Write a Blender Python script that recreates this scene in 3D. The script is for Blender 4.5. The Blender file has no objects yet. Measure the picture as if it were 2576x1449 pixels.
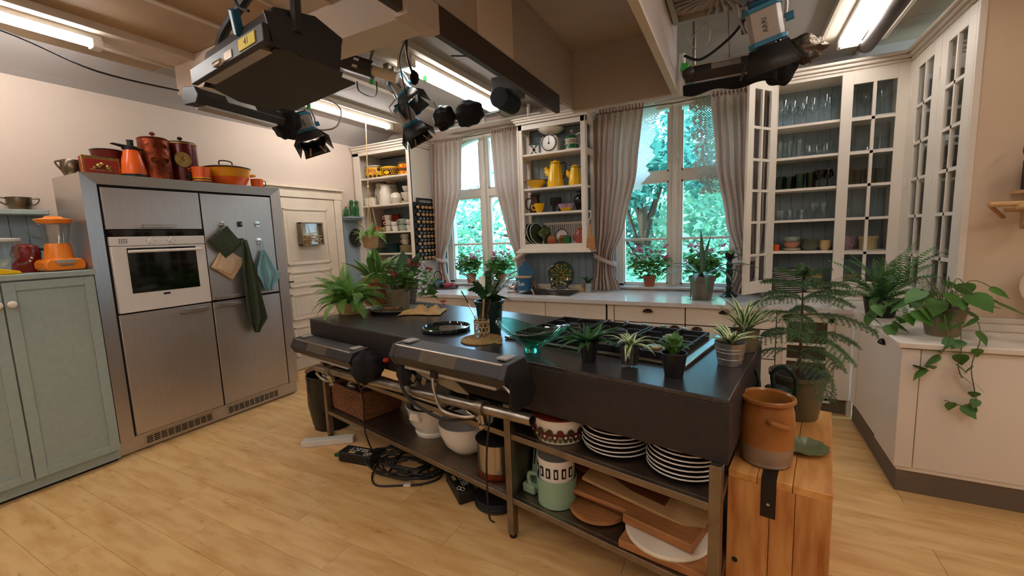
import bpy, bmesh, math, random
from mathutils import Vector, Matrix, Euler
random.seed(7)
SC = bpy.context.scene
COL = SC.collection
PI = math.pi

# ------------------------------------------------------------------ camera
cam_d = bpy.data.cameras.new('camera')
cam = bpy.data.objects.new('camera', cam_d)
COL.objects.link(cam)
_yaw, _pitch, _roll, _f = math.radians(-27.53), math.radians(-7.0), math.radians(-2.116), 1076.0
_fw = Vector((math.sin(_yaw)*math.cos(_pitch), math.cos(_yaw)*math.cos(_pitch), math.sin(_pitch)))
_rt = Vector((math.cos(_yaw), -math.sin(_yaw), 0))
_up = _rt.cross(_fw)
_r = math.cos(_roll)*_rt + math.sin(_roll)*_up
_u = -math.sin(_roll)*_rt + math.cos(_roll)*_up
cam.matrix_world = Matrix(((_r.x, _u.x, -_fw.x, 0), (_r.y, _u.y, -_fw.y, 0), (_r.z, _u.z, -_fw.z, 1.55), (0, 0, 0, 1)))
cam_d.sensor_fit = 'HORIZONTAL'
cam_d.sensor_width = 36
cam_d.lens = _f/2576*36
cam_d.clip_start = 0.05
SC.camera = cam
SC.cycles.transparent_max_bounces = 40

# ------------------------------------------------------------------ sky, sun, exposure
W = bpy.data.worlds.new('sky'); SC.world = W; W.use_nodes = True
nt = W.node_tree; nt.nodes.clear()
wo = nt.nodes.new('ShaderNodeOutputWorld'); bg = nt.nodes.new('ShaderNodeBackground')
tc = nt.nodes.new('ShaderNodeTexCoord'); no = nt.nodes.new('ShaderNodeTexNoise'); rp = nt.nodes.new('ShaderNodeValToRGB')
no.inputs['Scale'].default_value = 2.5; no.inputs['Detail'].default_value = 5
rp.color_ramp.elements[0].position = .4; rp.color_ramp.elements[0].color = (.22, .58, 1, 1)
rp.color_ramp.elements[1].position = .62; rp.color_ramp.elements[1].color = (.62, .86, 1, 1)
nt.links.new(tc.outputs['Generated'], no.inputs['Vector']); nt.links.new(no.outputs['Fac'], rp.inputs['Fac'])
nt.links.new(rp.outputs['Color'], bg.inputs['Color']); bg.inputs['Strength'].default_value = 6.5
nt.links.new(bg.outputs['Background'], wo.inputs['Surface'])

sun_d = bpy.data.lights.new('sun', 'SUN'); sun = bpy.data.objects.new('sun', sun_d); COL.objects.link(sun)
sun_d.energy = 7; sun_d.angle = math.radians(2); sun_d.color = (.62, .93, 1)
sun.rotation_euler = Euler((math.radians(38), 0, math.radians(-60)))   # high, from behind the house towards the garden
TUBE_POWER = 38.0
TUBE_COLOR = (1.0, .965, .945)

vs = SC.view_settings
SC.display_settings.display_device = 'sRGB'
vs.view_transform = 'Standard'; vs.look = 'None'; vs.gamma = 1.0; vs.use_curve_mapping = False
vs.exposure = 0.70

# ------------------------------------------------------------------ helpers
def S(r, g, b):
    """sRGB 0-255 -> linear"""
    f = lambda c: (c/255)/12.92 if c/255 <= .04045 else ((c/255+.055)/1.055)**2.4
    return (f(r), f(g), f(b))

class MB:
    def __init__(s):
        s.v = []; s.f = []; s.uv = []
    def add(s, vs_, fs, uvs=None):
        o = len(s.v)
        s.v += [tuple(p) for p in vs_]
        for i, f in enumerate(fs):
            s.f.append(tuple(o+k for k in f))
            s.uv.append(uvs[i] if uvs else None)
        return s
    def box(s, x0, x1, y0, y1, z0, z1):
        p = [(x, y, z) for x in (x0, x1) for y in (y0, y1) for z in (z0, z1)]
        return s.add(p, [(0,1,3,2),(4,6,7,5),(0,4,5,1),(2,3,7,6),(0,2,6,4),(1,5,7,3)])
    def obox(s, c, size, rot=(0,0,0)):
        m = rot if isinstance(rot, Matrix) else Euler(rot).to_matrix()
        c = Vector(c); h = [k/2 for k in size]
        p = [c+m@Vector((x*h[0], y*h[1], z*h[2])) for x in (-1,1) for y in (-1,1) for z in (-1,1)]
        return s.add(p, [(0,1,3,2),(4,6,7,5),(0,4,5,1),(2,3,7,6),(0,2,6,4),(1,5,7,3)])
    def cyl(s, p0, p1, r0, r1=None, n=16, caps=True):
        p0 = Vector(p0); p1 = Vector(p1); r1 = r0 if r1 is None else r1
        d = (p1-p0).normalized(); a = d.orthogonal().normalized(); b = d.cross(a)
        vv = []
        for p, r in ((p0, r0), (p1, r1)):
            for i in range(n):
                t = 2*PI*i/n
                vv.append(p+a*math.cos(t)*r+b*math.sin(t)*r)
        fs = [(i, (i+1)%n, n+(i+1)%n, n+i) for i in range(n)]
        if caps: fs += [tuple(range(n-1,-1,-1)), tuple(range(n, 2*n))]
        return s.add(vv, fs)
    def tube(s, pts, r, n=8, closed=False, caps=True):
        pts = [Vector(p) for p in pts]; m = len(pts)
        rr = r if isinstance(r, (list, tuple)) else [r]*m
        t0 = (pts[1]-pts[0]).normalized(); a = t0.orthogonal().normalized()
        vv = []
        for i, p in enumerate(pts):
            if closed: t = (pts[(i+1)%m]-pts[i-1]).normalized()
            else: t = (pts[min(i+1,m-1)]-pts[max(i-1,0)]).normalized()
            a = (a-t*a.dot(t))
            if a.length < 1e-6: a = t.orthogonal()
            a.normalize(); b = t.cross(a)
            for k in range(n):
                q = 2*PI*k/n
                vv.append(p+a*math.cos(q)*rr[i]+b*math.sin(q)*rr[i])
        fs = []
        for i in range(m if closed else m-1):
            j = (i+1)%m
            fs += [(i*n+k, i*n+(k+1)%n, j*n+(k+1)%n, j*n+k) for k in range(n)]
        if caps and not closed: fs += [tuple(range(n-1,-1,-1)), tuple(range((m-1)*n, m*n))]
        return s.add(vv, fs)
    def lathe(s, prof, n=28, c=(0,0,0), sx=1, sy=1, ripple=None):
        vv = []; c = Vector(c)
        for r, z in prof:
            for i in range(n):
                t = 2*PI*i/n; k = 1 if ripple is None else 1+ripple[1]*math.sin(ripple[0]*t)
                vv.append(c+Vector((r*k*math.cos(t)*sx, r*k*math.sin(t)*sy, z)))
        fs = []
        for j in range(len(prof)-1):
            fs += [(j*n+i, j*n+(i+1)%n, (j+1)*n+(i+1)%n, (j+1)*n+i) for i in range(n)]
        (ra, za), (rb, zb) = prof[0], prof[-1]; q = (len(prof)-1)*n
        if ra > 1e-5 and rb > 1e-5 and len(prof) > 3 and abs(ra-rb) < .3*ra and abs(za-zb) < .08: fs += [(q+i, q+(i+1)%n, (i+1)%n, i) for i in range(n)]
        else:
            if ra > 1e-5: fs.append(tuple(range(n-1,-1,-1)))
            if rb > 1e-5: fs.append(tuple(range(q, q+n)))
        return s.add(vv, fs)
    def prism(s, poly, y0, y1, axis='y'):
        n = len(poly)
        if axis == 'y': f = lambda p, t: (p[0], t, p[1])
        elif axis == 'z': f = lambda p, t: (p[0], p[1], t)
        else: f = lambda p, t: (t, p[0], p[1])
        vv = [f(p, y0) for p in poly]+[f(p, y1) for p in poly]
        return s.add(vv, [tuple(range(n)), tuple(range(2*n-1, n-1, -1))]+[(i, n+i, n+(i+1)%n, (i+1)%n) for i in range(n)])
    def grid(s, fn, nu, nv, uv=False):
        vv = [fn(i/nu, j/nv) for j in range(nv+1) for i in range(nu+1)]
        fs = []; uu = []
        for j in range(nv):
            for i in range(nu):
                a = j*(nu+1)+i
                fs.append((a, a+1, a+nu+2, a+nu+1))
                uu.append(((i/nu,j/nv),((i+1)/nu,j/nv),((i+1)/nu,(j+1)/nv),(i/nu,(j+1)/nv)))
        return s.add(vv, fs, uu if uv else None)
    def ball(s, c, r, n=12, sz=1):
        return s.lathe([(r*math.sin(PI*k/8)+1e-6*(k in (0,8)), -r*sz*math.cos(PI*k/8)) for k in range(9)], n, c)
    def xform(s, m, start=0):
        s.v = s.v[:start]+[tuple(m@Vector(p)) for p in s.v[start:]]
        return s
    def mesh(s, name, m, smooth=True, ang=35, recalc=False):
        me = bpy.data.meshes.new(name)
        me.from_pydata(s.v, [], s.f)
        if any(u is not None for u in s.uv):
            ul = me.uv_layers.new(name='UVMap'); k = 0
            for f, u in zip(s.f, s.uv):
                for i in range(len(f)):
                    ul.data[k].uv = u[i] if u else (0, 0); k += 1
        me.materials.append(MAT[m] if isinstance(m, str) else m)
        if recalc:
            bm = bmesh.new(); bm.from_mesh(me); bmesh.ops.recalc_face_normals(bm, faces=bm.faces); bm.to_mesh(me); bm.free()
        if smooth:
            me.polygons.foreach_set('use_smooth', [True]*len(me.polygons))
            me.set_sharp_from_angle(angle=math.radians(ang))
        return me
    def build(s, name, m, parent=None, loc=None, rot=None, smooth=True, bev=0, ang=35, thick=0, recalc=False):
        return link(name, s.mesh(name, m, smooth, ang, recalc), parent, loc, rot, bev, thick)

def link(name, me, parent=None, loc=None, rot=None, bev=0, thick=0):
    o = bpy.data.objects.new(name, me); COL.objects.link(o)
    if parent: o.parent = parent
    if loc: o.location = loc
    if rot: o.rotation_euler = rot
    if thick:
        md = o.modifiers.new('solid', 'SOLIDIFY'); md.thickness = thick; md.offset = 0
    if bev:
        md = o.modifiers.new('bevel', 'BEVEL'); md.width = bev; md.segments = 2; md.limit_method = 'ANGLE'; md.angle_limit = math.radians(40)
    return o
def tag(o, label, cat, group=None):
    o['label'] = label; o['category'] = cat
    if group: o['group'] = group
    return o
def thing(name, label, cat, loc=(0,0,0), rz=0, group=None, rot=None):
    o = bpy.data.objects.new(name, None); COL.objects.link(o)
    o.empty_display_size = .05
    o.location = loc; o.rotation_euler = rot if rot else (0, 0, rz)
    return tag(o, label, cat, group)
def struct(o, label=None):
    o['kind'] = 'structure'
    if label: o['label'] = label
    return o
def dup(o, parent=None, loc=None, rz=None, label=None, rot=None):
    c = o.copy(); COL.objects.link(c)
    if parent: c.parent = parent
    if loc is not None: c.location = loc
    if rz is not None: c.rotation_euler = (0, 0, rz)
    if rot is not None: c.rotation_euler = rot
    if label: c['label'] = label
    for ch in [k for k in o.children]: dup(ch, c)
    return c
def text(txt, size, m, parent, loc, rot, name='lettering', ext=.0004, align='CENTER', sx=1):
    cu = bpy.data.curves.new('t', 'FONT'); cu.body = txt; cu.size = size; cu.align_x = align; cu.align_y = 'CENTER'; cu.extrude = ext
    t = bpy.data.objects.new('t', cu); COL.objects.link(t)
    bpy.context.view_layer.update()
    me = bpy.data.meshes.new_from_object(t.evaluated_get(bpy.context.evaluated_depsgraph_get()))
    bpy.data.objects.remove(t); bpy.data.curves.remove(cu)
    me.materials.clear(); me.materials.append(MAT[m])
    o = link(name, me, parent, loc, rot)
    o.scale.x = sx
    return o
def arc(c, r, a0, a1, n, plane='xz', ry=None):
    out = []; ry = ry or r
    for i in range(n+1):
        a = math.radians(a0+(a1-a0)*i/n); u = r*math.cos(a); v = ry*math.sin(a)
        out.append((c[0]+u, c[1], c[2]+v) if plane == 'xz' else (c[0]+u, c[1]+v, c[2]) if plane == 'xy' else (c[0], c[1]+u, c[2]+v))
    return out
def smooth_path(pts, n=6):
    pts = [Vector(p) for p in pts]; out = []
    for i in range(len(pts)-1):
        p0 = pts[max(i-1,0)]; p1 = pts[i]; p2 = pts[i+1]; p3 = pts[min(i+2,len(pts)-1)]
        for k in range(n):
            t = k/n
            out.append(.5*((2*p1)+(p2-p0)*t+(2*p0-5*p1+4*p2-p3)*t*t+(3*p1-p0-3*p2+p3)*t**3))
    out.append(pts[-1]); return out

# ------------------------------------------------------------------ materials
MAT = {}
def mat(name, col, rough=.5, metal=0, var=.06, scale=8, bump=0, bscale=60, col2=None, stretch=None, trans=0, coat=0, emit=None, estr=0, alpha=1, spec=.5, objrand=0, ramp=(.3,.7), ior=1.45, translu=0, uvstripe=None, detail=4):
    m = bpy.data.materials.new(name); m.use_nodes = True; t = m.node_tree; b = t.nodes['Principled BSDF']
    b.inputs['Roughness'].default_value = rough; b.inputs['Metallic'].default_value = metal
    b.inputs['Specular IOR Level'].default_value = spec; b.inputs['IOR'].default_value = ior
    b.inputs['Transmission Weight'].default_value = trans; b.inputs['Coat Weight'].default_value = coat
    b.inputs['Alpha'].default_value = alpha
    c1 = col; c2 = col2 or tuple(max(0, c*(1-2.2*var)) for c in col)
    co = t.nodes.new('ShaderNodeTexCoord'); src = co.outputs['Object']
    if stretch:
        mp = t.nodes.new('ShaderNodeMapping'); mp.inputs['Scale'].default_value = stretch
        t.links.new(src, mp.inputs['Vector']); src = mp.outputs['Vector']
    if objrand:
        oi = t.nodes.new('ShaderNodeObjectInfo'); va = t.nodes.new('ShaderNodeVectorMath'); va.operation = 'ADD'
        sc_ = t.nodes.new('ShaderNodeMath'); sc_.operation = 'MULTIPLY'; sc_.inputs[1].default_value = 37
        t.links.new(oi.outputs['Random'], sc_.inputs[0]); t.links.new(sc_.outputs[0], va.inputs[1]); t.links.new(src, va.inputs[0]); src = va.outputs[0]
    no = t.nodes.new('ShaderNodeTexNoise'); no.inputs['Scale'].default_value = scale; no.inputs['Detail'].default_value = detail
    t.links.new(src, no.inputs['Vector'])
    rp = t.nodes.new('ShaderNodeValToRGB'); e = rp.color_ramp.elements
    e[0].position, e[1].position = ramp; e[0].color = (*c2, 1); e[1].color = (*c1, 1)
    t.links.new(no.outputs['Fac'], rp.inputs['Fac']); out = rp.outputs['Color']
    if uvstripe:
        um = t.nodes.new('ShaderNodeUVMap'); sp = t.nodes.new('ShaderNodeSeparateXYZ'); t.links.new(um.outputs['UV'], sp.inputs[0])
        r2 = t.nodes.new('ShaderNodeValToRGB'); r2.color_ramp.interpolation = 'LINEAR'
        el = r2.color_ramp.elements; el[0].position = 0; el[0].color = (*uvstripe[0][1], 1); el[1].position = 1; el[1].color = (*uvstripe[-1][1], 1)
        for pos, cc in uvstripe[1:-1]:
            q = el.new(pos); q.color = (*cc, 1)
        t.links.new(sp.outputs['X'], r2.inputs['Fac'])
        mx = t.nodes.new('ShaderNodeMix'); mx.data_type = 'RGBA'; mx.blend_type = 'MULTIPLY'; mx.inputs[0].default_value = .35
        t.links.new(r2.outputs['Color'], mx.inputs[6]); t.links.new(out, mx.inputs[7]); out = mx.outputs[2]
    if objrand:
        hs = t.nodes.new('ShaderNodeHueSaturation'); mr = t.nodes.new('ShaderNodeMapRange')
        mr.inputs[3].default_value = 1-objrand; mr.inputs[4].default_value = 1+objrand
        t.links.new(oi.outputs['Random'], mr.inputs[0]); t.links.new(mr.outputs[0], hs.inputs['Value']); t.links.new(out, hs.inputs['Color']); out = hs.outputs['Color']
    t.links.new(out, b.inputs['Base Color'])
    if bump:
        n2 = t.nodes.new('ShaderNodeTexNoise'); n2.inputs['Scale'].default_value = bscale; n2.inputs['Detail'].default_value = 3
        t.links.new(src, n2.inputs['Vector'])
        bp = t.nodes.new('ShaderNodeBump'); bp.inputs['Strength'].default_value = bump; bp.inputs['Distance'].default_value = .01
        t.links.new(n2.outputs['Fac'], bp.inputs['Height']); t.links.new(bp.outputs['Normal'], b.inputs['Normal'])
    if emit:
        b.inputs['Emission Color'].default_value = (*emit, 1); b.inputs['Emission Strength'].default_value = estr
    if translu:
        tr = t.nodes.new('ShaderNodeBsdfTranslucent'); mx2 = t.nodes.new('ShaderNodeMixShader'); mx2.inputs[0].default_value = translu
        t.links.new(out, tr.inputs['Color']); t.links.new(b.outputs[0], mx2.inputs[1]); t.links.new(tr.outputs[0], mx2.inputs[2])
        t.links.new(mx2.outputs[0], t.nodes['Material Output'].inputs['Surface'])
    MAT[name] = m
    return m
def glassy(name, col=(1,1,1), refl=.06, rough=.02):
    """thin clear sheet: mostly see-through with a mirror reflection"""
    m = bpy.data.materials.new(name); m.use_nodes = True; t = m.node_tree; t.nodes.clear()
    o = t.nodes.new('ShaderNodeOutputMaterial'); tr = t.nodes.new('ShaderNodeBsdfTransparent'); gl = t.nodes.new('ShaderNodeBsdfGlossy')
    fr = t.nodes.new('ShaderNodeLayerWeight'); pw = t.nodes.new('ShaderNodeMath'); pw.operation = 'POWER'; pw.inputs[1].default_value = 4
    ad = t.nodes.new('ShaderNodeMath'); ad.operation = 'MULTIPLY_ADD'; ad.inputs[1].default_value = .55; ad.inputs[2].default_value = refl; ad.use_clamp = True
    t.links.new(fr.outputs['Facing'], pw.inputs[0])
    mx = t.nodes.new('ShaderNodeMixShader'); tr.inputs[0].default_value = (*col, 1); gl.inputs['Roughness'].default_value = rough
    t.links.new(pw.outputs[0], ad.inputs[0]); t.links.new(ad.outputs[0], mx.inputs[0]); t.links.new(tr.outputs[0], mx.inputs[1]); t.links.new(gl.outputs[0], mx.inputs[2]); t.links.new(mx.outputs[0], o.inputs['Surface'])
    MAT[name] = m

mat('wall', S(206,188,172), .85, var=.03, scale=1.5, bump=.05, bscale=120)
mat('wall_beige', S(216,192,164), .85, var=.04, scale=2, bump=.05, bscale=120)
mat('ceil', S(170,162,156), .9, var=.05, scale=1.2)
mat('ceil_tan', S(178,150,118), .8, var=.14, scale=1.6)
mat('trunking', S(205,190,172), .6, var=.04)
mat('soffit', S(216,200,184), .8, var=.03, scale=1)
mat('hood', S(186,174,164), .6, var=.05, scale=2)
mat('hood_dark', S(70,58,50), .55, var=.12, scale=3)
mat('floor_base', S(120,86,50), .8)
mat('oak', S(224,182,122), .32, var=.12, scale=3.2, col2=S(196,146,84), stretch=(1,5,5), objrand=.05, bump=.02, bscale=30, ramp=(.25,.6))
def streaks(name, col, amt=.5):
    t = MAT[name].node_tree; b = t.nodes['Principled BSDF']; src = b.inputs['Base Color'].links[0].from_socket
    vec = [n for n in t.nodes if n.type == 'TEX_NOISE'][0].inputs['Vector'].links[0].from_socket
    mp = t.nodes.new('ShaderNodeMapping'); mp.inputs['Scale'].default_value = (2.2, 1.6, 1); t.links.new(vec, mp.inputs['Vector'])
    no = t.nodes.new('ShaderNodeTexNoise'); no.inputs['Scale'].default_value = 2.4; no.inputs['Detail'].default_value = 6; no.inputs['Roughness'].default_value = .65; t.links.new(mp.outputs[0], no.inputs['Vector'])
    rp = t.nodes.new('ShaderNodeValToRGB'); rp.color_ramp.elements[0].position = .60; rp.color_ramp.elements[0].color = (0,0,0,1); rp.color_ramp.elements[1].position = .78; rp.color_ramp.elements[1].color = (amt,amt,amt,1)
    t.links.new(no.outputs['Fac'], rp.inputs['Fac'])
    mx = t.nodes.new('ShaderNodeMix'); mx.data_type = 'RGBA'; t.links.new(rp.outputs['Color'], mx.inputs[0]); t.links.new(src, mx.inputs[6]); mx.inputs[7].default_value = (*col, 1)
    t.links.new(mx.outputs[2], b.inputs['Base Color'])
streaks('oak', S(150,92,40), .8)
mat('white', S(226,214,198), .45, var=.03, scale=3)
mat('white_door', S(228,212,190), .5, var=.05, scale=5)
mat('blue_board', S(142,158,166), .55, var=.07, scale=3)
mat('grey_base', S(112,98,82), .7, var=.1, scale=4)
mat('counter', S(214,208,204), .12, var=.05, scale=14, detail=6, spec=.9)
mat('counter_edge', S(190,180,168), .3)
mat('brush', S(202,196,192), .44, 1, var=.05, scale=3, stretch=(1,60,2), bump=.01, bscale=40)
mat('steel', S(190,184,176), .25, 1, var=.06, scale=9)
mat('steel_dull', S(150,138,122), .42, 1, var=.12, scale=14)
mat('alu', S(196,190,180), .38, 1, var=.1, scale=12)
mat('pipe', S(176,166,152), .32, 1, var=.2, scale=10)
mat('chrome', S(215,212,208), .08, 1, var=.02)
mat('oven_white', S(222,216,208), .35, .0, var=.02)
mat('black_glass', S(12,11,12), .06, var=.02, coat=.5)
mat('gap', S(30,26,24), .9)
mat('teal', S(158,172,164), .55, var=.05, scale=30, detail=6)
mat('black', S(24,23,23), .5, var=.1)
mat('black_lamp', S(50,46,44), .45, var=.12, scale=6)
mat('black_cloth', S(20,19,19), .9, var=.2, bump=.5, bscale=25)
mat('black_foil', S(30,27,26), .5, .5, var=.3, bump=1, bscale=22)
mat('foil', S(112,98,82), .35, .8, var=.45, bump=1, bscale=26)
mat('stone', S(48,45,46), .26, var=.16, scale=40, detail=8, bump=.015, bscale=90, spec=.9)
mat('stone_side', S(44,38,36), .55, var=.16, scale=40, detail=8)
mat('lamp_blue', S(52,128,164), .4, var=.08)
mat('silver_paint', S(176,170,162), .4, .4, var=.05)
mat('yellow_tape', S(232,208,60), .6)
mat('tube', (1,1,1), .5, emit=TUBE_COLOR, estr=TUBE_POWER)
mat('diffuser', (1,.95,.9), .5, emit=TUBE_COLOR, estr=TUBE_POWER*.28)
mat('linen', S(240,220,207), .9, var=.10, scale=150, translu=.5, stretch=(1,1,.4), detail=6)
mat('lace', S(244,242,238), .9, var=.05, scale=90, translu=.75)
mat('lace_backlit', S(170,146,126), .9, var=.15, scale=90, translu=.4)  # lace darkened by backlight, painted into its colour
glassy('pane', (.97,.99,1), .02)
glassy('cab_glass', (.93,.95,.95), .03)
glassy('drink_glass', (.93,.96,.96), .05)
glassy('green_glass', (.40,.62,.50), .05)
glassy('olive_glass', (.50,.55,.32), .05)
glassy('smoke_glass', (.32,.28,.22), .05)
glassy('jug_glass', (.9,.92,.92), .08)
glassy('teal_thin', (.50,.80,.72), .12)
mat('teal_glass', (.05,.55,.42), .03, trans=.9, ior=1.4, var=.02)
mat('leaf', S(88,136,60), .45, var=.2, scale=9, translu=.22, objrand=.16)
mat('leaf_fern', S(120,172,72), .5, var=.2, scale=6, translu=.25, objrand=.16)
mat('leaf_dark', S(54,98,54), .35, var=.2, scale=8, translu=.12, objrand=.15)
mat('leaf_pine', S(86,120,76), .55, var=.2, scale=6, translu=.12, objrand=.12)
mat('leaf_aloe', S(62,96,66), .4, var=.15, scale=8, translu=.1, objrand=.1)
mat('leaf_var', S(235,235,225), .42, var=.1, scale=9, translu=.15, uvstripe=[(0,S(226,232,190)),(.22,S(206,218,160)),(.32,S(58,96,50)),(.5,S(74,116,60)),(.68,S(58,96,50)),(.78,S(206,218,160)),(1,S(226,232,190))])
mat('leaf_hosta', S(235,240,230), .42, var=.1, scale=9, translu=.2, uvstripe=[(0,S(176,200,120)),(.1,S(84,128,62)),(.42,S(76,122,58)),(.5,S(190,206,130)),(.58,S(76,122,58)),(.9,S(84,128,62)),(1,S(176,200,120))])
mat('leaf_green2', S(100,152,66), .45, var=.25, scale=14, translu=.25)
mat('pink', S(226,92,140), .6, var=.2, translu=.3)
mat('red_flower', S(170,60,56), .6, var=.2)
mat('stem', S(92,96,54), .6)
mat('bark', S(92,70,50), .9, var=.2)
mat('soil', S(44,32,24), .95, bump=.6, bscale=60)
mat('terracotta', S(176,96,66), .7, var=.1, scale=10)
mat('pot_black', S(26,24,24), .35)
mat('pot_green', S(22,44,36), .2, var=.1, bump=.4, bscale=70)
mat('zinc', S(178,176,172), .38, .85, var=.14, scale=16)
mat('pot_grey', S(126,116,102), .6, var=.15, scale=14)
mat('pot_olive', S(104,96,72), .25, var=.14, scale=6)
mat('tin_pot', S(150,136,108), .5, .4, var=.16, scale=10)
mat('wicker', S(150,98,58), .75, var=.3, scale=60, bump=.8, bscale=90)
mat('wicker_pale', S(196,160,112), .7, var=.2, scale=60)
mat('jute', S(190,150,96), .8, var=.2, scale=60, bump=.3)
mat('cork', S(196,148,98), .8, var=.15, scale=40)
mat('cream', S(222,208,184), .5, var=.04)
mat('cream_enamel', S(226,216,198), .22, var=.03)
mat('white_china', S(230,224,212), .18, var=.03)
mat('china_dark', S(58,44,36), .3)
mat('yellow', S(238,186,20), .2, var=.05)
mat('yellow_tin', S(232,180,24), .4, var=.05)
mat('orange', S(226,96,30), .25, var=.06)
mat('orange_app', S(232,128,28), .3, var=.05)
mat('red_app', S(120,22,20), .25, var=.1)
mat('maroon', S(96,26,20), .22, .25, var=.12)
mat('brick_red', S(150,40,26), .4, var=.08)
mat('copper', S(148,66,36), .38, .8, var=.3, scale=14, bump=.7, bscale=30)
mat('brass', S(186,150,84), .35, .9, var=.2, scale=30)
mat('cass', S(214,140,20), .2, var=.05)
mat('brown', S(66,34,22), .25, var=.1)
mat('dark_brown_lid', S(40,26,20), .3)
mat('green_bottle', S(16,92,40), .12, var=.1, coat=.4)
mat('green_paint', S(30,98,46), .3, var=.08)
mat('green_china', S(56,68,46), .2, var=.1)
mat('pale_green', S(168,182,166), .3, var=.04)
mat('mint', S(142,172,144), .4, var=.04)
mat('stone_plate', S(92,100,80), .35, var=.1)
mat('blue_green_plate', S(48,82,82), .3, var=.1)
mat('tan_plate', S(206,178,122), .35, var=.05)
mat('blush', S(196,136,116), .4)
mat('salt_blue', S(46,96,126), .4, var=.05)
mat('wood', S(190,132,78), .5, var=.14, scale=5, stretch=(1,1,8))
mat('wood_board', S(176,116,66), .5, var=.16, scale=5, stretch=(1,8,8))
mat('wood_pale', S(202,158,104), .5, var=.12, scale=5, stretch=(1,8,8))
mat('wood_dark', S(112,62,36), .5, var=.16, scale=5, stretch=(1,8,8))
mat('pine', S(206,148,84), .42, var=.2, scale=4, col2=S(164,96,42), stretch=(7,7,.9), ramp=(.3,.65), objrand=.08, bump=.03)
mat('pine_top', S(214,156,88), .42, var=.2, scale=4, col2=S(184,120,58), stretch=(7,.9,7), ramp=(.3,.65), objrand=.08, bump=.03)
mat('iron_dark', S(50,42,38), .5, .5, var=.15)
mat('bronze', S(64,44,32), .35, .8, var=.15)
mat('stoneware', S(178,118,56), .25, var=.2, scale=5, col2=S(140,84,40))
mat('stoneware_grey', S(158,134,112), .45, var=.12, scale=6)
mat('celadon', S(122,128,92), .2, var=.15, scale=12)
mat('dark_plate', S(26,38,34), .08, var=.2, coat=.6)
mat('towel_green', S(66,76,54), .95, var=.2, scale=80, bump=.5, bscale=120)
mat('towel_blue', S(128,172,178), .95, var=.1, scale=80, bump=.4, bscale=160)
mat('towel_cream', S(216,188,152), .95, var=.1, scale=60, bump=.4, bscale=160)
mat('cloth_yellow', S(216,176,116), .9, var=.1, scale=40, bump=.3, bscale=160)
mat('rope', S(206,178,136), .85, var=.1, scale=80)
mat('cable', S(26,24,24), .5)
mat('cable_grey', S(176,168,160), .5)
mat('green_plug', S(60,190,80), .4)
mat('white_plastic', S(222,216,206), .4)
mat('ink_white', S(228,224,216), .6)
mat('ink_black', S(18,16,16), .6)
mat('ink_red', S(170,36,24), .6)
mat('red_plastic', S(196,40,24), .3, var=.2)  # plain red plastic of brush head and lid, no emission
mat('plastic_clear', S(214,214,216), .25, var=.08, translu=.4)
mat('bag', S(24,26,26), .22, var=.2, bump=.5, bscale=14)
mat('lawn', S(80,110,66), .9, var=.2, scale=20)
mat('tree_leaf', S(140,190,146), .6, var=.25, scale=1.2, col2=S(66,130,106), translu=.35)
mat('tree_leaf2', S(92,160,136), .6, var=.25, scale=1.2, col2=S(42,106,96), translu=.3)
mat('olive_vase', S(66,72,30), .15, var=.1, coat=.5)
mat('strawberry', S(186,92,80), .3, var=.3, scale=12)
mat('multicol', S(186,60,36), .3, var=.5, scale=40, col2=S(70,90,40))
mat('purple_bowl', S(196,160,176), .3, var=.4, scale=60, col2=S(120,70,110))
mat('pink_bowl', S(196,92,104), .25, var=.1)
mat('silver_old', S(126,112,92), .3, .9, var=.3, scale=14)

# ================================================================== the room
XL, YB, ZC = -4.73, 4.93, 3.05
XR, YF = 3.2, -2.6
WINS = ((-2.975, 'window_1'), (-.585, 'window_2'))
HW = .62
fl = struct(MB().box(XL-.2, XR+.2, YF-.2, YB+.3, -.1, -.012).build('floor', 'floor_base'))
_pl = MB().box(-.645, .645, -.0945, .0945, -.02, 0).mesh('plank', 'oak')
row = 0; y = YF+.095
while y < YB:
    x = XL+.645-(row*.43) % 1.29
    while x-.645 < XR:
        link('plank', _pl, fl, (x, y, 0)); x += 1.292
    y += .1905; row += 1
def arch_z(x, xc): return 2.92-.20*((x-xc)/HW)**2
w = MB()
w.box(XL-.2, -2.975-HW, YB, YB+.3, 0, 3.15); w.box(-2.975+HW, -.585-HW, YB, YB+.3, 0, 3.15); w.box(-.585+HW, XR+.2, YB, YB+.3, 0, 3.15)
for xc, _ in WINS:
    w.box(xc-HW, xc+HW, YB, YB+.3, 0, .905)
    n = 12
    xs = [xc-HW+2*HW*i/n for i in range(n+1)]
    w.prism([(x, arch_z(x, xc)) for x in xs]+[(xc+HW, 3.15), (xc-HW, 3.15)], YB, YB+.3)
struct(w.build('wall_back', 'wall', smooth=False))
struct(MB().box(XL-.2, XL, YF-.2, YB, 0, 3.15).build('wall_left', 'wall'))
struct(MB().box(XR, XR+.2, YF-.2, 3.5, 0, 3.15).build('wall_right', 'wall_beige'))
struct(MB().box(XL-.2, XR+.2, YF-.2, YF, 0, 3.15).build('wall_front', 'wall'))
struct(MB().box(1.222, XR+.2, 3.5, 3.62, 0, 3.15).build('wall_side', 'wall_beige'))
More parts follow.
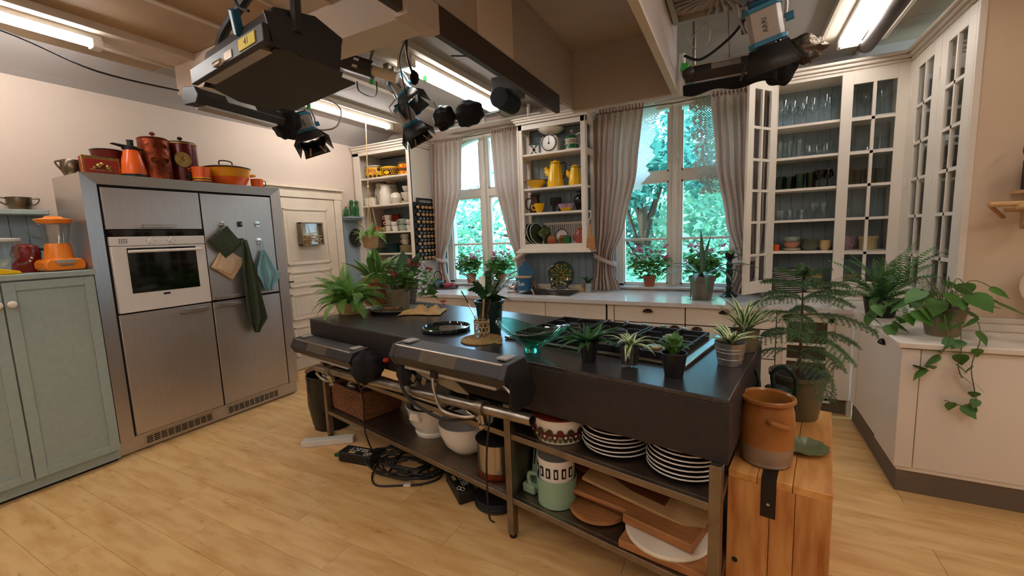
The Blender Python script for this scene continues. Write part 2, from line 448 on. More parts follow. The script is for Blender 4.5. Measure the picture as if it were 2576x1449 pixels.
# ceiling: slab, sheets and cover strips
ce = struct(MB().box(XL-.2, XR+.2, YF-.2, YB+.3, ZC+.012, ZC+.2).build('ceiling', 'ceil'))
xs = [XL, -3.95, -3.175, -2.4, -1.625, -.85, -.075, .75, 1.56, 2.4, XR]
ys = [YF, -1.4, -.2, 1.0, 2.03, 3.25, 4.4, YB]
for i in range(len(xs)-1):
    for j in range(len(ys)-1):
        MB().box(xs[i]+.003, xs[i+1]-.003, ys[j]+.003, ys[j+1]-.003, ZC, ZC+.02).build('ceiling_panel', 'ceil_tan' if xs[i] > .7 or (xs[i] < -3 and ys[j] < 2) else 'ceil', ce)  # tan on the left panels paints in warm light; the right ones are tan
for x in (-3.175, -1.625):
    MB().box(x-.022, x+.022, YF, YB, ZC-.012, ZC+.005).build('cover_strip', 'trunking', ce)
for x in (-3.95, -2.4, .75):
    m = MB().box(x-.16, x+.16, YF, YB, ZC-.035, ZC+.005)
    m.build('cable_tray', 'trunking', ce)
    for s in (-1, 1): MB().box(x+s*.16-.012, x+s*.16+.012, YF, YB, ZC-.05, ZC+.004).build('tray_rim', 'trunking', ce)
struct(MB().prism([(XL, ZC), (XL+.28, ZC), (XL+.05, ZC-.16), (XL, ZC-.2)], YF, YB, 'y').build('trim_1', 'ceil', smooth=False))
# cream boxed-in duct
so = MB().box(-4.08, -1.60, 2.03, 2.25, 2.79, ZC).build('trim_2', 'soffit', bev=.004); struct(so, 'cream boxed-in duct under the ceiling')
for x in (-3.4, -2.6): MB().box(x-.0015, x+.0015, 2.028, 2.252, 2.788, ZC).build('joint', 'trunking', so)
# grey extract canopy, open below
hdo = thing('extract_canopy', 'large grey open-bottomed extract canopy hung over the island', 'canopy', (-.77, 2.0, 2.4))
def off(m, o): return m.xform(Matrix.Translation(-Vector(o)))
O = (-.77, 2.0, 2.4)
off(MB().box(-1.15, -1.13, .7, 3.35, 2.5, ZC), O).build('side_panel', 'hood', hdo)
off(MB().box(-.405, -.385, .7, 3.35, 2.5, ZC), O).build('side_panel', 'hood', hdo)
off(MB().box(-1.13, -.405, 3.33, 3.35, 2.5, ZC), O).build('back_panel', 'hood', hdo)
off(MB().box(-1.13, -.405, .7, 3.33, 2.93, 2.95), O).build('top_panel', 'hood', hdo)
off(MB().box(-.415, -.375, .7, 3.36, 2.495, 2.515), O).build('edge_strip', 'trunking', hdo)
off(MB().box(-1.15, -.385, 3.34, 3.375, 2.492, 2.512), O).build('edge_strip', 'trunking', hdo)
off(MB().box(-1.128, -1.11, 1.9, 2.25, 2.52, 2.92), O).build('filter_panel', 'soffit', hdo)
off(MB().box(-1.15, -1.12, .8, 2.98, 2.40, 2.52), O).build('beam', 'hood_dark', hdo)
off(MB().box(-1.165, -1.10, 1.35, 1.55, 2.385, 2.5), O).build('beam_joint', 'hood', hdo)

# ------------------------------------------------------------------ windows
def window(xc, name):
    fr = MB(); y0, y1 = 5.02, 5.09
    fr.box(xc-HW, xc-HW+.07, y0-.01, y1+.02, .905, 2.78); fr.box(xc+HW-.07, xc+HW, y0-.01, y1+.02, .905, 2.78)
    fr.box(xc-HW, xc+HW, y0-.01, y1+.02, .905, .945)
    n = 12; xs = [xc-HW+2*HW*i/n for i in range(n+1)]
    fr.prism([(x, arch_z(x, xc)-.075) for x in xs]+[(x, arch_z(x, xc)+.01) for x in reversed(xs)], y0-.01, y1+.02)
    root = struct(fr.build(name, 'white', smooth=False))
    MB().box(xc-.065, xc+.065, y0, y1, .94, 2.90).build('mullion', 'white', root, bev=.006)
    MB().box(xc-.022, xc+.022, y0-.025, y0+.005, .94, 2.88).build('cover_strip', 'white', root, bev=.004)
    MB().box(xc-HW+.05, xc+HW-.05, y0+.004, y1, 2.08, 2.18).build('transom', 'white', root, bev=.006)
    for s in (-1, 1):
        xa, xb = (xc-HW+.06, xc-.06) if s < 0 else (xc+.06, xc+HW-.06)
        MB().box(xa, xb, y0+.015, y1-.02, 1.437, 1.463).build('glazing_bar', 'white', root, bev=.003)
        for (za, zb) in ((.94, 2.085), (2.175, 2.80)):
            f = MB(); t = .022
            f.box(xa, xa+t, y0+.01, y1-.01, za, zb); f.box(xb-t, xb, y0+.01, y1-.01, za, zb); f.box(xa, xb, y0+.01, y1-.01, za, za+t)
            if zb < 2.5: f.box(xa, xb, y0+.01, y1-.01, zb-t, zb)
            f.build('sash_frame', 'white', root, smooth=False)
        for (za, zb) in ((.95, 1.44), (1.46, 2.085), (2.175, 2.88)):
            MB().box(xa, xb, y0+.03, y0+.034, za, zb).build('pane', 'pane', root)
        MB().tube([(xc+s*.03, y0-.005, 2.30), (xc+s*.03, y0-.03, 2.30), (xc+s*.03, y0-.03, 2.36)], .005).build('latch', 'white', root)
    MB().box(xc-HW, xc+HW, YB-.03, y0, .90, .925).build('window_sill', 'counter', root, bev=.005)
for xc, n in WINS: window(xc, n)

# ------------------------------------------------------------------ garden
struct(MB().box(-30, 25, 5.6, 45, -.75, -.6).build('ground', 'lawn'))
def tree(loc, rx, rz, zc, n, label, m='tree_leaf', ls=.09, seed=1):
    rnd = random.Random(seed)
    t = thing('garden_tree', label, 'tree', loc, group='trees in the garden')
    mb = MB()
    blobs = [(Vector((rnd.uniform(-.7,.7)*rx, rnd.uniform(-.7,.7)*rx, zc+rnd.uniform(-.75,.75)*rz)), rnd.uniform(.28,.5)*rx) for _ in range(16)]
    for k in range(n):
        c, r = blobs[rnd.randrange(len(blobs))]
        d = Vector((rnd.gauss(0,1), rnd.gauss(0,1), rnd.gauss(0,1))).normalized()
        p = c+d*r*rnd.uniform(.55, 1)
        a = Vector((rnd.gauss(0,1), rnd.gauss(0,1), rnd.gauss(0,.7))).normalized(); b = a.orthogonal().normalized()
        s = ls*rnd.uniform(.6, 1.3)
        mb.add([p-a*s, p+b*s*.45, p+a*s, p-b*s*.45], [(0,1,2,3)])
    o = mb.build('crown', m, t, smooth=False); o['kind'] = 'stuff'
    tr = MB()
    tr.tube([(0,0,-.6), (.05,0,zc*.5), (0,.05,zc)], [.16,.12,.05])
    for k in range(6): tr.tube([(0,0,zc*.5+k*.12), tuple(blobs[k][0])], [.05,.015], 6)
    tr.build('trunk', 'bark', t)
tree((-4.6, 10.5, -.6), 2.4, 1.9, 2.6, 5200, 'light green leafy tree far behind the curtained window by the tall shelf', seed=2)
tree((-2.0, 11.5, -.6), 2.2, 1.4, 2.2, 4200, 'low bushy tree filling the gap outside between the two windows', seed=3)
tree((-1.6, 8.6, -.6), 1.5, 2.6, 3.1, 6000, 'tall dark blue-green tree close outside the wide window', 'tree_leaf2', .08, 4)
tree((.35, 9.3, -.6), 1.7, 2.3, 2.7, 5200, 'yellow-green leafy tree outside the wide window beside the dark one', seed=5)
tree((-.4, 7.6, -.6), 1.4, .9, 1.0, 4000, 'low round shrub growing just below the wide window', 'tree_leaf', .07, 6)
tree((-4.1, 8.0, -.6), 1.5, .9, 1.1, 4000, 'low round shrub growing just below the narrow lace-curtained window', 'tree_leaf', .07, 7)
tree((-6.6, 9.5, -.6), 1.8, 1.6, 2.0, 3600, 'spreading green tree seen past the edge of the lace curtain', 'tree_leaf2', .09, 8)

# ------------------------------------------------------------------ ceiling lights
def fluor(x, y0, y1, label, wide=False, z=2.985):
    t = thing('ceiling_light', label, 'light', (x, (y0+y1)/2, z), group='fluorescent ceiling lights')
    L = (y1-y0)/2
    hw = .075 if wide else .04
    MB().box(-hw, hw, -L, L, 0, .045).build('housing', 'white_plastic', t, bev=.005)
    if wide:
        MB().prism([(-.07, 0), (.07, 0), (.055, -.055), (-.055, -.055)], -L+.02, L-.02, 'y').build('diffuser', 'diffuser', t, smooth=False)
    else:
        MB().cyl((0, -L+.05, -.03), (0, L-.05, -.03), .019, n=12).build('tube', 'tube', t)
    for s in (-1, 1):
        MB().box(-hw, hw, s*(L-.025)-.03, s*(L-.025)+.03, -.055, .005).build('end_cap', 'white_plastic', t, bev=.006)
    return t
fluor(-3.95, .0, 1.52, 'fluorescent tube fitting above the pale green cupboard')
fluor(-3.90, 2.85, 4.32, 'fluorescent tube fitting above the white panelled door')
fluor(-2.40, 2.87, 4.36, 'wide fluorescent ceiling fitting beside the hanging blue spotlights', True)
f4 = fluor(.77, 3.0, 4.46, 'wide fluorescent ceiling fitting with dark gutter above the glass-fronted cupboard', True)
mb = MB()
mb.grid(lambda u, v: (.125+.055*math.cos(PI*u+PI), -.72+1.5*v, -.05+.05*math.sin(PI*u+PI)), 10, 1)
mb.build('gutter_shade', 'hood_dark', f4, thick=.004)
MB().cyl((.22, -.8, .0), (.22, .75, .0), .032).build('spare_tube', 'cream', f4)
for i, (x, y0, y1) in enumerate(((-2.40, -.9, .6), (.77, .3, 1.8), (-3.95, -2.3, -.8), (-.85, -2.2, -.7), (.77, -2.2, -.7), (2.3, .8, 2.3), (2.3, -1.6, -.1))):  # unseen extra fittings, added to brighten the room
    fluor(x, y0, y1, 'wide fluorescent fitting added out of view to light the open floor by the island', True)

# ------------------------------------------------------------------ left wall: wainscot, door, baseboard
def boards_x(parent, x0, x1, y, z0, z1, wd=.092, th=.012, m='blue_board', face=-1):
    n = max(1, round((x1-x0)/wd)); wd = (x1-x0)/n
    a = MB().box(0, wd-.004, 0, th, 0, z1-z0).box(wd*.12, wd*.12+.006, -.004, 0, 0, z1-z0).mesh('board', m)
    for i in range(n): link('board', a, parent, (x0+i*wd, y, z0))
def boards_y(parent, y0, y1, x, z0, z1, wd=.092, th=.012, m='blue_board'):
    n = max(1, round((y1-y0)/wd)); wd = (y1-y0)/n
    a = MB().box(0, th, 0, wd-.004, 0, z1-z0).box(th, th+.004, wd*.12, wd*.12+.006, 0, z1-z0).mesh('board', m)
    for i in range(n): link('board', a, parent, (x, y0+i*wd, z0))
wn = struct(MB().box(XL, XL+.01, -1.5, 1.31, .1, 1.83).build('trim_3', 'gap'), 'pale blue board panelling behind the cupboard')
boards_y(wn, -1.5, 1.31, XL+.008, .1, 1.83)
MB().box(XL, XL+.15, -1.5, 1.31, 1.83, 1.868).build('ledge', 'teal', wn, bev=.006)
wn2 = struct(MB().box(XL, XL+.01, 4.16, 4.93, .1, 1.84).build('trim_4', 'gap'), 'pale blue board panelling beside the door')
boards_y(wn2, 4.16, 4.93, XL+.008, .1, 1.84, .19)
MB().box(XL, XL+.14, 4.15, 4.46, 1.86, 1.885).box(XL, XL+.10, 4.16, 4.45, 1.835, 1.86).build('ledge', 'blue_board', wn2, bev=.005)
d = struct(MB().box(XL, XL+.03, 3.16, 4.02, .01, 2.09).build('door_1', 'white_door'))
def doorpanel(y0, y1, z0, z1):
    f = MB(); t = .022
    for (a, b, c, e) in ((y0, y1, z1-t, z1), (y0, y1, z0, z0+t), (y0, y0+t, z0, z1), (y1-t, y1, z0, z1)):
        f.box(XL+.03, XL+.042, a, b, c, e)
    f.build('moulding', 'white_door', d, smooth=False, bev=.004)
    MB().box(XL+.025, XL+.034, y0+.05, y1-.05, z0+.05, z1-.05).build('door_panel', 'white_door', d, bev=.006)
for (za, zb) in ((1.29, 1.97), (1.02, 1.21), (.62, .94), (.16, .54)): doorpanel(3.28, 3.90, za, zb)
h = MB().box(XL+.03, XL+.036, 3.215, 3.25, .98, 1.13).tube([(XL+.036, 3.232, 1.10), (XL+.08, 3.232, 1.10), (XL+.085, 3.30, 1.10)], .009).cyl((XL+.03, 3.232, 1.02), (XL+.045, 3.232, 1.02), .016)
h.build('door_handle', 'iron_dark', d)
for z in (1.75, .35): MB().cyl((XL+.035, 4.025, z-.05), (XL+.035, 4.025, z+.05), .009).build('hinge', 'white_door', d)
cs = struct(MB().box(XL, XL+.035, 4.03, 4.14, 0, 2.10).box(XL, XL+.035, 3.05, 3.15, 0, 2.10).box(XL, XL+.04, 3.03, 4.16, 2.10, 2.21).box(XL, XL+.07, 3.01, 4.18, 2.21, 2.235).build('trim_5', 'white_door', smooth=False, bev=.005), 'white moulded door casing')
struct(MB().box(XL, XL+.025, 2.9, 3.05, 0, .16).build('baseboard_left', 'grey_base'))

# ================================================================== large furniture
# ---- pale green cupboard
def shaker(parent, w, z0, z1, m, name='door', knob=None):
    """door lying in local yz, face towards +x, y from 0 to w"""
    t = .055
    d = MB().box(0, .012, 0, w, z0, z1).box(.012, .024, 0, t, z0, z1).box(.012, .024, w-t, w, z0, z1).box(.012, .024, t, w-t, z1-t, z1).box(.012, .024, t, w-t, z0, z0+t).build(name, m, parent, smooth=False, bev=.002)
    return d
tc_ = thing('cupboard', 'tall pale grey-green two-door cupboard standing beside the steel oven wall', 'cupboard', (-4.3, .87, 0))
MB().box(-.40, .30, -.44, .44, .08, 1.385).build('body', 'teal', tc_)
MB().box(-.40, .335, -.45, .445, 1.385, 1.42).build('top', 'teal', tc_, bev=.003)
MB().box(-.40, .29, -.44, .44, .02, .08).build('plinth', 'teal', tc_)
MB().box(-.40, .27, -.43, .43, 0, .02).build('foot_strip', 'gap', tc_)
for y0, ky in ((.004, .025), (-.436, .407)):
    dd = shaker(tc_, .432, .095, 1.375, 'teal'); dd.location = (.30, y0, 0)
    MB().lathe([(.008,0),(.008,.014),(.02,.02),(.022,.03),(.014,.038),(0,.04)], 14).xform(Matrix.Rotation(PI/2, 4, 'Y')).build('knob', 'white', dd, (.024, ky, 1.24))

# ---- steel oven wall
su = thing('oven_unit', 'brushed steel wall unit with built-in oven and fridge doors', 'kitchen unit', (-4.24, 2.055, 0))
XF = .23   # local x of the front plane
MB().box(-.23, XF-.03, -.735, .735, .125, 2.09).build('body', 'brush', su)
MB().box(-.23, XF-.035, -.735, .735, .012, .125).build('plinth', 'brush', su)
MB().box(-.23, XF-.06, -.73, .73, 0, .012).build('foot_strip', 'gap', su)
zo, zi = 2.095, 2.02; a, b_ = .735, .645
fm = lambda poly, nm: MB().add([(XF-.03, *p) for p in poly]+[(XF+.004 if k < 2 else XF-.012, *p) for k, p in enumerate(poly)], [(3,2,1,0),(4,5,6,7),(0,1,5,4),(1,2,6,5),(2,3,7,6),(3,0,4,7)]).build(nm, 'brush', su, smooth=False, recalc=True)
fm([(-a, zo), (a, zo), (b_, zi), (-b_, zi)], 'frame_top')
fm([(-a, .125), (-a, zo), (-b_, zi), (-b_, .125)], 'frame_side')
fm([(a, zo), (a, .125), (b_, .125), (b_, zi)], 'frame_side')
def sdoor(y0, y1, z0, z1): return MB().box(XF-.03, XF-.006, y0, y1, z0, z1).build('door', 'brush', su, bev=.003)
def bar(parent, y0, y1, z):
    MB().box(XF-.008, XF+.03, y0, y0+.012, z-.012, z+.012).box(XF-.008, XF+.03, y1-.012, y1, z-.012, z+.012).box(XF+.018, XF+.032, y0, y1, z-.014, z+.014).build('handle', 'alu', parent, bev=.002)
MB().box(XF-.03, XF-.028, -b_, b_, .13, zi).build('reveal', 'gap', su)
yS = .008   # seam between the columns (local)
q = sdoor(-.632, yS-.006, 1.70, 2.0); bar(q, -.42, -.20, 1.725)
q = sdoor(-.632, yS-.006, .14, 1.068); bar(q, -.24, -.035, 1.032)
q = sdoor(yS+.006, .632, 1.085, 2.0); bar(q, .03, .25, 1.10)
q = sdoor(yS+.006, .632, .14, 1.066); bar(q, .04, .25, 1.035)
ov = MB().box(XF-.03, XF+.004, -.625, yS-.006, 1.08, 1.575).build('oven_door', 'oven_white', su, bev=.004)
MB().box(XF+.003, XF+.007, -.535, -.075, 1.22, 1.56).build('oven_glass', 'black_glass', ov)
MB().cyl((XF+.045, -.54, 1.535), (XF+.045, -.05, 1.535), .011).cyl((XF, -.52, 1.535), (XF+.045, -.52, 1.535), .008).cyl((XF, -.07, 1.535), (XF+.045, -.07, 1.535), .008).build('oven_handle', 'oven_white', ov)
MB().box(XF+.003, XF+.006, -.34, -.295, 1.188, 1.203).build('badge', 'ink_black', ov)
pn = MB().box(XF-.03, XF+.006, -.625, yS-.006, 1.578, 1.645).build('control_panel', 'oven_white', su, bev=.003)
for ky in (-.378, -.242):
    MB().cyl((XF+.006, ky, 1.611), (XF+.026, ky, 1.611), .02, .017, 18).build('knob', 'oven_white', pn)
    for k in range(6):
        an = k*PI/3; MB().obox((XF+.0065, ky+.03*math.cos(an), 1.611+.03*math.sin(an)), (.001, .004, .004)).build('dial_mark', 'gap', pn)
for k in range(3):
    for j in range(4): MB().box(XF+.006, XF+.007, -.575+j*.014, -.566+j*.014, 1.598+k*.012, 1.603+k*.012).build('print_mark', 'gap', pn)
MB().box(XF-.03, XF+.001, -.628, yS-.006, 1.648, 1.695).build('display', 'black_glass', su)
for y0, y1 in ((-.58, -.075), (.035, .54)):
    g = MB().box(XF-.036, XF-.028, y0, y1, .035, .105).build('vent_grille', 'alu', su)
    n = 10
    for i in range(n):
        for k in range(4):
            ya = y0+.012+(y1-y0-.024)*i/n
            MB().box(XF-.029, XF-.0265, ya, ya+(y1-y0-.024)/n-.008, .043+k*.0145, .052+k*.0145).build('slot', 'gap', g)

# ---- white base units under the window worktop
def cup_pull(parent, loc, rz=0):
    mb = MB()
    mb.grid(lambda u, v: (.045*math.cos(PI*u), -.026*math.sin(PI*v*.5)*math.sin(PI*u)**.5 if 0 < u < 1 else 0, .03*math.sin(PI*u)*math.cos(PI*v*.5)), 12, 5)
    mb.build('pull', 'bronze', parent, loc, (0, 0, rz), thick=.003)
YC = 4.12
def base_unit(x0, x1, label, rows, pulls=()):
    t = thing('base_cabinet', label, 'cabinet', ((x0+x1)/2, 4.5, 0))
    h = (x1-x0)/2
    MB().box(-h, h, -.36, .40, .13, .85).build('body', 'gap', t)
    MB().box(-h, h, -.31, .40, 0, .13).build('plinth', 'grey_base', t)
    for z0, z1 in rows:
        MB().box(-h+.004, h-.004, -.38, -.358, z0, z1).build('drawer_front', 'white', t, bev=.003)
    for px, pz in pulls: cup_pull(t, (px-(x0+x1)/2, -.38, pz))
    return t
R3 = ((.14, .42), (.43, .675), (.685, .845))
base_unit(-4.70, -3.17, 'white base unit under the tall open shelf', R3)
base_unit(-3.17, -2.45, 'white base unit below the narrow window and red teapot tray', R3)
base_unit(-2.45, -1.76, 'white base unit below the salt box', R3)
base_unit(-1.76, -1.11, 'white base unit under the tap side of the sink', R3)
base_unit(-1.10, -1.03, 'narrow white filler panel between two drawer stacks', ((.14, .845),))
base_unit(-1.03, -.38, 'white drawer unit with dark cup pulls below the wide window', R3, ((-.71, .785), (-.47, .64)))
base_unit(-.38, .33, 'white drawer unit with dark cup pulls below the long-leaved aloe', R3, ((-.06, .80), (-.28, .64)))
gu = thing('base_cabinet', 'white base unit with dark glazed door behind the small conifer', 'cabinet', (.58, 4.5, 0))
MB().box(-.245, .26, -.355, .40, .13, .85).build('body', 'white', gu)
MB().box(-.245, .26, -.31, .40, 0, .13).build('plinth', 'grey_base', gu)
gd = MB().box(-.20, -.17, -.378, -.354, .12, .80).box(.10, .14, -.378, -.354, .12, .80).box(-.20, .14, -.378, -.354, .765, .80).box(-.20, .14, -.378, -.354, .10, .14).build('door', 'white', gu, smooth=False)
for z in (.575, .44, .30): MB().box(-.17, .10, -.376, -.354, z-.01, z+.01).build('glazing_bar', 'white', gd)
for z0, z1 in ((.585, .765), (.45, .565), (.31, .43), (.14, .29)): MB().box(-.17, .10, -.362, -.354, z0, z1).build('pane', 'black_glass', gd)
MB().box(.155, .264, -.375, -.354, .14, .845).build('side_door', 'white', gu, bev=.003)
MB().box(.255, .285, -.36, -.02, 0, .848).build('filler', 'white', gu)
cup_pull(gu, (-.16, -.38, .80))

# ---- worktop with sink cut-out
wt = MB(); z0, z1 = .85, .885
wt.box(XL+.005, -2.16, 4.08, 4.92, z0, z1); wt.box(-1.55, 1.2, 4.08, 4.92, z0, z1); wt.box(-2.16, -1.55, 4.08, 4.26, z0, z1); wt.box(-2.16, -1.55, 4.78, 4.92, z0, z1)
tag(off(wt, (-1.8, 4.5, .85)).build('worktop', 'counter', None, (-1.8, 4.5, .85)), 'long pale stone worktop running under both windows', 'worktop')
bs = struct(MB().box(-2.36, -1.2, 4.915, 4.931, .885, 1.36).build('trim_6', 'gap'), 'blue board splashback behind the tap')
boards_x(bs, -2.36, -1.2, 4.905, .93, 1.36)
MB().box(-2.36, -1.2, 4.885, 4.92, .885, .935).build('upstand', 'cream', bs, bev=.003)
bs2 = struct(MB().box(-3.73, -3.58, 4.915, 4.931, .885, 2.6).build('trim_7', 'gap'), 'blue board panel beside the tall shelf')
boards_x(bs2, -3.73, -3.58, 4.905, .89, 2.6)
sk = thing('kitchen_sink', 'steel sink set into the worktop in front of the green plate', 'sink', (-1.855, 4.52, .885))
bm = MB()
bm.box(-.325, .325, -.275, -.235, -.002, .006); bm.box(-.325, .325, .235, .275, -.002, .006); bm.box(-.325, -.285, -.235, .235, -.002, .006); bm.box(.285, .325, -.235, .235, -.002, .006)
bm.build('rim', 'steel', sk, bev=.002)
MB().box(-.288, .288, -.238, .238, -.17, -.165).box(-.288, -.283, -.238, .238, -.17, .0).box(.283, .288, -.238, .238, -.17, 0).box(-.288, .288, -.238, -.233, -.17, 0).box(-.288, .288, .233, .238, -.17, 0).build('basin', 'steel', sk)
MB().box(-.05, -.042, -.233, .233, -.165, -.01).build('divider', 'steel', sk)

# ---- open crockery shelf in the corner
def crown(x0, x1, y0, y1, z, parent, m='white', left=True, right=True, d=.05):
    """stepped cornice projecting from a box front and sides"""
    for k, (pz, h, o) in enumerate(((0, .03, .012), (.03, .03, .028), (.06, .022, d))):
        MB().box(x0-(o if left else 0), x1+(o if right else 0), y0-o, y1, z+pz, z+pz+h).build('cornice', m, parent, bev=.006)
ls = thing('open_shelf', 'tall white open crockery shelf standing in the corner by the door', 'shelf', (-4.22, 4.67, .885))
O = (-4.22, 4.67, .885)
L = lambda mb, nm, m='white', bev=.002: off(mb, O).build(nm, m, ls, bev=bev)
L(MB().box(-3.755, -3.715, 4.42, 4.915, .887, 2.74), 'side_panel')
L(MB().box(-4.70, -4.66, 4.43, 4.915, .887, 2.74), 'side_panel')
L(MB().box(-4.71, -4.60, 4.415, 4.44, .887, 2.74), 'face_stile')
L(MB().box(-3.765, -3.715, 4.412, 4.44, .887, 2.74), 'face_stile')
L(MB().box(-4.71, -3.715, 4.415, 4.44, 2.70, 2.76), 'face_rail')
for z in (2.385, 2.02, 1.655, 1.36, 1.06): L(MB().box(-4.66, -3.755, 4.43, 4.90, z-.012, z+.012), 'shelf_board')
L(MB().box(-4.66, -3.755, 4.43, 4.90, 2.74, 2.76), 'top_board')
L(MB().box(-4.70, -3.72, 4.905, 4.917, .89, 2.75), 'back', 'gap', 0)
n = 10; a = MB().box(0, .088, 0, .012, 0, 1.83).mesh('board', 'blue_board')
for i in range(n): link('board', a, ls, (-4.66+.0905*i-O[0], 4.895-O[1], .01))
for k, (pz, h, o) in enumerate(((0, .03, .012), (.03, .03, .028), (.06, .02, .045))): L(MB().box(-4.715, -3.715+o, 4.415-o, 4.915, 2.745+pz, 2.745+pz+h), 'cornice', 'white', .006)

# ---- hanging cabinet between the windows
hc = thing('wall_cabinet', 'white open wall cabinet with cornice hanging between the two windows', 'cabinet', (-1.85, 4.77, 1.33))
O = (-1.85, 4.77, 1.33)
H = lambda mb, nm, m='white', bev=.002: off(mb, O).build(nm, m, hc, bev=bev)
H(MB().box(-2.265, -2.20, 4.60, 4.635, 1.38, 2.80), 'front_post'); H(MB().box(-1.50, -1.435, 4.60, 4.635, 1.38, 2.80), 'front_post')
for x in (-2.25, -1.45): H(MB().box(x-.006, x+.006, 4.594, 4.602, 1.39, 2.79), 'post_bead')
H(MB().box(-2.265, -2.225, 4.86, 4.925, 1.38, 2.80), 'back_post'); H(MB().box(-1.475, -1.435, 4.86, 4.925, 1.38, 2.80), 'back_post')
H(MB().box(-2.265, -1.435, 4.60, 4.63, 2.74, 2.80), 'top_rail'); H(MB().box(-2.20, -1.50, 4.60, 4.625, 1.385, 1.435), 'bottom_rail')
for x0, x1 in ((-2.265, -2.24), (-1.46, -1.435)):
    for z0, z1 in ((2.73, 2.80), (2.40, 2.47), (1.385, 1.45)): H(MB().box(x0, x1, 4.63, 4.87, z0, z1), 'side_rail')
for z in (2.458, 2.07, 1.79, 1.425): H(MB().box(-2.225, -1.475, 4.612, 4.90, z-.012, z+.012), 'shelf_board')
H(MB().box(-2.26, -1.44, 4.60, 4.92, 2.79, 2.81), 'top_board')
H(MB().box(-2.22, -1.48, 4.912, 4.926, 1.385, 2.79), 'back', 'gap', 0)
a = MB().box(0, .079, 0, .01, 0, 1.38).box(.008, .014, -.004, 0, 0, 1.38).mesh('board', 'blue_board')
for i in range(9): link('board', a, hc, (-2.215+.0815*i-O[0], 4.903-O[1], .07))
for k, (pz, h, o) in enumerate(((0, .025, .012), (.025, .025, .028), (.05, .02, .045))): H(MB().box(-2.265-o, -1.435+o, 4.60-o, 4.925, 2.80+pz, 2.80+pz+h), 'cornice', 'white', .006)
H(MB().box(-2.285, -1.415, 4.585, 4.925, 1.36, 1.385), 'base_moulding', 'white', .006); H(MB().box(-2.305, -1.395, 4.565, 4.925, 1.335, 1.362), 'base_moulding', 'white', .006)
# plate rack of slats at the back of its bottom shelf
rk = off(MB().box(-2.05, -1.49, 4.845, 4.86, 1.66, 1.685).box(-2.05, -1.49, 4.845, 4.86, 1.438, 1.455), O).build('plate_rack', 'white', hc)
for i in range(22): off(MB().box(-2.04+i*.0255, -2.027+i*.0255, 4.847, 4.858, 1.45, 1.665), O).build('slat', 'white', rk)

# ---- glazed tall cupboard on the worktop, and its return along the side
def glass_door(parent, w, z0, z1, rows, loc, rz, stile=.078, rail_t=.09, rail_b=.11, hinge=None):
    d = MB().box(0, stile, -.011, .011, z0, z1).box(w-stile, w, -.011, .011, z0, z1).box(stile, w-stile, -.011, .011, z1-rail_t, z1).box(stile, w-stile, -.011, .011, z0, z0+rail_b).build('door', 'white', parent, loc, (0, 0, rz), smooth=False, bev=.002)
    za, zb = z0+rail_b, z1-rail_t
    MB().box(w/2-.011, w/2+.011, -.01, .01, za, zb).build('glazing_bar', 'white', d)
    for z in rows: MB().box(stile, w-stile, -.01, .01, z-.011, z+.011).build('glazing_bar', 'white', d)
    lv = [za]+sorted(rows)+[zb]
    for i in range(len(lv)-1):
        for xa, xb in ((stile, w/2), (w/2, w-stile)):
            MB().box(xa, xb, -.002, .002, lv[i], lv[i+1]).build('pane', 'cab_glass', d)
    for z in (z0+.25, z1-.25, (z0+z1)/2): MB().cyl((w-.004 if hinge == 1 else .004, -.014, z-.04), (w-.004 if hinge == 1 else .004, -.014, z+.04), .006, n=8).build('hinge', 'white', d)
    return d
tl = thing('glazed_cupboard', 'tall white glazed cupboard with one door standing open, full of glasses', 'cupboard', (.74, 4.76, .885))
O = (.74, 4.76, .885)
T = lambda mb, nm, m='white', bev=.002: off(mb, O).build(nm, m, tl, bev=bev)
T(MB().box(.27, .32, 4.60, 4.92, .93, 2.79), 'side_panel')
T(MB().box(1.17, 1.22, 4.59, 4.92, .93, 2.79), 'corner_post')
T(MB().box(.25, 1.21, 4.60, 4.92, 2.765, 2.80), 'top_board'); T(MB().box(.27, 1.18, 4.61, 4.92, .905, .93), 'bottom_board')
T(MB().box(.25, 1.22, 4.58, 4.92, .885, .912), 'base_moulding', 'white', .006)
for z in (2.41, 2.135, 1.86, 1.585, 1.305): T(MB().box(.32, 1.17, 4.61, 4.90, z-.011, z+.011), 'shelf_board')
T(MB().box(.27, 1.2, 4.912, 4.924, .9, 2.79), 'back', 'gap', 0)
a = MB().box(0, .089, 0, .01, 0, 1.86).box(.01, .016, -.004, 0, 0, 1.86).mesh('board', 'blue_board')
for i in range(10): link('board', a, tl, (.29+.092*i-O[0], 4.90-O[1], .03))
for k, (pz, h, o) in enumerate(((0, .025, .012), (.025, .03, .03), (.055, .025, .05))): T(MB().box(.25-o, 1.23, 4.60-o, 4.92, 2.79+pz, 2.79+pz+h), 'cornice', 'white', .007)
RW = [2.395, 2.125, 1.86, 1.585, 1.295]
glass_door(tl, .435, .94-.885, 2.765-.885, [z-.885 for z in RW], (.765-O[0], 4.592-O[1], 0), 0, hinge=1)
glass_door(tl, .385, .95-.885, 2.80-.885, [z-.885 for z in RW], (.30-O[0], 4.595-O[1], 0), math.atan2(-.31, -.22), hinge=0)
rc = thing('glazed_cupboard', 'white glazed cupboard at right angles with both doors shut', 'cupboard', (1.4, 4.05, .885))
O = (1.4, 4.05, .885)
Rr = lambda mb, nm, m='white', bev=.002: off(mb, O).build(nm, m, rc, bev=bev)
Rr(MB().box(1.222, 1.55, 3.625, 3.65, .89, 2.80), 'side_panel'); Rr(MB().box(1.19, 1.222, 3.492, 3.515, .89, 2.80), 'face_stile'); Rr(MB().box(1.225, 1.55, 4.55, 4.58, .89, 2.80), 'side_panel')
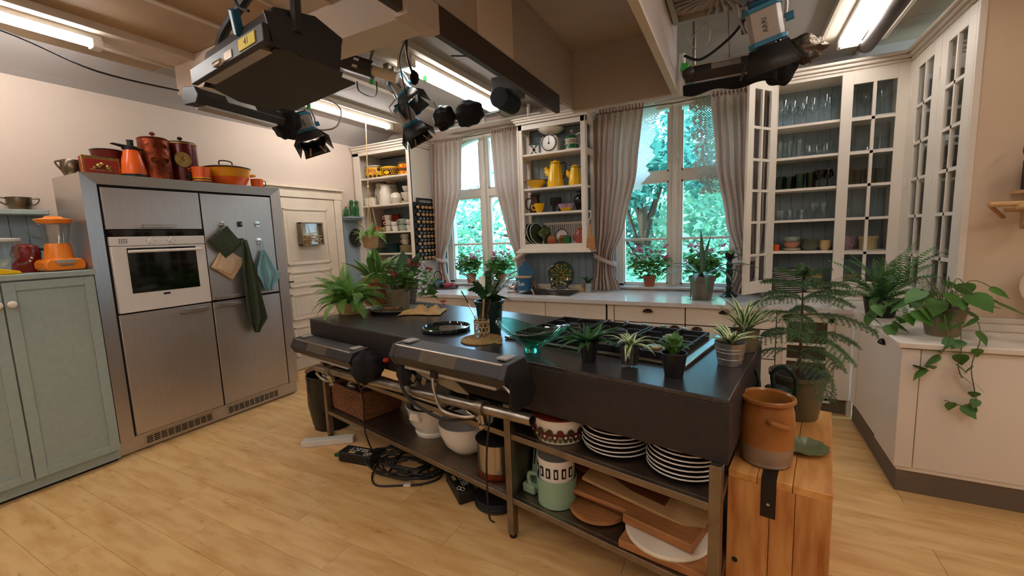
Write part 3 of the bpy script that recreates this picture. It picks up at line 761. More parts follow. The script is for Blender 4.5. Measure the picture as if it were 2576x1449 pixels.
Rr(MB().box(1.205, 1.55, 3.625, 4.6, 2.765, 2.80), 'top_board'); Rr(MB().box(1.205, 1.55, 3.625, 4.58, .887, .93), 'bottom_board')
for z in (2.41, 2.135, 1.86, 1.585, 1.305): Rr(MB().box(1.225, 1.52, 3.65, 4.55, z-.011, z+.011), 'shelf_board')
Rr(MB().box(1.53, 1.55, 3.65, 4.6, .9, 2.79), 'back', 'blue_board', 0)
Rr(MB().box(1.19, 1.21, 4.50, 4.59, .93, 2.77), 'face_stile')
for k, (pz, h, o) in enumerate(((0, .025, .012), (.025, .03, .03), (.055, .025, .05))): Rr(MB().box(1.205-o, 1.55, 3.495, 4.62-o*.2, 2.79+pz, 2.79+pz+h), 'cornice', 'white', .007)
glass_door(rc, .51, .94-.885, 2.765-.885, [z-.885 for z in RW], (1.2-O[0], 4.50-O[1], 0), -PI/2, stile=.115)
glass_door(rc, .47, .94-.885, 2.765-.885, [z-.885 for z in RW], (1.2-O[0], 3.985-O[1], 0), -PI/2, stile=.105)

# ---- peninsula
pe = thing('peninsula_cabinet', 'white boxed-in peninsula cabinet with moulded top under the trailing vine', 'cabinet', (1.9, 3.6, 0))
O = (1.9, 3.6, 0)
Q = lambda mb, nm, m='white', bev=.002: off(mb, O).build(nm, m, pe, bev=bev)
Q(MB().box(.868, 3.19, 3.07, 3.495, .15, .855).box(.868, 1.195, 3.495, 4.10, .15, .855), 'body')
Q(MB().box(.93, 3.19, 3.055, 3.075, .155, .845), 'front_panel', 'white')
Q(MB().box(.846, .925, 3.05, 3.075, .155, .845), 'corner_stile')
Q(MB().box(.847, .868, 3.076, 3.232, .155, .845), 'corner_stile')
dq = Q(MB().box(.85, .868, 3.235, 3.96, .16, .84), 'door'); 
cup_pull(dq, (.85-O[0], 3.40-O[1], .79), -PI/2)
Q(MB().box(.848, .868, 3.97, 4.10, .155, .845), 'side_stile')
Q(MB().box(.86, 3.19, 3.06, 3.495, .13, .155), 'base_strip')
Q(MB().box(.862, 3.19, 3.066, 3.495, 0, .135).box(.862, 1.195, 3.495, 4.10, 0, .135), 'plinth', 'grey_base')
Q(MB().box(.825, 3.19, 3.03, 3.498, .852, .885).box(.825, 1.198, 3.498, 4.08, .852, .885), 'top', 'white', .006)
lr = struct(MB().box(1.21, XR, 3.465, 3.5, .885, .93).box(1.21, XR, 3.48, 3.5, .93, .965).build('trim_8', 'white', smooth=False, bev=.006), 'stepped moulding where the peninsula top meets the wall')

# ================================================================== the island
IR = math.atan2(-.218, .976)
isl = thing('kitchen_island', 'long black stone island with gas hob on a steel frame', 'kitchen island', (0, 1.59, 0), IR)
IT, IB = .96, .72
pts = [(0, 0), (-.066, .938), (-3.03, .96), (-3.006, -.052)]
MB().prism(pts, IT-.02, IT, 'z').build('worktop', 'stone', isl, bev=.004, recalc=True)
MB().prism([(p[0]*.999, p[1]) for p in pts], IB, IT-.02, 'z').build('apron', 'stone_side', isl, bev=.003, recalc=True)
for X0_ in (-.035, -1.005, -2.915):
    for Y in (-.01, .86):
        X = -.14 if X0_ > -.5 and Y > .5 else X0_
        l = MB().box(X-.02, X+.02, Y-.02, Y+.02, .02, IB).build('leg', 'steel_dull', isl, bev=.002)
        MB().cyl((X, Y, 0), (X, Y, .03), .02, n=12).build('foot', 'black', l)
for Y in (-.01, .86):
    MB().box(-2.915, -.035 if Y < .5 else -.14, Y-.015, Y+.015, .54, .57).build('rail', 'steel_dull', isl, bev=.002)
    MB().box(-2.915, -.035 if Y < .5 else -.14, Y-.015, Y+.015, .195, .225).build('rail', 'steel_dull', isl, bev=.002)
for X in (-.035, -1.005, -2.915):
    Xb = -.14 if X > -.5 else X
    for z in (.54, .195): MB().prism([(X-.015, 0), (X+.015, 0), (Xb+.015, .86), (Xb-.015, .86)], z, z+.03, 'z').build('cross_rail', 'steel_dull', isl, recalc=True)
for z in (.565, .22): MB().prism([(-.99, 0), (-.05, 0), (-.15, .86), (-.99, .86)], z, z+.007, 'z').build('shelf_sheet', 'steel_dull', isl, recalc=True)
MB().box(-2.90, -1.02, 0, .86, .22, .227).build('shelf_sheet', 'steel_dull', isl)
MB().box(-2.90, -1.02, .84, .85, .23, .72).build('back_sheet', 'black', isl)
MB().box(-.99, -.15, .84, .85, .23, .72).build('back_sheet', 'black', isl)
MB().box(-1.01, -.995, .0, .85, .23, .72).build('divider_sheet', 'steel_dull', isl)

# ---- gas hob
hb = thing('gas_hob', 'steel framed gas hob with black cast iron pan supports on the island', 'hob', (0, 1.59, IT), IR)
def to_isl(x, y):
    v = Vector((x-0, y-1.59, 0)); return (v.x*math.cos(IR)+v.y*math.sin(IR), -v.x*math.sin(IR)+v.y*math.cos(IR))
X0, X1, Y0, Y1 = -1.245, -.235, .27, .93
MB().box(X0, X1, Y0, Y1, 0, .006).build('tray', 'steel_dull', hb, bev=.002)
MB().box(X1-.035, X1+.005, Y0-.01, Y1, .002, .016).build('side_strip', 'steel', hb, bev=.003)
MB().box(X0-.005, X0+.03, Y0-.01, Y1, .002, .016).build('side_strip', 'steel', hb, bev=.003)
MB().box(X0, X1, Y0-.008, Y0+.02, .002, .014).build('front_strip', 'steel_dull', hb, bev=.003)
nb = 3; wdt = (X1-X0-.09)/nb
for i in range(nb):
    xa = X0+.04+i*wdt
    g = MB()
    for yy in (Y0+.04, Y0+.29, Y0+.54): g.box(xa+.005, xa+wdt-.005, yy-.007, yy+.007, .006, .042)
    for xx in (xa+.012, xa+wdt-.012): g.box(xx-.007, xx+.007, Y0+.04, Y0+.54, .006, .042)
    for yy in (Y0+.165, Y0+.415):
        g.box(xa+.005, xa+wdt*.32, yy-.006, yy+.006, .014, .044); g.box(xa+wdt*.68, xa+wdt-.005, yy-.006, yy+.006, .014, .044)
        xm = xa+wdt/2
        g.box(xm-.006, xm+.006, yy+.05, yy+.12, .014, .044); g.box(xm-.006, xm+.006, yy-.12, yy-.05, .014, .044)
    g.build('pan_support', 'black', hb, smooth=False, bev=.002)
    for yy in (Y0+.165, Y0+.415):
        xm = xa+wdt/2
        bo = MB().lathe([(.062,.004),(.062,.016),(.05,.02),(.05,.024),(.0,.024)], 20, (xm, yy, 0)).build('burner', 'steel_dull', hb)
        MB().lathe([(.038,.022),(.04,.03),(.036,.034),(0,.035)], 20, (xm, yy, 0)).build('burner_cap', 'brass' if i == 2 else 'black', bo)
for i in range(5):
    MB().lathe([(.018,.006),(.018,.012),(.015,.016),(.017,.036),(.0,.038)], 16, (X0+.34+i*.115, Y1-.05, 0)).build('knob', 'chrome', hb)

# ---- pine block beside the island
pb = thing('wooden_chest', 'knotty pine storage block with iron strap standing against the island', 'chest', (.0, 1.80, 0), math.radians(-9))
Wd, Dp, Ht = .335, .84, .6
for i, (a_, b2) in enumerate(((0, .145), (.145, .225), (.225, Wd))):
    MB().box(a_+.0008, b2-.0008, 0, .03, 0, Ht-.032).build('front_plank', 'pine', pb, bev=.002)
for i, (a_, b2) in enumerate(((0, .10), (.10, .215), (.215, Wd))):
    MB().box(a_+.0008, b2-.0008, 0, Dp, Ht-.032, Ht).build('top_plank', 'pine_top', pb, bev=.003)
for i in range(6):
    MB().box(Wd-.03, Wd, .03+i*.135, .164+i*.135, 0, Ht-.032).build('side_plank', 'pine', pb, bev=.002)
    MB().box(0, .03, .03+i*.135, .164+i*.135, 0, Ht-.032).build('side_plank', 'pine', pb, bev=.002)
MB().box(.0, Wd, Dp-.03, Dp-.001, 0, Ht-.033).build('back_panel', 'pine', pb)
st = MB().box(.115, .165, -.003, .11, Ht-.001, Ht+.003).box(.115, .165, -.004, 0, Ht-.155, Ht+.003).build('iron_strap', 'iron_dark', pb, bev=.001)
for p in ((.14, -.004, Ht-.10),): MB().cyl(p, (p[0], p[1]-.003, p[2]), .006, n=10).build('screw', 'steel', st)
MB().cyl((.032, -.0005, .22), (.032, -.0015, .22), .011, n=16).build('bolt_hole', 'black', pb)

# ================================================================== crockery and small things
def turn(name, label, cat, loc, prof, m, group=None, n=24, rz=0, **k):
    o = MB().lathe(prof, n, **k).build(name, m, None, loc, (0, 0, rz), ang=50)
    return tag(o, label, cat, group)
def hollow(r0, r1, h, t=.004, mid=None, foot=.0):
    """open vessel profile: outside up, inside down"""
    o = [(r0*.9, 0), (r0, .003)]
    if mid: o += mid
    o += [(r1, h), (r1-t, h), ]
    if mid: o += [(max(.004, r-t), z) for r, z in reversed(mid)]
    o += [(max(.003, r0-t), t+.004), (0, t+.004)]
    return [(0, 0)]+o
def handle(parent, pts, r, m, name='handle', n=8): return MB().tube(smooth_path(pts), r, n).build(name, m, parent)
def cup(label, loc, m, r=.042, h=.06, rz=0, group=None, hm=None, taper=.75):
    o = turn('coffee_cup', label, 'cup', loc, hollow(r*taper, r, h, .003, [(r*.95, h*.45)]), m, group, 20, rz)
    handle(o, [(r*.9, 0, h*.8), (r*1.45, 0, h*.78), (r*1.5, 0, h*.4), (r*.85, 0, h*.25)], .005, hm or m)
    return o
def plate_prof(r, h=.018): return [(0, 0), (r*.55, 0), (r*.6, .003), (r*.97, h), (r, h), (r*.98, h+.003), (r*.62, .008), (0, .007)]
ORD = ('lowest', 'second-lowest', 'third-lowest', 'fourth-lowest', 'fifth-lowest', 'sixth-lowest', 'seventh-lowest', 'eighth-lowest', 'ninth-lowest', 'tenth-lowest', 'eleventh-lowest', 'twelfth-lowest')
def nth(i, n): return 'topmost ' if i == n-1 else ORD[i]+' '
def plates(n, label, loc, r, h, pitch, m, group, name='dinner_plate', edge=None, cat='plate', jit=.003):
    a = MB().lathe(plate_prof(r, h), 32).mesh(name, m)
    e = MB().lathe([(r*.985, h-.0005), (r*1.003, h-.0005), (r*1.004, h+.003), (r*.985, h+.0045)], 32).mesh('rim', edge) if edge else None
    for i in range(n):
        o = link(name, a, None, (loc[0]+random.uniform(-jit, jit), loc[1]+random.uniform(-jit, jit), loc[2]+i*pitch))
        tag(o, nth(i, n)+label, cat, group)
        if e: link('rim', e, o)

# ---- crockery shelf: top row
t = turn('storage_tin', 'large round yellow and brown biscuit tin with a red name on it', 'tin', (-4.50, 4.62, 2.397), [(0,0),(.135,0),(.137,.004),(.137,.155),(.132,.16),(0,.16)], 'yellow_tin', n=32)
MB().lathe([(.139,.152),(.142,.16),(.142,.178),(.138,.182),(0,.184)], 32).build('lid', 'alu', t)
for k in range(11):
    a_ = -2.6+k*.42
    for z in (.03, .125):
        if z > .1 and -2.1 < a_ < -.9: continue
        MB().cyl((.1362*math.cos(a_), .1362*math.sin(a_), z), (.139*math.cos(a_), .139*math.sin(a_), z), .024, n=14).build('spot', 'brown', t)
text('Jalle', .075, 'ink_red', t, (.055, -.128, .112), (PI/2, 0, math.radians(22)))
for z in (.075, .06): MB().box(.0, .085, -.1385, -.136, z, z+.005).xform(Matrix.Rotation(math.radians(22), 4, 'Z')).build('print_line', 'ink_red', t)
t = turn('storage_tin', 'lower round yellow and brown tin beside the red-lettered tin', 'tin', (-4.215, 4.62, 2.397), [(0,0),(.118,0),(.12,.004),(.12,.12),(0,.122)], 'brown', n=32)
MB().lathe([(.121,.118),(.124,.122),(.124,.138),(.12,.142),(0,.143)], 32).build('lid', 'yellow_tin', t)
for k in range(16):
    for j in range(4):
        a_ = -2.7+k*.2+(.1 if j % 2 else 0)
        if abs(a_+1.35) < .42 and j in (1, 2): continue
        MB().obox((.1203*math.cos(a_), .1203*math.sin(a_), .02+j*.028), (.004, .012, .016), (0, 0, a_)).build('dot', 'yellow_tin', t)
MB().lathe([(0,0),(.038,0),(.038,.004),(0,.004)], 20, sy=.62).xform(Matrix.Translation((.028,-.119,.06))@Matrix.Rotation(math.radians(13),4,'Z')@Matrix.Rotation(PI/2,4,'X')).build('emblem', 'yellow', t)
for k, z in enumerate((2.397, 2.488)):
    t = turn('storage_tin', ('lower' if k == 0 else 'upper')+' of two stacked small orange tins with green lids', 'tin', (-3.955, 4.60, z), [(0,0),(.082,0),(.082,.066),(0,.067)], 'orange', 'small orange tins on the crockery shelf')
    MB().lathe([(.083,.062),(.086,.066),(.086,.082),(.082,.086),(0,.087)], 24).build('lid', 'olive_vase', t)
    for a_ in (-2.2, -1.45, -.7): MB().cyl((.0815*math.cos(a_), .0815*math.sin(a_), .034), (.084*math.cos(a_), .084*math.sin(a_), .034), .02, n=12).build('emblem', 'yellow', t)
# second row: enamel ware
Z = 2.034
def milkcan(label, loc, r, h):
    o = turn('milk_can', label, 'can', loc, [(0,0),(r,0),(r,.006),(r*.98,h*.62),(r*.72,h*.8),(r*.70,h*.92),(r*.78,h*.94),(0,h*.94)], 'cream_enamel', 'enamel milk cans', 28)
    MB().lathe([(r*.8,h*.93),(r*.82,h*.95),(r*.6,h*.99),(.012,h),(.012,h*1.03),(0,h*1.035)], 24).build('lid', 'cream_enamel', o)
    handle(o, [(-r*.8, 0, h*.84), (-r*1.05, -.01, h*.8), (-r*.98, -.02, h*.6)], .004, 'alu')
    handle(o, [(r*.8, 0, h*.84), (r*1.05, -.01, h*.8), (r*.98, -.02, h*.6)], .004, 'alu')
    return o
milkcan('tall cream enamel milk can at the wall end of its shelf', (-4.53, 4.72, Z), .088, .33)
milkcan('tall cream enamel milk can with a white pot on its lid', (-4.34, 4.76, Z), .088, .30)
milkcan('short wide cream enamel milk can in front of the tall ones', (-4.28, 4.56, Z), .094, .27)
o = turn('enamel_pot', 'small white enamel pot perched on a milk can', 'pot', (-4.34, 4.76, Z+.311), hollow(.08, .085, .09), 'cream_enamel')
handle(o, [(-.08, 0, .07), (-.12, 0, .065), (-.08, 0, .03)], .006, 'brown')
MB().lathe([(.0805,.0),(.083,.006),(.083,.016),(.081,.02)], 24).build('band', 'wood', o)
o = turn('enamel_mug', 'large white enamel mug standing in front of the milk cans', 'mug', (-4.53, 4.52, Z), hollow(.082, .082, .105), 'cream_enamel', rz=PI)
handle(o, [(.082, 0, .085), (.125, 0, .08), (.12, 0, .04), (.08, 0, .025)], .006, 'cream_enamel')
handle(o, [(-.08, -.02, .10), (-.04, -.06, .14), (.04, -.05, .15), (.08, 0, .1)], .004, 'black', 'wire_bail')
turn('enamel_bowl', 'white enamel bowl with a dark rim under an upturned bowl', 'bowl', (-4.095, 4.55, Z), hollow(.05, .083, .075, .003, [(.078, .05)]), 'cream_enamel')
o = turn('enamel_bowl', 'upturned white enamel bowl with a dark stripe', 'bowl', (-4.095, 4.55, Z+.077), [(.0,.075),(.035,.074),(.062,.055),(.08,.0),(.077,0),(.06,.05),(0,.068)], 'cream_enamel')
MB().tube(arc((0, -.004, 0), .078, 60, 120, 8, 'yz'), .004).build('stripe', 'black', o)
o = turn('gravy_boat', 'white enamel gravy boat on top of the stacked bowls', 'jug', (-3.925, 4.60, Z+.14), hollow(.05, .075, .085, .003, [(.07, .05)]), 'cream_enamel')
handle(o, [(-.07, 0, .08), (-.11, 0, .095), (-.10, 0, .06)], .004, 'black')
turn('enamel_bowl', 'deep white enamel bowl under the gravy boat', 'bowl', (-3.925, 4.60, Z+.03), hollow(.05, .10, .11, .003, [(.085, .05)]), 'cream_enamel')
turn('enamel_bowl', 'shallow white dish under the deep enamel bowl', 'bowl', (-3.925, 4.58, Z), hollow(.06, .098, .028, .003), 'cream_enamel')
# third row: cups
Z = 1.667
tr = thing('tray', 'dark red rectangular tray leaning behind the coffee cups', 'tray', (-4.45, 4.78, Z), rot=(math.radians(-8), 0, 0))
MB().box(-.16, .16, -.006, .006, 0, .25).build('panel', 'brick_red', tr, bev=.004)
for a_, b_2, c, e in ((-.16, .16, .23, .25), (-.16, .16, 0, .02), (-.16, -.14, 0, .25), (.14, .16, 0, .25)): MB().box(a_, b_2, -.02, .004, c, e).build('rim', 'brick_red', tr, bev=.003)
tag(MB().box(-.07, .07, -.05, .05, 0, .07).build('paper_box', 'brick_red', None, (-4.42, 4.52, Z), bev=.004), 'small dark red carton in front of the red tray', 'box')
for i, (x, z, nm) in enumerate(((-4.27, 0, 'bottom'), (-4.265, .075, 'middle'), (-4.275, .15, 'top'))): cup(nm+' of three stacked grey-beige coffee cups', (x, 4.56, Z+z), 'cream', .05, .075, math.radians(200), 'stacked coffee cups')
for i, (x, z, nm) in enumerate(((-4.13, 0, 'lower'), (-4.14, .06, 'upper'))): cup(nm+' of two striped ribbed cups leaning together', (x, 4.53, Z+z), 'white_china', .047, .068, math.radians(60), 'stacked coffee cups')
for i, (x, y, z, nm) in enumerate(((-4.02, 4.56, 0, 'lower'), (-4.02, 4.56, .082, 'upper'), (-4.0, 4.74, 0, 'rear'))): cup(nm+' pale green coffee cup of the matching three', (x, y, Z+z), 'pale_green', .055, .08, math.radians(195), 'stacked coffee cups', 'white_china')
for i, (x, z, nm) in enumerate(((-3.86, 0, 'lower'), (-3.86, .075, 'upper'))): cup(nm+' of two off-white cups at the open end of the cup shelf', (x, 4.52, Z+z), 'white_china', .047, .072, math.radians(190), 'stacked coffee cups')
# fourth row: plates
Z = 1.372
plates(6, 'green-grey side plate at the bottom of the mixed pile on the crockery shelf', (-4.50, 4.62, Z), .115, .012, .011, 'stone_plate', 'green-grey plates')
plates(6, 'tan side plate on top of the green-grey ones on the crockery shelf', (-4.50, 4.62, Z+.068), .105, .012, .011, 'tan_plate', 'tan plates on the green-grey pile')
plates(10, 'dark blue-green side plate in the middle pile of the crockery shelf', (-4.24, 4.60, Z), .13, .014, .0125, 'blue_green_plate', 'blue-green plates')
plates(8, 'mustard-rimmed side plate under two cups on the crockery shelf', (-3.98, 4.58, Z), .105, .013, .012, 'tan_plate', 'mustard plates')
for k in range(2): cup(('lower', 'upper')[k]+' of two cream cups standing on the mustard plates', (-3.99, 4.56, Z+.108+k*.072), 'cream', .05, .072, math.radians(190), 'cups on the mustard plates')
# bottle and pepper mills on the ledge
turn('green_bottle', 'squat dark green glass bottle on the blue ledge', 'bottle', (-4.67, 4.19, 1.885), [(0,0),(.03,0),(.032,.006),(.032,.085),(.028,.098),(.01,.106),(.009,.122),(.013,.124),(.013,.130),(0,.130)], 'green_bottle')
for k, y in enumerate((4.285, 4.37)):
    o = turn('pepper_mill', ('green turned wooden pepper mill next to the squat bottle', 'green turned wooden pepper mill at the far end of the ledge')[k], 'pepper mill', (-4.66, y, 1.885), [(0,0),(.031,0),(.031,.02),(.022,.03),(.028,.05),(.022,.062),(.026,.075),(.03,.11),(.02,.15),(.018,.165),(0,.166)], 'green_paint', 'green pepper mills')
    MB().lathe([(.02,.165),(.024,.17),(.028,.19),(.026,.21),(.016,.22),(.006,.225),(0,.227)], 20).build('head', 'green_paint', o)
# cork display box on the door
cb = thing('cork_box', 'glass-fronted wooden box of wine corks hung on the white door', 'display box', (XL+.045, 3.60, 1.66))
MB().box(0, .004, -.15, .15, -.13, .13).build('back', 'cream', cb)
for a_, b_2, c, e in ((-.155, .155, .125, .14), (-.155, .155, -.14, -.125), (-.155, -.14, -.14, .14), (.14, .155, -.14, .14)): MB().box(0, .075, a_, b_2, c, e).build('frame', 'tin_pot', cb, bev=.002)
MB().box(.068, .07, -.142, .142, -.127, .127).build('pane', 'cab_glass', cb)
ck = MB().cyl((-.02, 0, 0), (.02, 0, 0), .011, n=10).mesh('wine_cork', 'cork')
rr = random.Random(5)
for k in range(46):
    z = -.113+.021*(k//9); 
    yy = -.125+.031*(k % 9)+rr.uniform(-.004, .004)
    if z > -.07 and rr.random() < .3: continue
    o = link('wine_cork', ck, None, (XL+.045+rr.uniform(.022, .05), 3.60+yy, 1.66+z+rr.uniform(0, .004)), (rr.uniform(-.4, .4), rr.uniform(-.3, .3), PI/2+rr.uniform(-.6, .6)))
    tag(o, 'wine cork lying in the glass-fronted box on the door', 'cork', 'corks in the display box')

# ---- hanging cabinet
Z = 2.47
o = thing('patterned_box', 'small square box with green and white star pattern', 'box', (-2.10, 4.72, Z), math.radians(20))
MB().box(-.055, .055, -.055, .055, 0, .105).build('body', 'white_china', o, bev=.004)
MB().box(-.057, .057, -.057, .057, .105, .122).build('lid', 'blue_green_plate', o, bev=.003)
for pl in ([(-.05,.005),(-.02,.005),(0,.045)], [(.05,.005),(.02,.005),(0,.045)], [(-.05,.10),(-.02,.10),(0,.06)], [(.05,.10),(.02,.10),(0,.06)]): MB().prism(pl, -.0565, -.055).build('star_ray', 'blue_green_plate', o, recalc=True)
MB().cyl((0, -.0575, .052), (0, -.055, .052), .018, n=16).build('star_centre', 'brown', o)
o = thing('kitchen_scale', 'white kitchen scale with round dial and shallow weighing dish', 'scale', (-1.89, 4.73, Z))
MB().prism([(-.10, 0), (.10, 0), (.105, .02), (.10, .15), (.075, .185), (-.075, .185), (-.10, .15), (-.105, .02)], -.065, .065).build('body', 'cream_enamel', o, bev=.014)
MB().cyl((0, -.074, .105), (0, -.064, .105), .085, n=36).build('dial', 'white_china', o)
MB().tube(arc((0, -.074, .105), .085, 0, 360, 36)[:-1], .005, closed=True).build('dial_rim', 'ink_black', o)
for k in range(24):
    a_ = k*PI/12; rI = .06 if k % 2 == 0 else .068
    MB().obox((math.sin(a_)*(rI+.076)/2, -.0746, .105+math.cos(a_)*(rI+.076)/2), (.003, .001, .076-rI), (0, a_, 0)).build('tick', 'ink_black', o)
MB().obox((0, -.0755, .13), (.006, .001, .075)).obox((0, -.0755, .102), (.02, .001, .02), (0, PI/4, 0)).build('pointer', 'ink_black', o)
MB().cyl((0, 0, .18), (0, 0, .215), .03, n=16).build('stem', 'cream_enamel', o)
MB().lathe([(0,.212),(.07,.214),(.13,.245),(.15,.268),(.147,.27),(.125,.25),(.07,.22),(0,.218)], 36).build('weighing_dish', 'cream_enamel', o)
o = turn('soda_siphon', 'basket-woven green and cream siphon jug with metal spout', 'jug', (-1.64, 4.72, Z), [(0,0),(.078,0),(.08,.01),(.074,.06),(.066,.13),(.05,.155),(.03,.165),(0,.166)], 'green_paint')
MB().lathe([(.079,.062),(.079,.118),(.074,.122),(.074,.06)], 28, ripple=(14, .02)).build('woven_band', 'cream', o)
for k in range(11): MB().obox((.081*math.cos(-2.8+k*.25), .081*math.sin(-2.8+k*.25), .09), (.003, .006, .045), (0, 0, -2.8+k*.25)).build('weave_strip', 'brown', o)
MB().lathe([(.083,0),(.085,.006),(.08,.014)], 28).build('base_ring', 'cream', o)
handle(o, [(.05, 0, .165), (.10, 0, .175), (.115, 0, .12), (.10, 0, .03), (.078, 0, .015)], .007, 'cream')
MB().lathe([(.022,.165),(.02,.18),(.012,.19),(.02,.205),(.018,.22),(0,.228)], 18).build('spout_top', 'chrome', o)
# yellow enamel
Z = 2.082
o = turn('colander', 'yellow enamel colander with dark handles', 'colander', (-2.09, 4.73, Z), [(0,.018),(.05,.018),(.055,0),(.062,0),(.06,.018),(.10,.05),(.122,.092),(.13,.094),(.13,.098),(.12,.096),(.095,.055),(.05,.024),(0,.024)], 'yellow', n=30)
for s in (-1, 1): handle(o, [(s*.12, -.02, .09), (s*.16, -.012, .095), (s*.16, .012, .095), (s*.12, .02, .09)], .006, 'black')
MB().tube(arc((0, 0, .097), .129, 0, 360, 30, 'xy')[:-1], .003, closed=True).build('rim', 'ink_black', o)
def coffeepot(label, loc, r, h):
    o = turn('coffee_pot', label, 'coffee pot', loc, [(0,0),(r,0),(r*1.02,.006),(r*.98,h*.22),(r*.66,h*.82),(r*.64,h*.86),(0,h*.86)], 'yellow', 'yellow enamel coffee pots', 30)
    MB().lathe([(r*.68,h*.855),(r*.69,h*.875),(r*.5,h*.94),(.014,h*.965),(.012,h*.985),(.006,h),(0,h)], 26).build('lid', 'yellow', o)
    MB().tube(smooth_path([(-r*.75, 0, h*.45), (-r*1.05, 0, h*.6), (-r*1.28, 0, h*.76)]), [.034*r/.085*1.0]*6+[.03*r/.085]*3+[.018*r/.085]*4, 10).build('spout', 'yellow', o)
    handle(o, [(r*.62, 0, h*.84), (r*1.25, 0, h*.86), (r*1.3, 0, h*.62), (r*1.0, 0, h*.34), (r*.92, 0, h*.3)], .006*r/.085, 'ink_black')
    MB().tube(arc((0, 0, h*.857), r*.67, 0, 360, 28, 'xy')[:-1], .0025, closed=True).build('rim', 'ink_black', o)
coffeepot('tall yellow enamel coffee pot with long spout', (-1.845, 4.73, Z), .095, .31)
coffeepot('smaller yellow enamel coffee pot near the cabinet post', (-1.61, 4.73, Z), .076, .235)
# mixed third shelf
Z = 1.802
o = turn('pitcher', 'dark brown glazed pitcher with big handle', 'jug', (-2.13, 4.76, Z), [(0,0),(.06,0),(.075,.03),(.07,.09),(.05,.15),(.055,.2),(.058,.215),(.052,.215),(.045,.15),(0,.14)], 'brown')
handle(o, [(-.045, 0, .17), (-.11, 0, .175), (-.115, 0, .08), (-.068, 0, .04)], .008, 'brown')
o = turn('tea_cup', 'yellow pottery cup standing in front of the brown pitcher', 'cup', (-2.03, 4.66, Z), hollow(.03, .065, .105, .004, [(.05, .05)]), 'tan_plate'); o.data.materials[0] = MAT['yellow']
handle(o, [(-.058, 0, .085), (-.10, 0, .08), (-.08, 0, .035), (-.045, 0, .035)], .006, 'yellow')
o = turn('pedestal_pot', 'black pot raised on three straight legs', 'pot', (-1.855, 4.74, Z), [(0,.075),(.06,.075),(.066,.08),(.068,.165),(.062,.165),(.058,.09),(0,.085)], 'iron_dark')
for k in range(3):
    a_ = k*2.094+.5; MB().box(-.012, .012, -.008, .008, 0, .08).xform(Matrix.Translation((.042*math.cos(a_), .042*math.sin(a_), 0))@Matrix.Rotation(a_, 4, 'Z')).build('leg', 'iron_dark', o)
o = turn('pottery_bowl', 'white pottery bowl with yellow and violet glaze splashes', 'bowl', (-1.70, 4.66, Z), hollow(.045, .092, .08, .004, [(.078, .035)]), 'white_china')
MB().lathe([(.0775,.032),(.0935,.0795),(.0915,.0805),(.076,.034)], 30).build('glaze_band', 'purple_bowl', o)
MB().lathe([(.046,.001),(.0788,.034),(.0785,.037),(.045,.003)], 30).build('glaze_foot', 'yellow', o)
turn('dark_vase', 'black bulbous vase half hidden by the cabinet post', 'vase', (-1.555, 4.74, Z), [(0,0),(.045,0),(.06,.06),(.078,.11),(.07,.15),(.04,.175),(.035,.2),(.045,.215),(0,.21)], 'black_glass')
# bottom shelf
Z = 1.437
for k in range(3):
    o = tag(MB().lathe(plate_prof(.125, .016), 32).build('dinner_plate', 'green_china', None, (-2.19+k*.045, 4.72-k*.005, Z+.122), (0, math.radians(78), math.radians(-18))), 'dark green dinner plate standing on edge in the plate rack', 'plate', 'plates standing on edge')
    MB().tube(arc((0, 0, .017), .124, 0, 360, 32, 'xy')[:-1], .003, closed=True).build('rim', 'white_china' if k else 'cream', o)
o = tag(MB().lathe(plate_prof(.10, .014), 32).build('side_plate', 'stone_plate', None, (-2.02, 4.80, Z+.104), (math.radians(80), 0, math.radians(-14))), 'grey-green side plate leaning behind the olive vase', 'plate')
turn('olive_vase', 'glossy olive green vase with flaring foot and wide shoulder', 'vase', (-1.99, 4.69, Z), [(0,0),(.05,0),(.045,.012),(.02,.04),(.025,.07),(.085,.11),(.09,.135),(.05,.165),(.02,.18),(.02,.2),(.026,.215),(.018,.222),(0,.222)], 'olive_vase')
o = tag(MB().lathe(plate_prof(.085, .014), 32).build('saucer', 'white_china', None, (-1.82, 4.83, Z+.09), (math.radians(80), 0, 0)), 'cream plate with patterned rim leaning on the plate rack', 'plate')
MB().lathe([(.066,.0115),(.082,.0165),(.08,.018),(.066,.013)], 32).build('rim_pattern', 'stone_plate', o)
for k, (x, y) in enumerate(((-1.88, 4.66), (-1.76, 4.72))):
    turn('painted_pot', ('round pot painted with red flowers beside the olive vase', 'round pot painted with red flowers behind the green mug')[k], 'pot', (x, y, Z), [(0,0),(.04,0),(.056,.03),(.056,.06),(.04,.09),(.042,.096),(.036,.096),(.03,.08),(0,.07)], 'multicol', 'painted pots')
o = turn('enamel_mug', 'green enamel mug on the bottom shelf of the wall cabinet', 'mug', (-1.695, 4.66, Z), hollow(.045, .045, .08), 'green_paint')
handle(o, [(-.045, 0, .065), (-.075, 0, .06), (-.07, 0, .025), (-.044, 0, .02)], .005, 'green_paint')
turn('round_vase', 'strawberry pink and green glazed round vase', 'vase', (-1.55, 4.69, Z), [(0,0),(.045,0),(.07,.05),(.072,.09),(.05,.135),(.03,.15),(.035,.165),(0,.16)], 'strawberry')
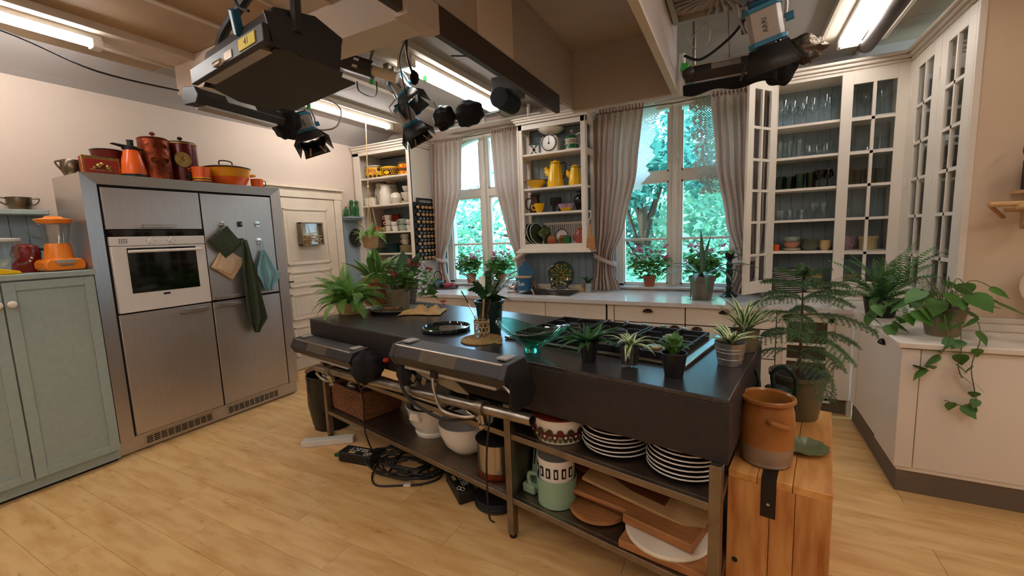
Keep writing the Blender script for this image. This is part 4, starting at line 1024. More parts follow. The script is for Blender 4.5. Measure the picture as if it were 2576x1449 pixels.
# wooden spatula hung on the cabinet side
o = tag(MB().prism([(-.012, 0), (.012, 0), (.014, -.10), (.042, -.14), (.05, -.24), (.035, -.285), (-.035, -.285), (-.05, -.24), (-.042, -.14), (-.014, -.10)], -.008, .008).build('wooden_paddle', 'wood', None, (-1.40, 4.60, 1.635), (0, 0, math.radians(12)), bev=.006, recalc=True), 'wooden paddle hanging by its handle from the wall cabinet', 'paddle')
MB().tube([(0, 0, -.005), (-.01, 0, .035), (0, 0, .06), (.01, 0, .035), (0, 0, -.005)], .002).build('loop', 'rope', o)
hk = tag(MB().tube(smooth_path([(0,0,.10), (.015,-.03,.09), (.02,-.05,.03), (.0,-.045,0), (-.03,-.02,.0)]), .004).build('wall_hook', 'white_plastic', None, (-1.41, 4.62, 1.69)), 'white metal hook on the side of the wall cabinet', 'hook')
# ---- worktop
o = thing('salt_box', 'blue enamel wall salt box with wooden lid and white lettering', 'salt box', (-2.26, 4.66, .885))
MB().lathe([(0,0),(.095,0),(.1,.01),(.1,.15),(0,.152)], 28, sy=.75).build('body', 'salt_blue', o)
MB().prism([(-.10, .14), (.10, .14), (.105, .24), (.08, .29), (.045, .30), (.03, .335), (0, .35), (-.03, .335), (-.045, .30), (-.08, .29), (-.105, .24)], .05, .06).build('backplate', 'salt_blue', o, bev=.003, recalc=True)
MB().lathe([(0,.152),(.105,.152),(.105,.166),(0,.17)], 28, sy=.78).build('lid', 'wood_pale', o)
text('Salt', .06, 'ink_white', o, (.0, -.078, .08), (PI/2, 0, 0), ext=.003)
o = turn('kettle', 'small chrome kettle with wire handle beside the sink', 'kettle', (-2.30, 4.42, .885), [(0,0),(.06,0),(.064,.01),(.062,.08),(.05,.095),(.02,.1),(.012,.108),(.016,.118),(0,.12)], 'chrome')
handle(o, [(-.055, 0, .09), (-.045, 0, .17), (0, 0, .2), (.045, 0, .17), (.055, 0, .09)], .004, 'chrome')
tag(MB().lathe([(0,0),(.085,0),(.085,.012),(0,.012)], 24).build('trivet', 'steel', None, (-2.30, 4.42, .8852)), 'flat steel trivet under the chrome kettle', 'trivet'); o.location.z += .012
o = tag(MB().lathe([(0,0),(.12,0),(.165,.012),(.167,.02),(.12,.012),(0,.01)], 48).build('serving_plate', 'green_china', None, (-1.855, 4.87, .885+.166), (math.radians(79), 0, 0)), 'large round dark green plate with yellow-green lace ornament standing behind the tap', 'plate')
o.data.materials[0] = MAT['pot_green']
for k in range(8):
    a_ = k*PI/4
    MB().tube([(.085*math.cos(a_)+.038*math.cos(t_*PI/7), .085*math.sin(a_)+.038*math.sin(t_*PI/7), .014) for t_ in range(14)], .006, 6, closed=True).build('ornament_ring', 'leaf_green2', o)
    MB().tube([(.03*math.cos(a_), .03*math.sin(a_), .012), (.115*math.cos(a_), .115*math.sin(a_), .016)], .006, 6).build('ornament_petal', 'yellow', o)
    MB().ball((.085*math.cos(a_), .085*math.sin(a_), .012), .016, 8, .4).build('ornament_bud', 'leaf_green2', o)
    MB().tube([(.13*math.cos(a_+.39)+.012*math.cos(t_*PI/4), .13*math.sin(a_+.39)+.012*math.sin(t_*PI/4), .016) for t_ in range(8)], .004, 5, closed=True).build('ornament_ring', 'yellow', o)
MB().tube([(.03*math.cos(t_*PI/8), .03*math.sin(t_*PI/8), .013) for t_ in range(16)], .006, 6, closed=True).build('ornament_ring', 'yellow', o)
tp = thing('kitchen_tap', 'chrome two-handled bridge tap with tall swan neck over the sink', 'tap', (-1.855, 4.80, .885))
for s in (-1, 1):
    MB().lathe([(.024,0),(.024,.008),(.012,.014),(.011,.09),(.016,.1),(.016,.12),(.01,.13),(.01,.15),(0,.152)], 16, (s*.10, 0, 0)).build('valve', 'chrome', tp)
    MB().cyl((s*.13, 0, .142), (s*.07, 0, .142), .006, n=10).cyl((s*.10, -.03, .142), (s*.10, .03, .142), .006, n=10).build('cross_handle', 'chrome', tp)
    MB().tube([(s*.10, 0, .06), (s*.05, 0, .085), (0, 0, .10)], .01, 10).build('bridge_arm', 'chrome', tp)
MB().tube([(0, 0, .09), (0, 0, .18)]+[(-.06*(1-math.cos(k*PI/8)), -.03*(1-math.cos(k*PI/8)), .22+.07*math.sin(k*PI/8)) for k in range(9)]+[(-.12, -.06, .17)], .009, 10).build('swan_neck', 'chrome', tp)
o = turn('glass_jar', 'clear glass jar standing in the sink', 'jar', (-1.80, 4.45, .885-.16), [(.0,0),(.055,0),(.06,.01),(.06,.15),(.045,.175),(.045,.19),(.042,.19),(.042,.175),(.056,.15),(.056,.012),(0,.01)], 'drink_glass')
MB().lathe([(.047,.185),(.05,.19),(.05,.205),(0,.207)], 20).build('lid', 'alu', o)
o = thing('washing_brush', 'dish brush with red and black plastic head in the sink', 'brush', (-2.0, 4.42, .725), math.radians(20))
MB().box(-.02, .02, -.012, .012, 0, .09).build('head', 'red_plastic', o, bev=.005); MB().box(.02, .06, -.012, .012, 0, .17).build('stand', 'black', o, bev=.006); MB().tube([(0,0,.09),(-.03,0,.17),(-.05,0,.21)], .008).build('stick', 'cream', o)
tag(MB().lathe([(0,0),(.04,0),(.045,.01),(.04,.03),(.02,.035),(.02,.06),(.03,.075),(.02,.09),(0,.09)], 14).build('scrub_brush', 'jute', None, (-1.53, 4.70, .8852)), 'short wooden pot brush beside the sink', 'brush')
# tray with teapot left of the sink
o = tag(MB().lathe([(0,0),(.22,0),(.235,.016),(.232,.02),(.218,.006),(0,.006)], 40, sx=1.0, sy=.72).build('serving_tray', 'brown', None, (-3.45, 4.62, .8852)), 'dark oval tray below the narrow window holding a red bowl', 'tray')
o = turn('small_bowl', 'red glazed bowl with looped handle on the dark tray', 'bowl', (-3.36, 4.62, .892), hollow(.04, .075, .06, .004, [(.07, .03)]), 'pink_bowl')
handle(o, [(.07, 0, .05), (.11, 0, .055), (.10, 0, .025), (.065, 0, .03)], .006, 'pink_bowl')
o = turn('teapot', 'dark blue teapot with arched black handle on the tray', 'teapot', (-3.55, 4.66, .892), [(0,0),(.05,0),(.078,.03),(.078,.06),(.05,.09),(.02,.095),(.012,.1),(.016,.112),(0,.115)], 'blue_green_plate')
handle(o, [(-.05, 0, .08), (-.06, 0, .17), (0, 0, .215), (.06, 0, .17), (.05, 0, .08)], .006, 'iron_dark')
MB().tube([(.07, 0, .04), (.11, 0, .07), (.125, 0, .1)], [.014, .011, .008]).build('spout', 'blue_green_plate', o)
turn('glass_tumbler', 'small clear tumbler at the edge of the dark tray', 'glass', (-3.46, 4.52, .892), hollow(.028, .032, .07, .002), 'drink_glass')
turn('glass_bottle', 'clear glass bottle standing behind the trailing geranium', 'bottle', (-3.66, 4.52, .885), [(0,0),(.062,0),(.065,.01),(.065,.2),(.03,.25),(.026,.34),(.03,.345),(.026,.345),(.022,.25),(.06,.19),(.06,.012),(0,.01)], 'drink_glass')
# spice board on the side of the crockery shelf
sb = thing('spice_board', 'black spice board with rows of cork-stoppered tubes on the shelf side', 'spice rack', (-3.70, 4.655, 1.67))
MB().box(0, .012, -.165, .165, -.405, .415).build('board', 'ink_black', sb)
text('\u2022 NORROON \u2022', .045, 'ink_white', sb, (.013, 0, .37), (PI/2, 0, PI/2), ext=.0003)
for r_ in range(8):
    for c in range(4):
        z = .29-r_*.095; y = -.115+c*.077
        o = thing('spice_tube', 'cork-stoppered glass spice tube held in the black spice board', 'spice tube', (-3.688, 4.655+y, 1.67+z), group='tubes in the spice board', rot=(0, math.radians(90), 0))
        MB().cyl((0, 0, -.012), (0, 0, .03), .017, n=12).build('glass', 'smoke_glass', o)
        MB().cyl((0, 0, .03), (0, 0, .055), .018, .020, 12).build('cork', 'cork', o)
        for k in range(2): MB().box(.0125, .0132, y-.022, y+.020-k*.012, z-.045-k*.011, z-.040-k*.011).build('chalk_word', 'ink_white', sb)
sb2 = thing('spice_board', 'second black spice board seen edge-on nearer the shelf front', 'spice rack', (-3.712, 4.46, 1.67))
MB().box(-.001, .01, -.03, .03, -.405, .36).build('board', 'ink_black', sb2)
for r_ in range(8):
    o = thing('spice_tube', 'cork-stoppered tube in the narrow edge-on spice board', 'spice tube', (-3.702, 4.46, 1.67+.29-r_*.095), group='tubes in the narrow spice board', rot=(0, math.radians(90), 0))
    MB().cyl((0, 0, 0), (0, 0, .03), .015, n=12).build('glass', 'smoke_glass', o); MB().cyl((0, 0, .03), (0, 0, .055), .017, .019, 12).build('cork', 'cork', o)

# ---- glasses in the glazed cupboard
def wine(label, loc, m='drink_glass', s=1, group=None, bowl=.04):
    b = bowl
    return turn('wine_glass', label, 'glass', loc, [(0,0),(.034*s,0),(.034*s,.003),(.006,.008),(.004,.02),(.004,.085*s),(.012,.095*s),(b,.13*s),(b*1.02,.16*s),(b*.82,.205*s),(b*.80,.205*s),(b*.99,.16*s),(b*.96,.13*s),(.008,.1*s),(0,.098*s)], m, group, 18)
def tumbler(label, loc, m='drink_glass', r=.032, h=.10, group=None, base=.012):
    return turn('tumbler', label, 'glass', loc, [(0,0),(r*.82,0),(r*.85,.003),(r,h),(r-.002,h),(r*.8,base),(0,base)], m, group, 18)
for (x, y) in ((.37,4.70),(.45,4.78),(.53,4.70),(.60,4.79),(.68,4.71),(.40,4.85),(.52,4.86),(.72,4.83),(.86,4.74),(.97,4.80),(1.06,4.73)):
    wine('clear long-stemmed wine glass on the top shelf of the glazed cupboard', (x, y, 2.421), s=1.15, group='wine glasses on the top shelf', bowl=.042)
for (x, y) in ((.355,4.68),(.43,4.70),(.50,4.69),(.40,4.82),(.47,4.83)): tumbler('tall slim clear glass on the second cupboard shelf', (x, y, 2.146), r=.026, h=.155, group='slim glasses on the second shelf', base=.02)
for (x, y) in ((.575,4.67),(.635,4.72),(.70,4.67),(.60,4.82),(.70,4.82)): turn('dessert_glass', 'short clear footed dessert glass on the second cupboard shelf', 'glass', (x, y, 2.146), [(0,0),(.03,0),(.03,.004),(.012,.012),(.02,.03),(.042,.045),(.048,.10),(.046,.10),(.038,.05),(.0,.035)], 'drink_glass', 'dessert glasses', 18)
for i, (x, y) in enumerate(((.85,4.70),(.93,4.75),(1.02,4.70),(1.08,4.78))): tumbler('clear glass behind the shut cupboard door on the second shelf', (x, y, 2.146), r=.035, h=.12, group='glasses behind the shut door')
for i, (x, y, r, h) in enumerate(((.35,4.68,.036,.10),(.43,4.70,.036,.11),(.51,4.68,.04,.13),(.38,4.82,.04,.13),(.47,4.83,.04,.13))): tumbler('emerald green tumbler on the third cupboard shelf', (x, y, 1.871), 'green_glass', r, h, 'green tumblers')
for i, (x, y, r, h) in enumerate(((.59,4.70,.036,.14),(.86,4.68,.036,.13),(.93,4.72,.036,.13),(1.0,4.68,.036,.13),(1.07,4.73,.036,.13),(.89,4.84,.036,.13),(1.03,4.85,.036,.13))): tumbler('olive green tumbler on the third cupboard shelf', (x, y, 1.871), 'olive_glass', r, h, 'olive tumblers')
for (x, y) in ((.655,4.68),(.72,4.72),(.64,4.82)): wine('dark smoked goblet on the third cupboard shelf', (x, y, 1.871), 'smoke_glass', .75, 'smoked goblets', .042)
for (x, y) in ((.36,4.67),(.45,4.68),(.54,4.69),(.40,4.81),(.50,4.82)): tumbler('heavy-based clear whisky glass on the fourth cupboard shelf', (x, y, 1.596), r=.038, h=.09, group='whisky glasses', base=.03)
for (x, y) in ((.62,4.70),(.70,4.70),(.66,4.82),(.86,4.72)): wine('small clear stemmed glass on the fourth cupboard shelf', (x, y, 1.596), s=.72, group='small stemmed glasses', bowl=.032)
Z = 1.316
def bowls(n, label, loc, r, h, pitch, m, group):
    a = MB().lathe(hollow(r*.55, r, h, .004, [(r*.85, h*.5)]), 26).mesh('china_bowl', m)
    for i in range(n): tag(link('china_bowl', a, None, (loc[0], loc[1], loc[2]+i*pitch)), nth(i, n)+label, 'bowl', group)
turn('egg_cup', 'small orange egg cup with green rim beside the open cupboard door', 'egg cup', (.35, 4.68, Z), hollow(.02, .024, .06), 'orange')
plates(2, 'pale saucer under the pink bowls in the cupboard', (.47, 4.70, Z), .07, .01, .01, 'cream', 'saucers under the pink bowls', 'saucer')
bowls(2, 'pink stacked bowl on saucers in the cupboard', (.47, 4.70, Z+.024), .065, .045, .014, 'blush', 'pink bowls')
bowls(2, 'dark green stacked bowl on top of the pink ones', (.47, 4.70, Z+.072), .068, .04, .014, 'pale_green', 'dark green bowls'); 
bowls(4, 'olive grey stacked bowl in the middle of the fifth cupboard shelf', (.61, 4.70, Z), .068, .055, .017, 'stone_plate', 'olive bowls')
bowls(3, 'brown-rimmed small bowl next to the centre stile', (.72, 4.69, Z), .045, .05, .02, 'tan_plate', 'brown-rimmed bowls')
bowls(3, 'violet patterned bowl behind the shut cupboard door', (.87, 4.72, Z), .07, .07, .024, 'purple_bowl', 'violet bowls')
turn('round_box', 'tan round box behind the shut cupboard door', 'box', (1.03, 4.73, Z), [(0,0),(.06,0),(.062,.09),(.07,.092),(.07,.115),(0,.118)], 'tan_plate')
Z = .931
plates(13, 'dinner plate in the tall pile at the bottom of the open cupboard', (.45, 4.725, Z), .125, .016, .0165, 'china_dark', 'dinner plates in the cupboard', edge='white_china')
plates(3, 'cream dish under the grey bowls at the bottom of the cupboard', (.655, 4.72, Z), .08, .03, .03, 'cream', 'cream dishes', 'cream_dish')
bowls(2, 'grey bowl stacked on the cream dishes', (.655, 4.72, Z+.095), .07, .06, .04, 'tan_plate', 'grey bowls')
plates(4, 'cream dinner plate at the bottom behind the shut cupboard door', (.90, 4.74, Z), .11, .015, .016, 'cream', 'plates behind the shut door')
bowls(2, 'amber glass dish on plates behind the shut door', (.90, 4.74, Z+.07), .08, .06, .03, 'tan_plate', 'amber dishes')
# crockery in the side cupboard
for z, lst in ((2.146, ((3.72, 8), )), (1.871, ((4.22, 6), (3.74, 3))), (1.316, ((3.75, 6),)), (2.421, ((3.72, 5),))):
    for (y, n) in lst: plates(n, 'white plate piled behind glass in the side cupboard, '+{2.146: 'with cups on top', 1.871: 'middle shelf', 1.316: 'low shelf', 2.421: 'top shelf'}[z], (1.37, y, z), .115, .014, .013, 'white_china', 'plates in the side cupboard')
for k, y in enumerate((3.68, 3.74)): cup(('nearer', 'farther')[k]+' white cup standing on the plates in the side cupboard', (1.33, y+k*.05, 2.146+.112), 'white_china', .045, .06, math.radians(100), 'cups in the side cupboard')

# ---- on top of the steel unit
TZ = 2.096
o = turn('pewter_jug', 'old grey pewter jug behind the red tin on the steel unit', 'jug', (-4.30, 1.385, TZ), [(0,0),(.045,0),(.05,.01),(.065,.05),(.06,.10),(.052,.115),(.05,.115),(.055,.09),(0,.08)], 'silver_old')
handle(o, [(0, -.055, .105), (0, -.085, .09), (0, -.06, .04)], .006, 'silver_old')
o = thing('biscuit_tin', 'red rectangular tin with gold emblem standing on its edge on the steel unit', 'tin', (-4.16, 1.50, TZ), math.radians(6))
MB().box(-.04, .0, -.11, .11, 0, .135).build('body', 'brick_red', o, bev=.006)
MB().box(0, .012, -.115, .115, -.0, .14).build('lid_rim', 'brass', o, bev=.004)
MB().box(.011, .015, -.10, .10, .014, .118).build('lid_panel', 'brick_red', o, bev=.002)
for p, s in (((-.02, .07), .018), ((.0, .085), .014), ((.035, .065), .02), ((-.045, .055), .012), ((.05, .05), .012)): MB().ball((.016, p[0], p[1]), s, 10, 1).build('emblem_relief', 'brass', o)
MB().box(.014, .018, -.075, .075, .035, .045).build('emblem_base', 'brass', o, bev=.002)
o = turn('enamel_bucket', 'dark red enamel bucket behind the red tin', 'bucket', (-4.30, 1.60, TZ), hollow(.075, .10, .21), 'red_app'); o.data.materials[0] = MAT['maroon']
MB().lathe([(.099,.205),(.104,.21),(.099,.215),(.096,.21)], 28).build('rim', 'dark_brown_lid', o)
o = turn('vacuum_jug', 'bright orange vacuum jug with black spout lid on the steel unit', 'vacuum jug', (-4.16, 1.695, TZ), [(0,.03),(.077,.03),(.08,.05),(.07,.12),(.052,.2),(.047,.215),(0,.215)], 'orange', n=30)
MB().lathe([(0,0),(.075,0),(.077,.03),(0,.031)], 30).build('base', 'black', o)
MB().lathe([(0,.214),(.05,.214),(.055,.225),(.045,.24),(.02,.25),(.02,.285),(.024,.29),(0,.292)], 26).build('lid', 'black', o)
MB().prism([(-.02, .225), (.0, .245), (-.115, .252), (-.12, .248)], -.02, .02, 'x').build('spout', 'black', o, recalc=True)
handle(o, [(0, .045, .225), (0, .11, .225), (0, .115, .15), (0, .06, .12)], .008, 'black')
def caddy(name, label, loc, r, h, m, lidm, cat='canister'):
    o = turn(name, label, cat, loc, [(0,0),(r,0),(r*1.01,.01),(r*.97,h),(0,h)], m, n=36)
    MB().lathe([(r*.985,h-.004),(r*1.0,h),(r*.9,h+.012),(.02,h+.022),(.006,h+.026),(.006,h+.036),(.018,h+.042),(.02,h+.052),(.012,h+.062),(0,h+.064)], 32).build('lid', lidm, o)
    return o
o = caddy('copper_canister', 'tall hammered copper canister with embossed letters', (-4.20, 1.865, TZ), .105, .325, 'copper', 'copper')
text('1226', .05, 'copper', o, (.10, -.005, .27), (PI/2, 0, PI/2), ext=.006); text('GAD', .06, 'copper', o, (.10, -.01, .15), (PI/2, 0, PI/2), ext=.006)
o = caddy('coffee_urn', 'tall maroon canister with gold medallion and black lid', (-4.26, 2.09, TZ), .115, .335, 'maroon', 'dark_brown_lid')
MB().cyl((.108, -.05, .19), (.118, -.05, .19), .062, n=32).build('medallion', 'brass', o)
MB().cyl((.117, -.05, .19), (.121, -.05, .19), .03, n=24).build('medallion_boss', 'brass', o); MB().ball((.122, -.05, .195), .016, 10).build('medallion_head', 'brass', o)
MB().cyl((.10, -.03, .05), (.15, -.03, .05), .012).cyl((.14, -.03, .03), (.14, -.03, .075), .008).build('tap', 'iron_dark', o)
MB().lathe([(.112,.325),(.1165,.328),(.1165,.335),(.112,.337)], 36).build('rim_band', 'brass', o)
o = turn('striped_pot', 'small orange enamel saucepan with yellow and black stripes', 'saucepan', (-4.12, 2.155, TZ), hollow(.068, .07, .135), 'orange', n=30)
for z, m in ((.04, 'yellow'), (.03, 'ink_black'), (.018, 'yellow'), (.01, 'ink_black')): MB().lathe([(.0685,z),(.0708,z+.001),(.0708,z+.006),(.0685,z+.007)], 30).build('stripe', m, o)
handle(o, [(0, -.068, .12), (0, -.10, .115), (0, -.068, .09)], .004, 'orange')
o = turn('casserole', 'large yellow casserole shading to red with lid and side handles', 'casserole', (-4.20, 2.415, TZ), [(0,0),(.13,0),(.155,.03),(.178,.08)], 'brick_red', n=36)
o.data.materials[0] = MAT['orange']
MB().lathe([(.1775,.078),(.19,.15),(.192,.158),(.17,.158)], 36).build('upper_wall', 'cass', o)
MB().lathe([(.195,.155),(.198,.164),(.15,.178),(0,.186)], 36).build('lid', 'dark_brown_lid', o)
handle(o, [(0, -.055, .182), (0, -.05, .23), (0, .05, .23), (0, .055, .182)], .006, 'brown', 'lid_handle')
for s in (-1, 1): handle(o, [(.045, s*.18, .115), (.05, s*.235, .12), (-.05, s*.235, .12), (-.045, s*.18, .115)], .011, 'cass')
o = turn('enamel_mug', 'small orange enamel mug at the end of the steel unit top', 'mug', (-4.10, 2.63, TZ), hollow(.05, .053, .08), 'orange')
handle(o, [(0, .052, .07), (0, .085, .065), (0, .08, .025), (0, .05, .02)], .004, 'dark_brown_lid')

# ---- on the pale green cupboard and ledge
o = turn('silver_bowl', 'tarnished silver bowl with two handles on the wall ledge', 'bowl', (-4.665, 1.185, 1.868), [(0,.012),(.05,.012),(.052,0),(.056,0),(.058,.02),(.066,.04),(.064,.085),(.07,.09),(.066,.09),(.06,.08),(.06,.04),(0,.025)], 'silver_old', n=28)
for s in (-1, 1): handle(o, [(0, s*.064, .08), (0, s*.105, .085), (0, s*.09, .05), (0, s*.062, .035)], .0045, 'silver_old')
bl = thing('blender', 'orange kitchen blender with glass jug on the green cupboard', 'blender', (-4.17, 1.205, 1.42), math.radians(4))
MB().prism([(-.09, .006), (.09, .006), (.105, .02), (.105, .06), (.085, .085), (-.085, .085), (-.105, .06), (-.105, .02)], -.085, .085, 'x').build('base', 'orange_app', bl, bev=.012, recalc=True)
MB().lathe([(0,.08),(.078,.08),(.075,.1),(.066,.175),(.06,.19),(0,.19)], 28).build('motor_collar', 'orange_app', bl)
MB().prism([(-.05, .055), (.05, .055), (.055, .068), (.045, .076), (-.045, .076), (-.055, .068)], .083, .09, 'x').build('badge', 'silver_paint', bl, recalc=True)
MB().box(.084, .09, -.035, .035, .035, .046).build('switch_plate', 'steel_dull', bl, bev=.002)
MB().lathe([(.058,.19),(.06,.195),(.082,.33),(.079,.33),(.056,.2),(0,.2)], 30).build('glass_jug', 'jug_glass', bl)
handle(bl, [(0, -.075, .315), (0, -.13, .32), (0, -.125, .25), (0, -.072, .22)], .009, 'jug_glass', 'jug_handle')
MB().lathe([(0,.325),(.08,.325),(.084,.335),(.098,.352),(.096,.356),(.05,.366),(.04,.375),(0,.376)], 30).build('lid', 'orange_app', bl)
rm = thing('coffee_grinder', 'dark red coffee machine standing beside the blender', 'coffee machine', (-4.33, 1.09, 1.42))
MB().lathe([(0,0),(.075,0),(.08,.02),(.07,.1),(.075,.13),(.06,.18),(.03,.195),(0,.197)], 26).build('body', 'red_app', rm)
handle(rm, [(.02, .05, .16), (.03, .13, .14), (.03, .15, .10)], .01, 'black'); handle(rm, [(.02, .07, .06), (.02, .13, .05), (.02, .13, .0)], .012, 'black', 'cord_guard')
mx = thing('mixer_bowl', 'yellow kitchen mixer with clear bowl at the edge of the green cupboard', 'mixer', (-4.16, .93, 1.42))
MB().prism([(-.12, 0), (.07, 0), (.06, .02), (-.06, .05), (-.12, .07)], -.08, .08, 'x').build('base', 'yellow', mx, bev=.008, recalc=True)
MB().lathe([(.05,.05),(.06,.055),(.105,.1),(.115,.22),(.112,.22),(.10,.1),(.05,.06)], 28, (0, -.02, 0)).build('bowl', 'jug_glass', mx)
MB().lathe([(.118,.21),(.122,.215),(.122,.225),(.118,.23),(.112,.225)], 28, (0, -.02, 0)).build('bowl_rim', 'white_plastic', mx)
handle(mx, [(0, .09, .20), (0, .15, .17), (0, .13, .08), (0, .07, .06)], .008, 'jug_glass', 'bowl_handle')

o = tag(MB().lathe([(0,0),(.10,0),(.125,.03),(.12,.034),(.095,.008),(0,.008)], 30).build('iron_pan', 'iron_dark', None, (XL+.025, 4.34, 1.60), (0, PI/2, 0)), 'black iron pan hanging on the blue panelling behind the hanging fern', 'pan')
o = turn('cream_jug', 'cream pottery jug on the worktop behind the scalloped-leaf plant', 'jug', (-2.72, 4.45, .885), [(0,0),(.05,0),(.06,.02),(.058,.12),(.04,.16),(.045,.18),(.04,.18),(.035,.16),(0,.15)], 'cream_enamel')
handle(o, [(.045, 0, .165), (.085, 0, .15), (.08, 0, .08), (.057, 0, .06)], .007, 'cream_enamel')

# ================================================================== curtains
def lerp_keys(keys, z):
    """keys: (z, xl, xr, depth) from top to bottom"""
    for a_, b2 in zip(keys, keys[1:]):
        if z <= a_[0] and z >= b2[0]:
            t = (a_[0]-z)/(a_[0]-b2[0]); t = t*t*(3-2*t)*.5+t*.5
            return [a_[i]+(b2[i]-a_[i])*t for i in range(1, 4)]
    return list(keys[-1][1:])
def curtain(label, keys, y0, folds, tie, seed):
    rnd = random.Random(seed)
    ph = [rnd.uniform(-.6, .6) for _ in range(folds+2)]
    zt, zb = keys[0][0], keys[-1][0]
    root = thing('linen_curtain', label, 'curtain', ((keys[0][1]+keys[0][2])/2, y0, zt))
    O = Vector(root.location)
    def fn(u, v):
        z = zt+(zb-zt)*v
        xl, xr, dp = lerp_keys(keys, z)
        k = u*folds; i = int(k)
        y = y0-dp*(.5+.5*math.sin(2*PI*k+ph[i]*.6+1.2*v))+.25*dp*math.sin(5*PI*u+v*3)
        if v < .02: y = y0-.02*(.5+.5*math.sin(4*PI*k))
        return Vector((xl+(xr-xl)*(u+.012*math.sin(2*PI*k)), y, z))-O
    MB().grid(fn, folds*8, 60).build('cloth', 'linen', root, thick=.0015, ang=80)
    # gathered heading
    xl, xr = keys[0][1], keys[0][2]
    MB().grid(lambda u, v: Vector((xl+(xr-xl)*u, y0-.012-.014*math.sin(2*PI*u*folds*2)-.004, zt+.02-.05*v))-O, folds*14, 3).build('heading', 'linen', root, thick=.0015, ang=80)
    # tie-back band
    tz, txl, txr, slope = tie
    pts = []
    for i in range(25):
        a_ = 2*PI*i/24
        x = (txl+txr)/2+(txr-txl)/2*1.12*math.cos(a_)
        pts.append((x, y0-.045+.075*math.sin(a_), tz+slope*(x-(txl+txr)/2)))
    b = MB()
    vv = []
    for p in pts:
        vv += [Vector((p[0], p[1], p[2]-.025))-O, Vector((p[0], p[1], p[2]+.025))-O]
    b.add(vv, [(2*i, 2*i+2, 2*i+3, 2*i+1) for i in range(24)])
    b.build('tie_back', 'linen', root, thick=.004, ang=80)
    return root
YC1 = 4.85
curtain('linen curtain tied back beside the black spice board', [(2.84,-3.70,-3.17,.05),(2.2,-3.70,-3.20,.06),(1.6,-3.68,-3.40,.07),(1.27,-3.66,-3.54,.07),(1.1,-3.66,-3.52,.07),(.895,-3.68,-3.44,.08)], YC1, 7, (1.26, -3.68, -3.52, -.35), 1)
curtain('linen curtain tied back against the open wall cabinet', [(2.85,-2.74,-2.29,.05),(2.2,-2.70,-2.29,.06),(1.6,-2.55,-2.29,.07),(1.27,-2.43,-2.30,.07),(1.1,-2.42,-2.24,.07),(.895,-2.38,-2.12,.08)], YC1, 6, (1.28, -2.46, -2.29, .5), 2)
curtain('linen curtain tied back beside the wooden paddle', [(2.87,-1.37,-.88,.05),(2.2,-1.38,-.94,.06),(1.6,-1.39,-1.07,.07),(1.27,-1.40,-1.20,.07),(1.1,-1.42,-1.19,.07),(.895,-1.46,-1.11,.08)], YC1, 7, (1.24, -1.42, -1.19, -.45), 3)
curtain('linen curtain tied back behind the open cupboard door', [(2.86,-.24,.24,.05),(2.2,-.18,.24,.06),(1.6,-.08,.24,.07),(1.24,.03,.22,.07),(1.1,.0,.22,.07),(.895,-.08,.20,.08)], YC1, 7, (1.22, .0, .2, .3), 4)
for (x0, x1, nm) in ((-3.80, -2.28, 'curtain wire strung above the narrow window'), (-1.38, .25, 'curtain wire strung above the wide window')):
    tag(off(MB().tube([(x0, YC1-.015, 2.845), ((x0+x1)/2, YC1-.015, 2.83), (x1, YC1-.015, 2.86)], .008, 8), ((x0+x1)/2, YC1, 2.84)).build('curtain_rod', 'steel_dull', None, ((x0+x1)/2, YC1, 2.84)), nm, 'curtain rod')
def lace(label, edge, zt, zb, s, m, side, y0=4.885, pat=0):
    """lace panel made of square rings in a diamond lattice; edge(z) -> (x_outer, x_inner), inner edge stepped"""
    mb = MB(); c = ((edge(zt)[0]+edge(zb)[0])/2, y0, zt)
    n = int((zt-zb)/s)
    step = 6*s
    for j in range(-2, n+3):
        for i in range(-60, 60):
            x = i*s+(s/2 if j % 2 else 0); z = zt-j*s/2*1.0-.01
            if z < zb: continue
            xo, xi = edge(z)
            zig = abs(((zt-z) % step)/step-.5)*2*s*2.2
            lo, hi = (xo, xi-zig) if side < 0 else (xi+zig, xo)
            if not (lo <= x-c[0]*0 <= hi): continue
            # big diamond medallions along the inner edge
            d = abs(x-(hi if side < 0 else lo))
            k = (j//2) % 6
            hole = .16 if pat == 0 else (.12 if (d > 5*s) else (.34 if (i+j) % 3 else .16))
            if pat == 1:
                zc_ = (((zt-z)/step) % 1-.5)*step; xc_ = d-2.9*s
                l1 = (abs(xc_)+abs(zc_))/s
                hole = .05 if 1.0 < l1 < 2.3 or 3.1 < l1 < 3.6 else .5 if l1 <= 1.0 else .38
            if pat == 2: hole = .36 if (i+2*j) % 2 else .2
            h = s*.5
            O_ = [(x-h, z), (x, z-h), (x+h, z), (x, z+h)]; I_ = [(x-h*hole*1.6, z), (x, z-h*hole*1.6), (x+h*hole*1.6, z), (x, z+h*hole*1.6)]
            yy = y0-.004*math.sin(i*.9)
            vv = [Vector((p[0], yy, p[1]))-Vector(c) for p in O_+I_]
            mb.add(vv, [(a_, (a_+1) % 4, 4+(a_+1) % 4, 4+a_) for a_ in range(4)])
    o = tag(mb.build('lace_curtain', m, None, c, smooth=False), label, 'lace curtain'); o['kind'] = 'stuff'
    return o
def keyed(ks):
    def f(z):
        for a_, b2 in zip(ks, ks[1:]):
            if z <= a_[0] and z >= b2[0]:
                t = (a_[0]-z)/(a_[0]-b2[0]); return (a_[1]+(b2[1]-a_[1])*t, a_[2]+(b2[2]-a_[2])*t)
        return ks[-1][1:]
    return f
lace('white lattice lace hanging inside the curtain by the spice board', keyed([(2.85,-3.30,-3.03),(2.15,-3.30,-3.08),(1.65,-3.48,-3.22),(1.25,-3.62,-3.42)]), 2.84, 1.25, .030, 'lace', -1, pat=2)
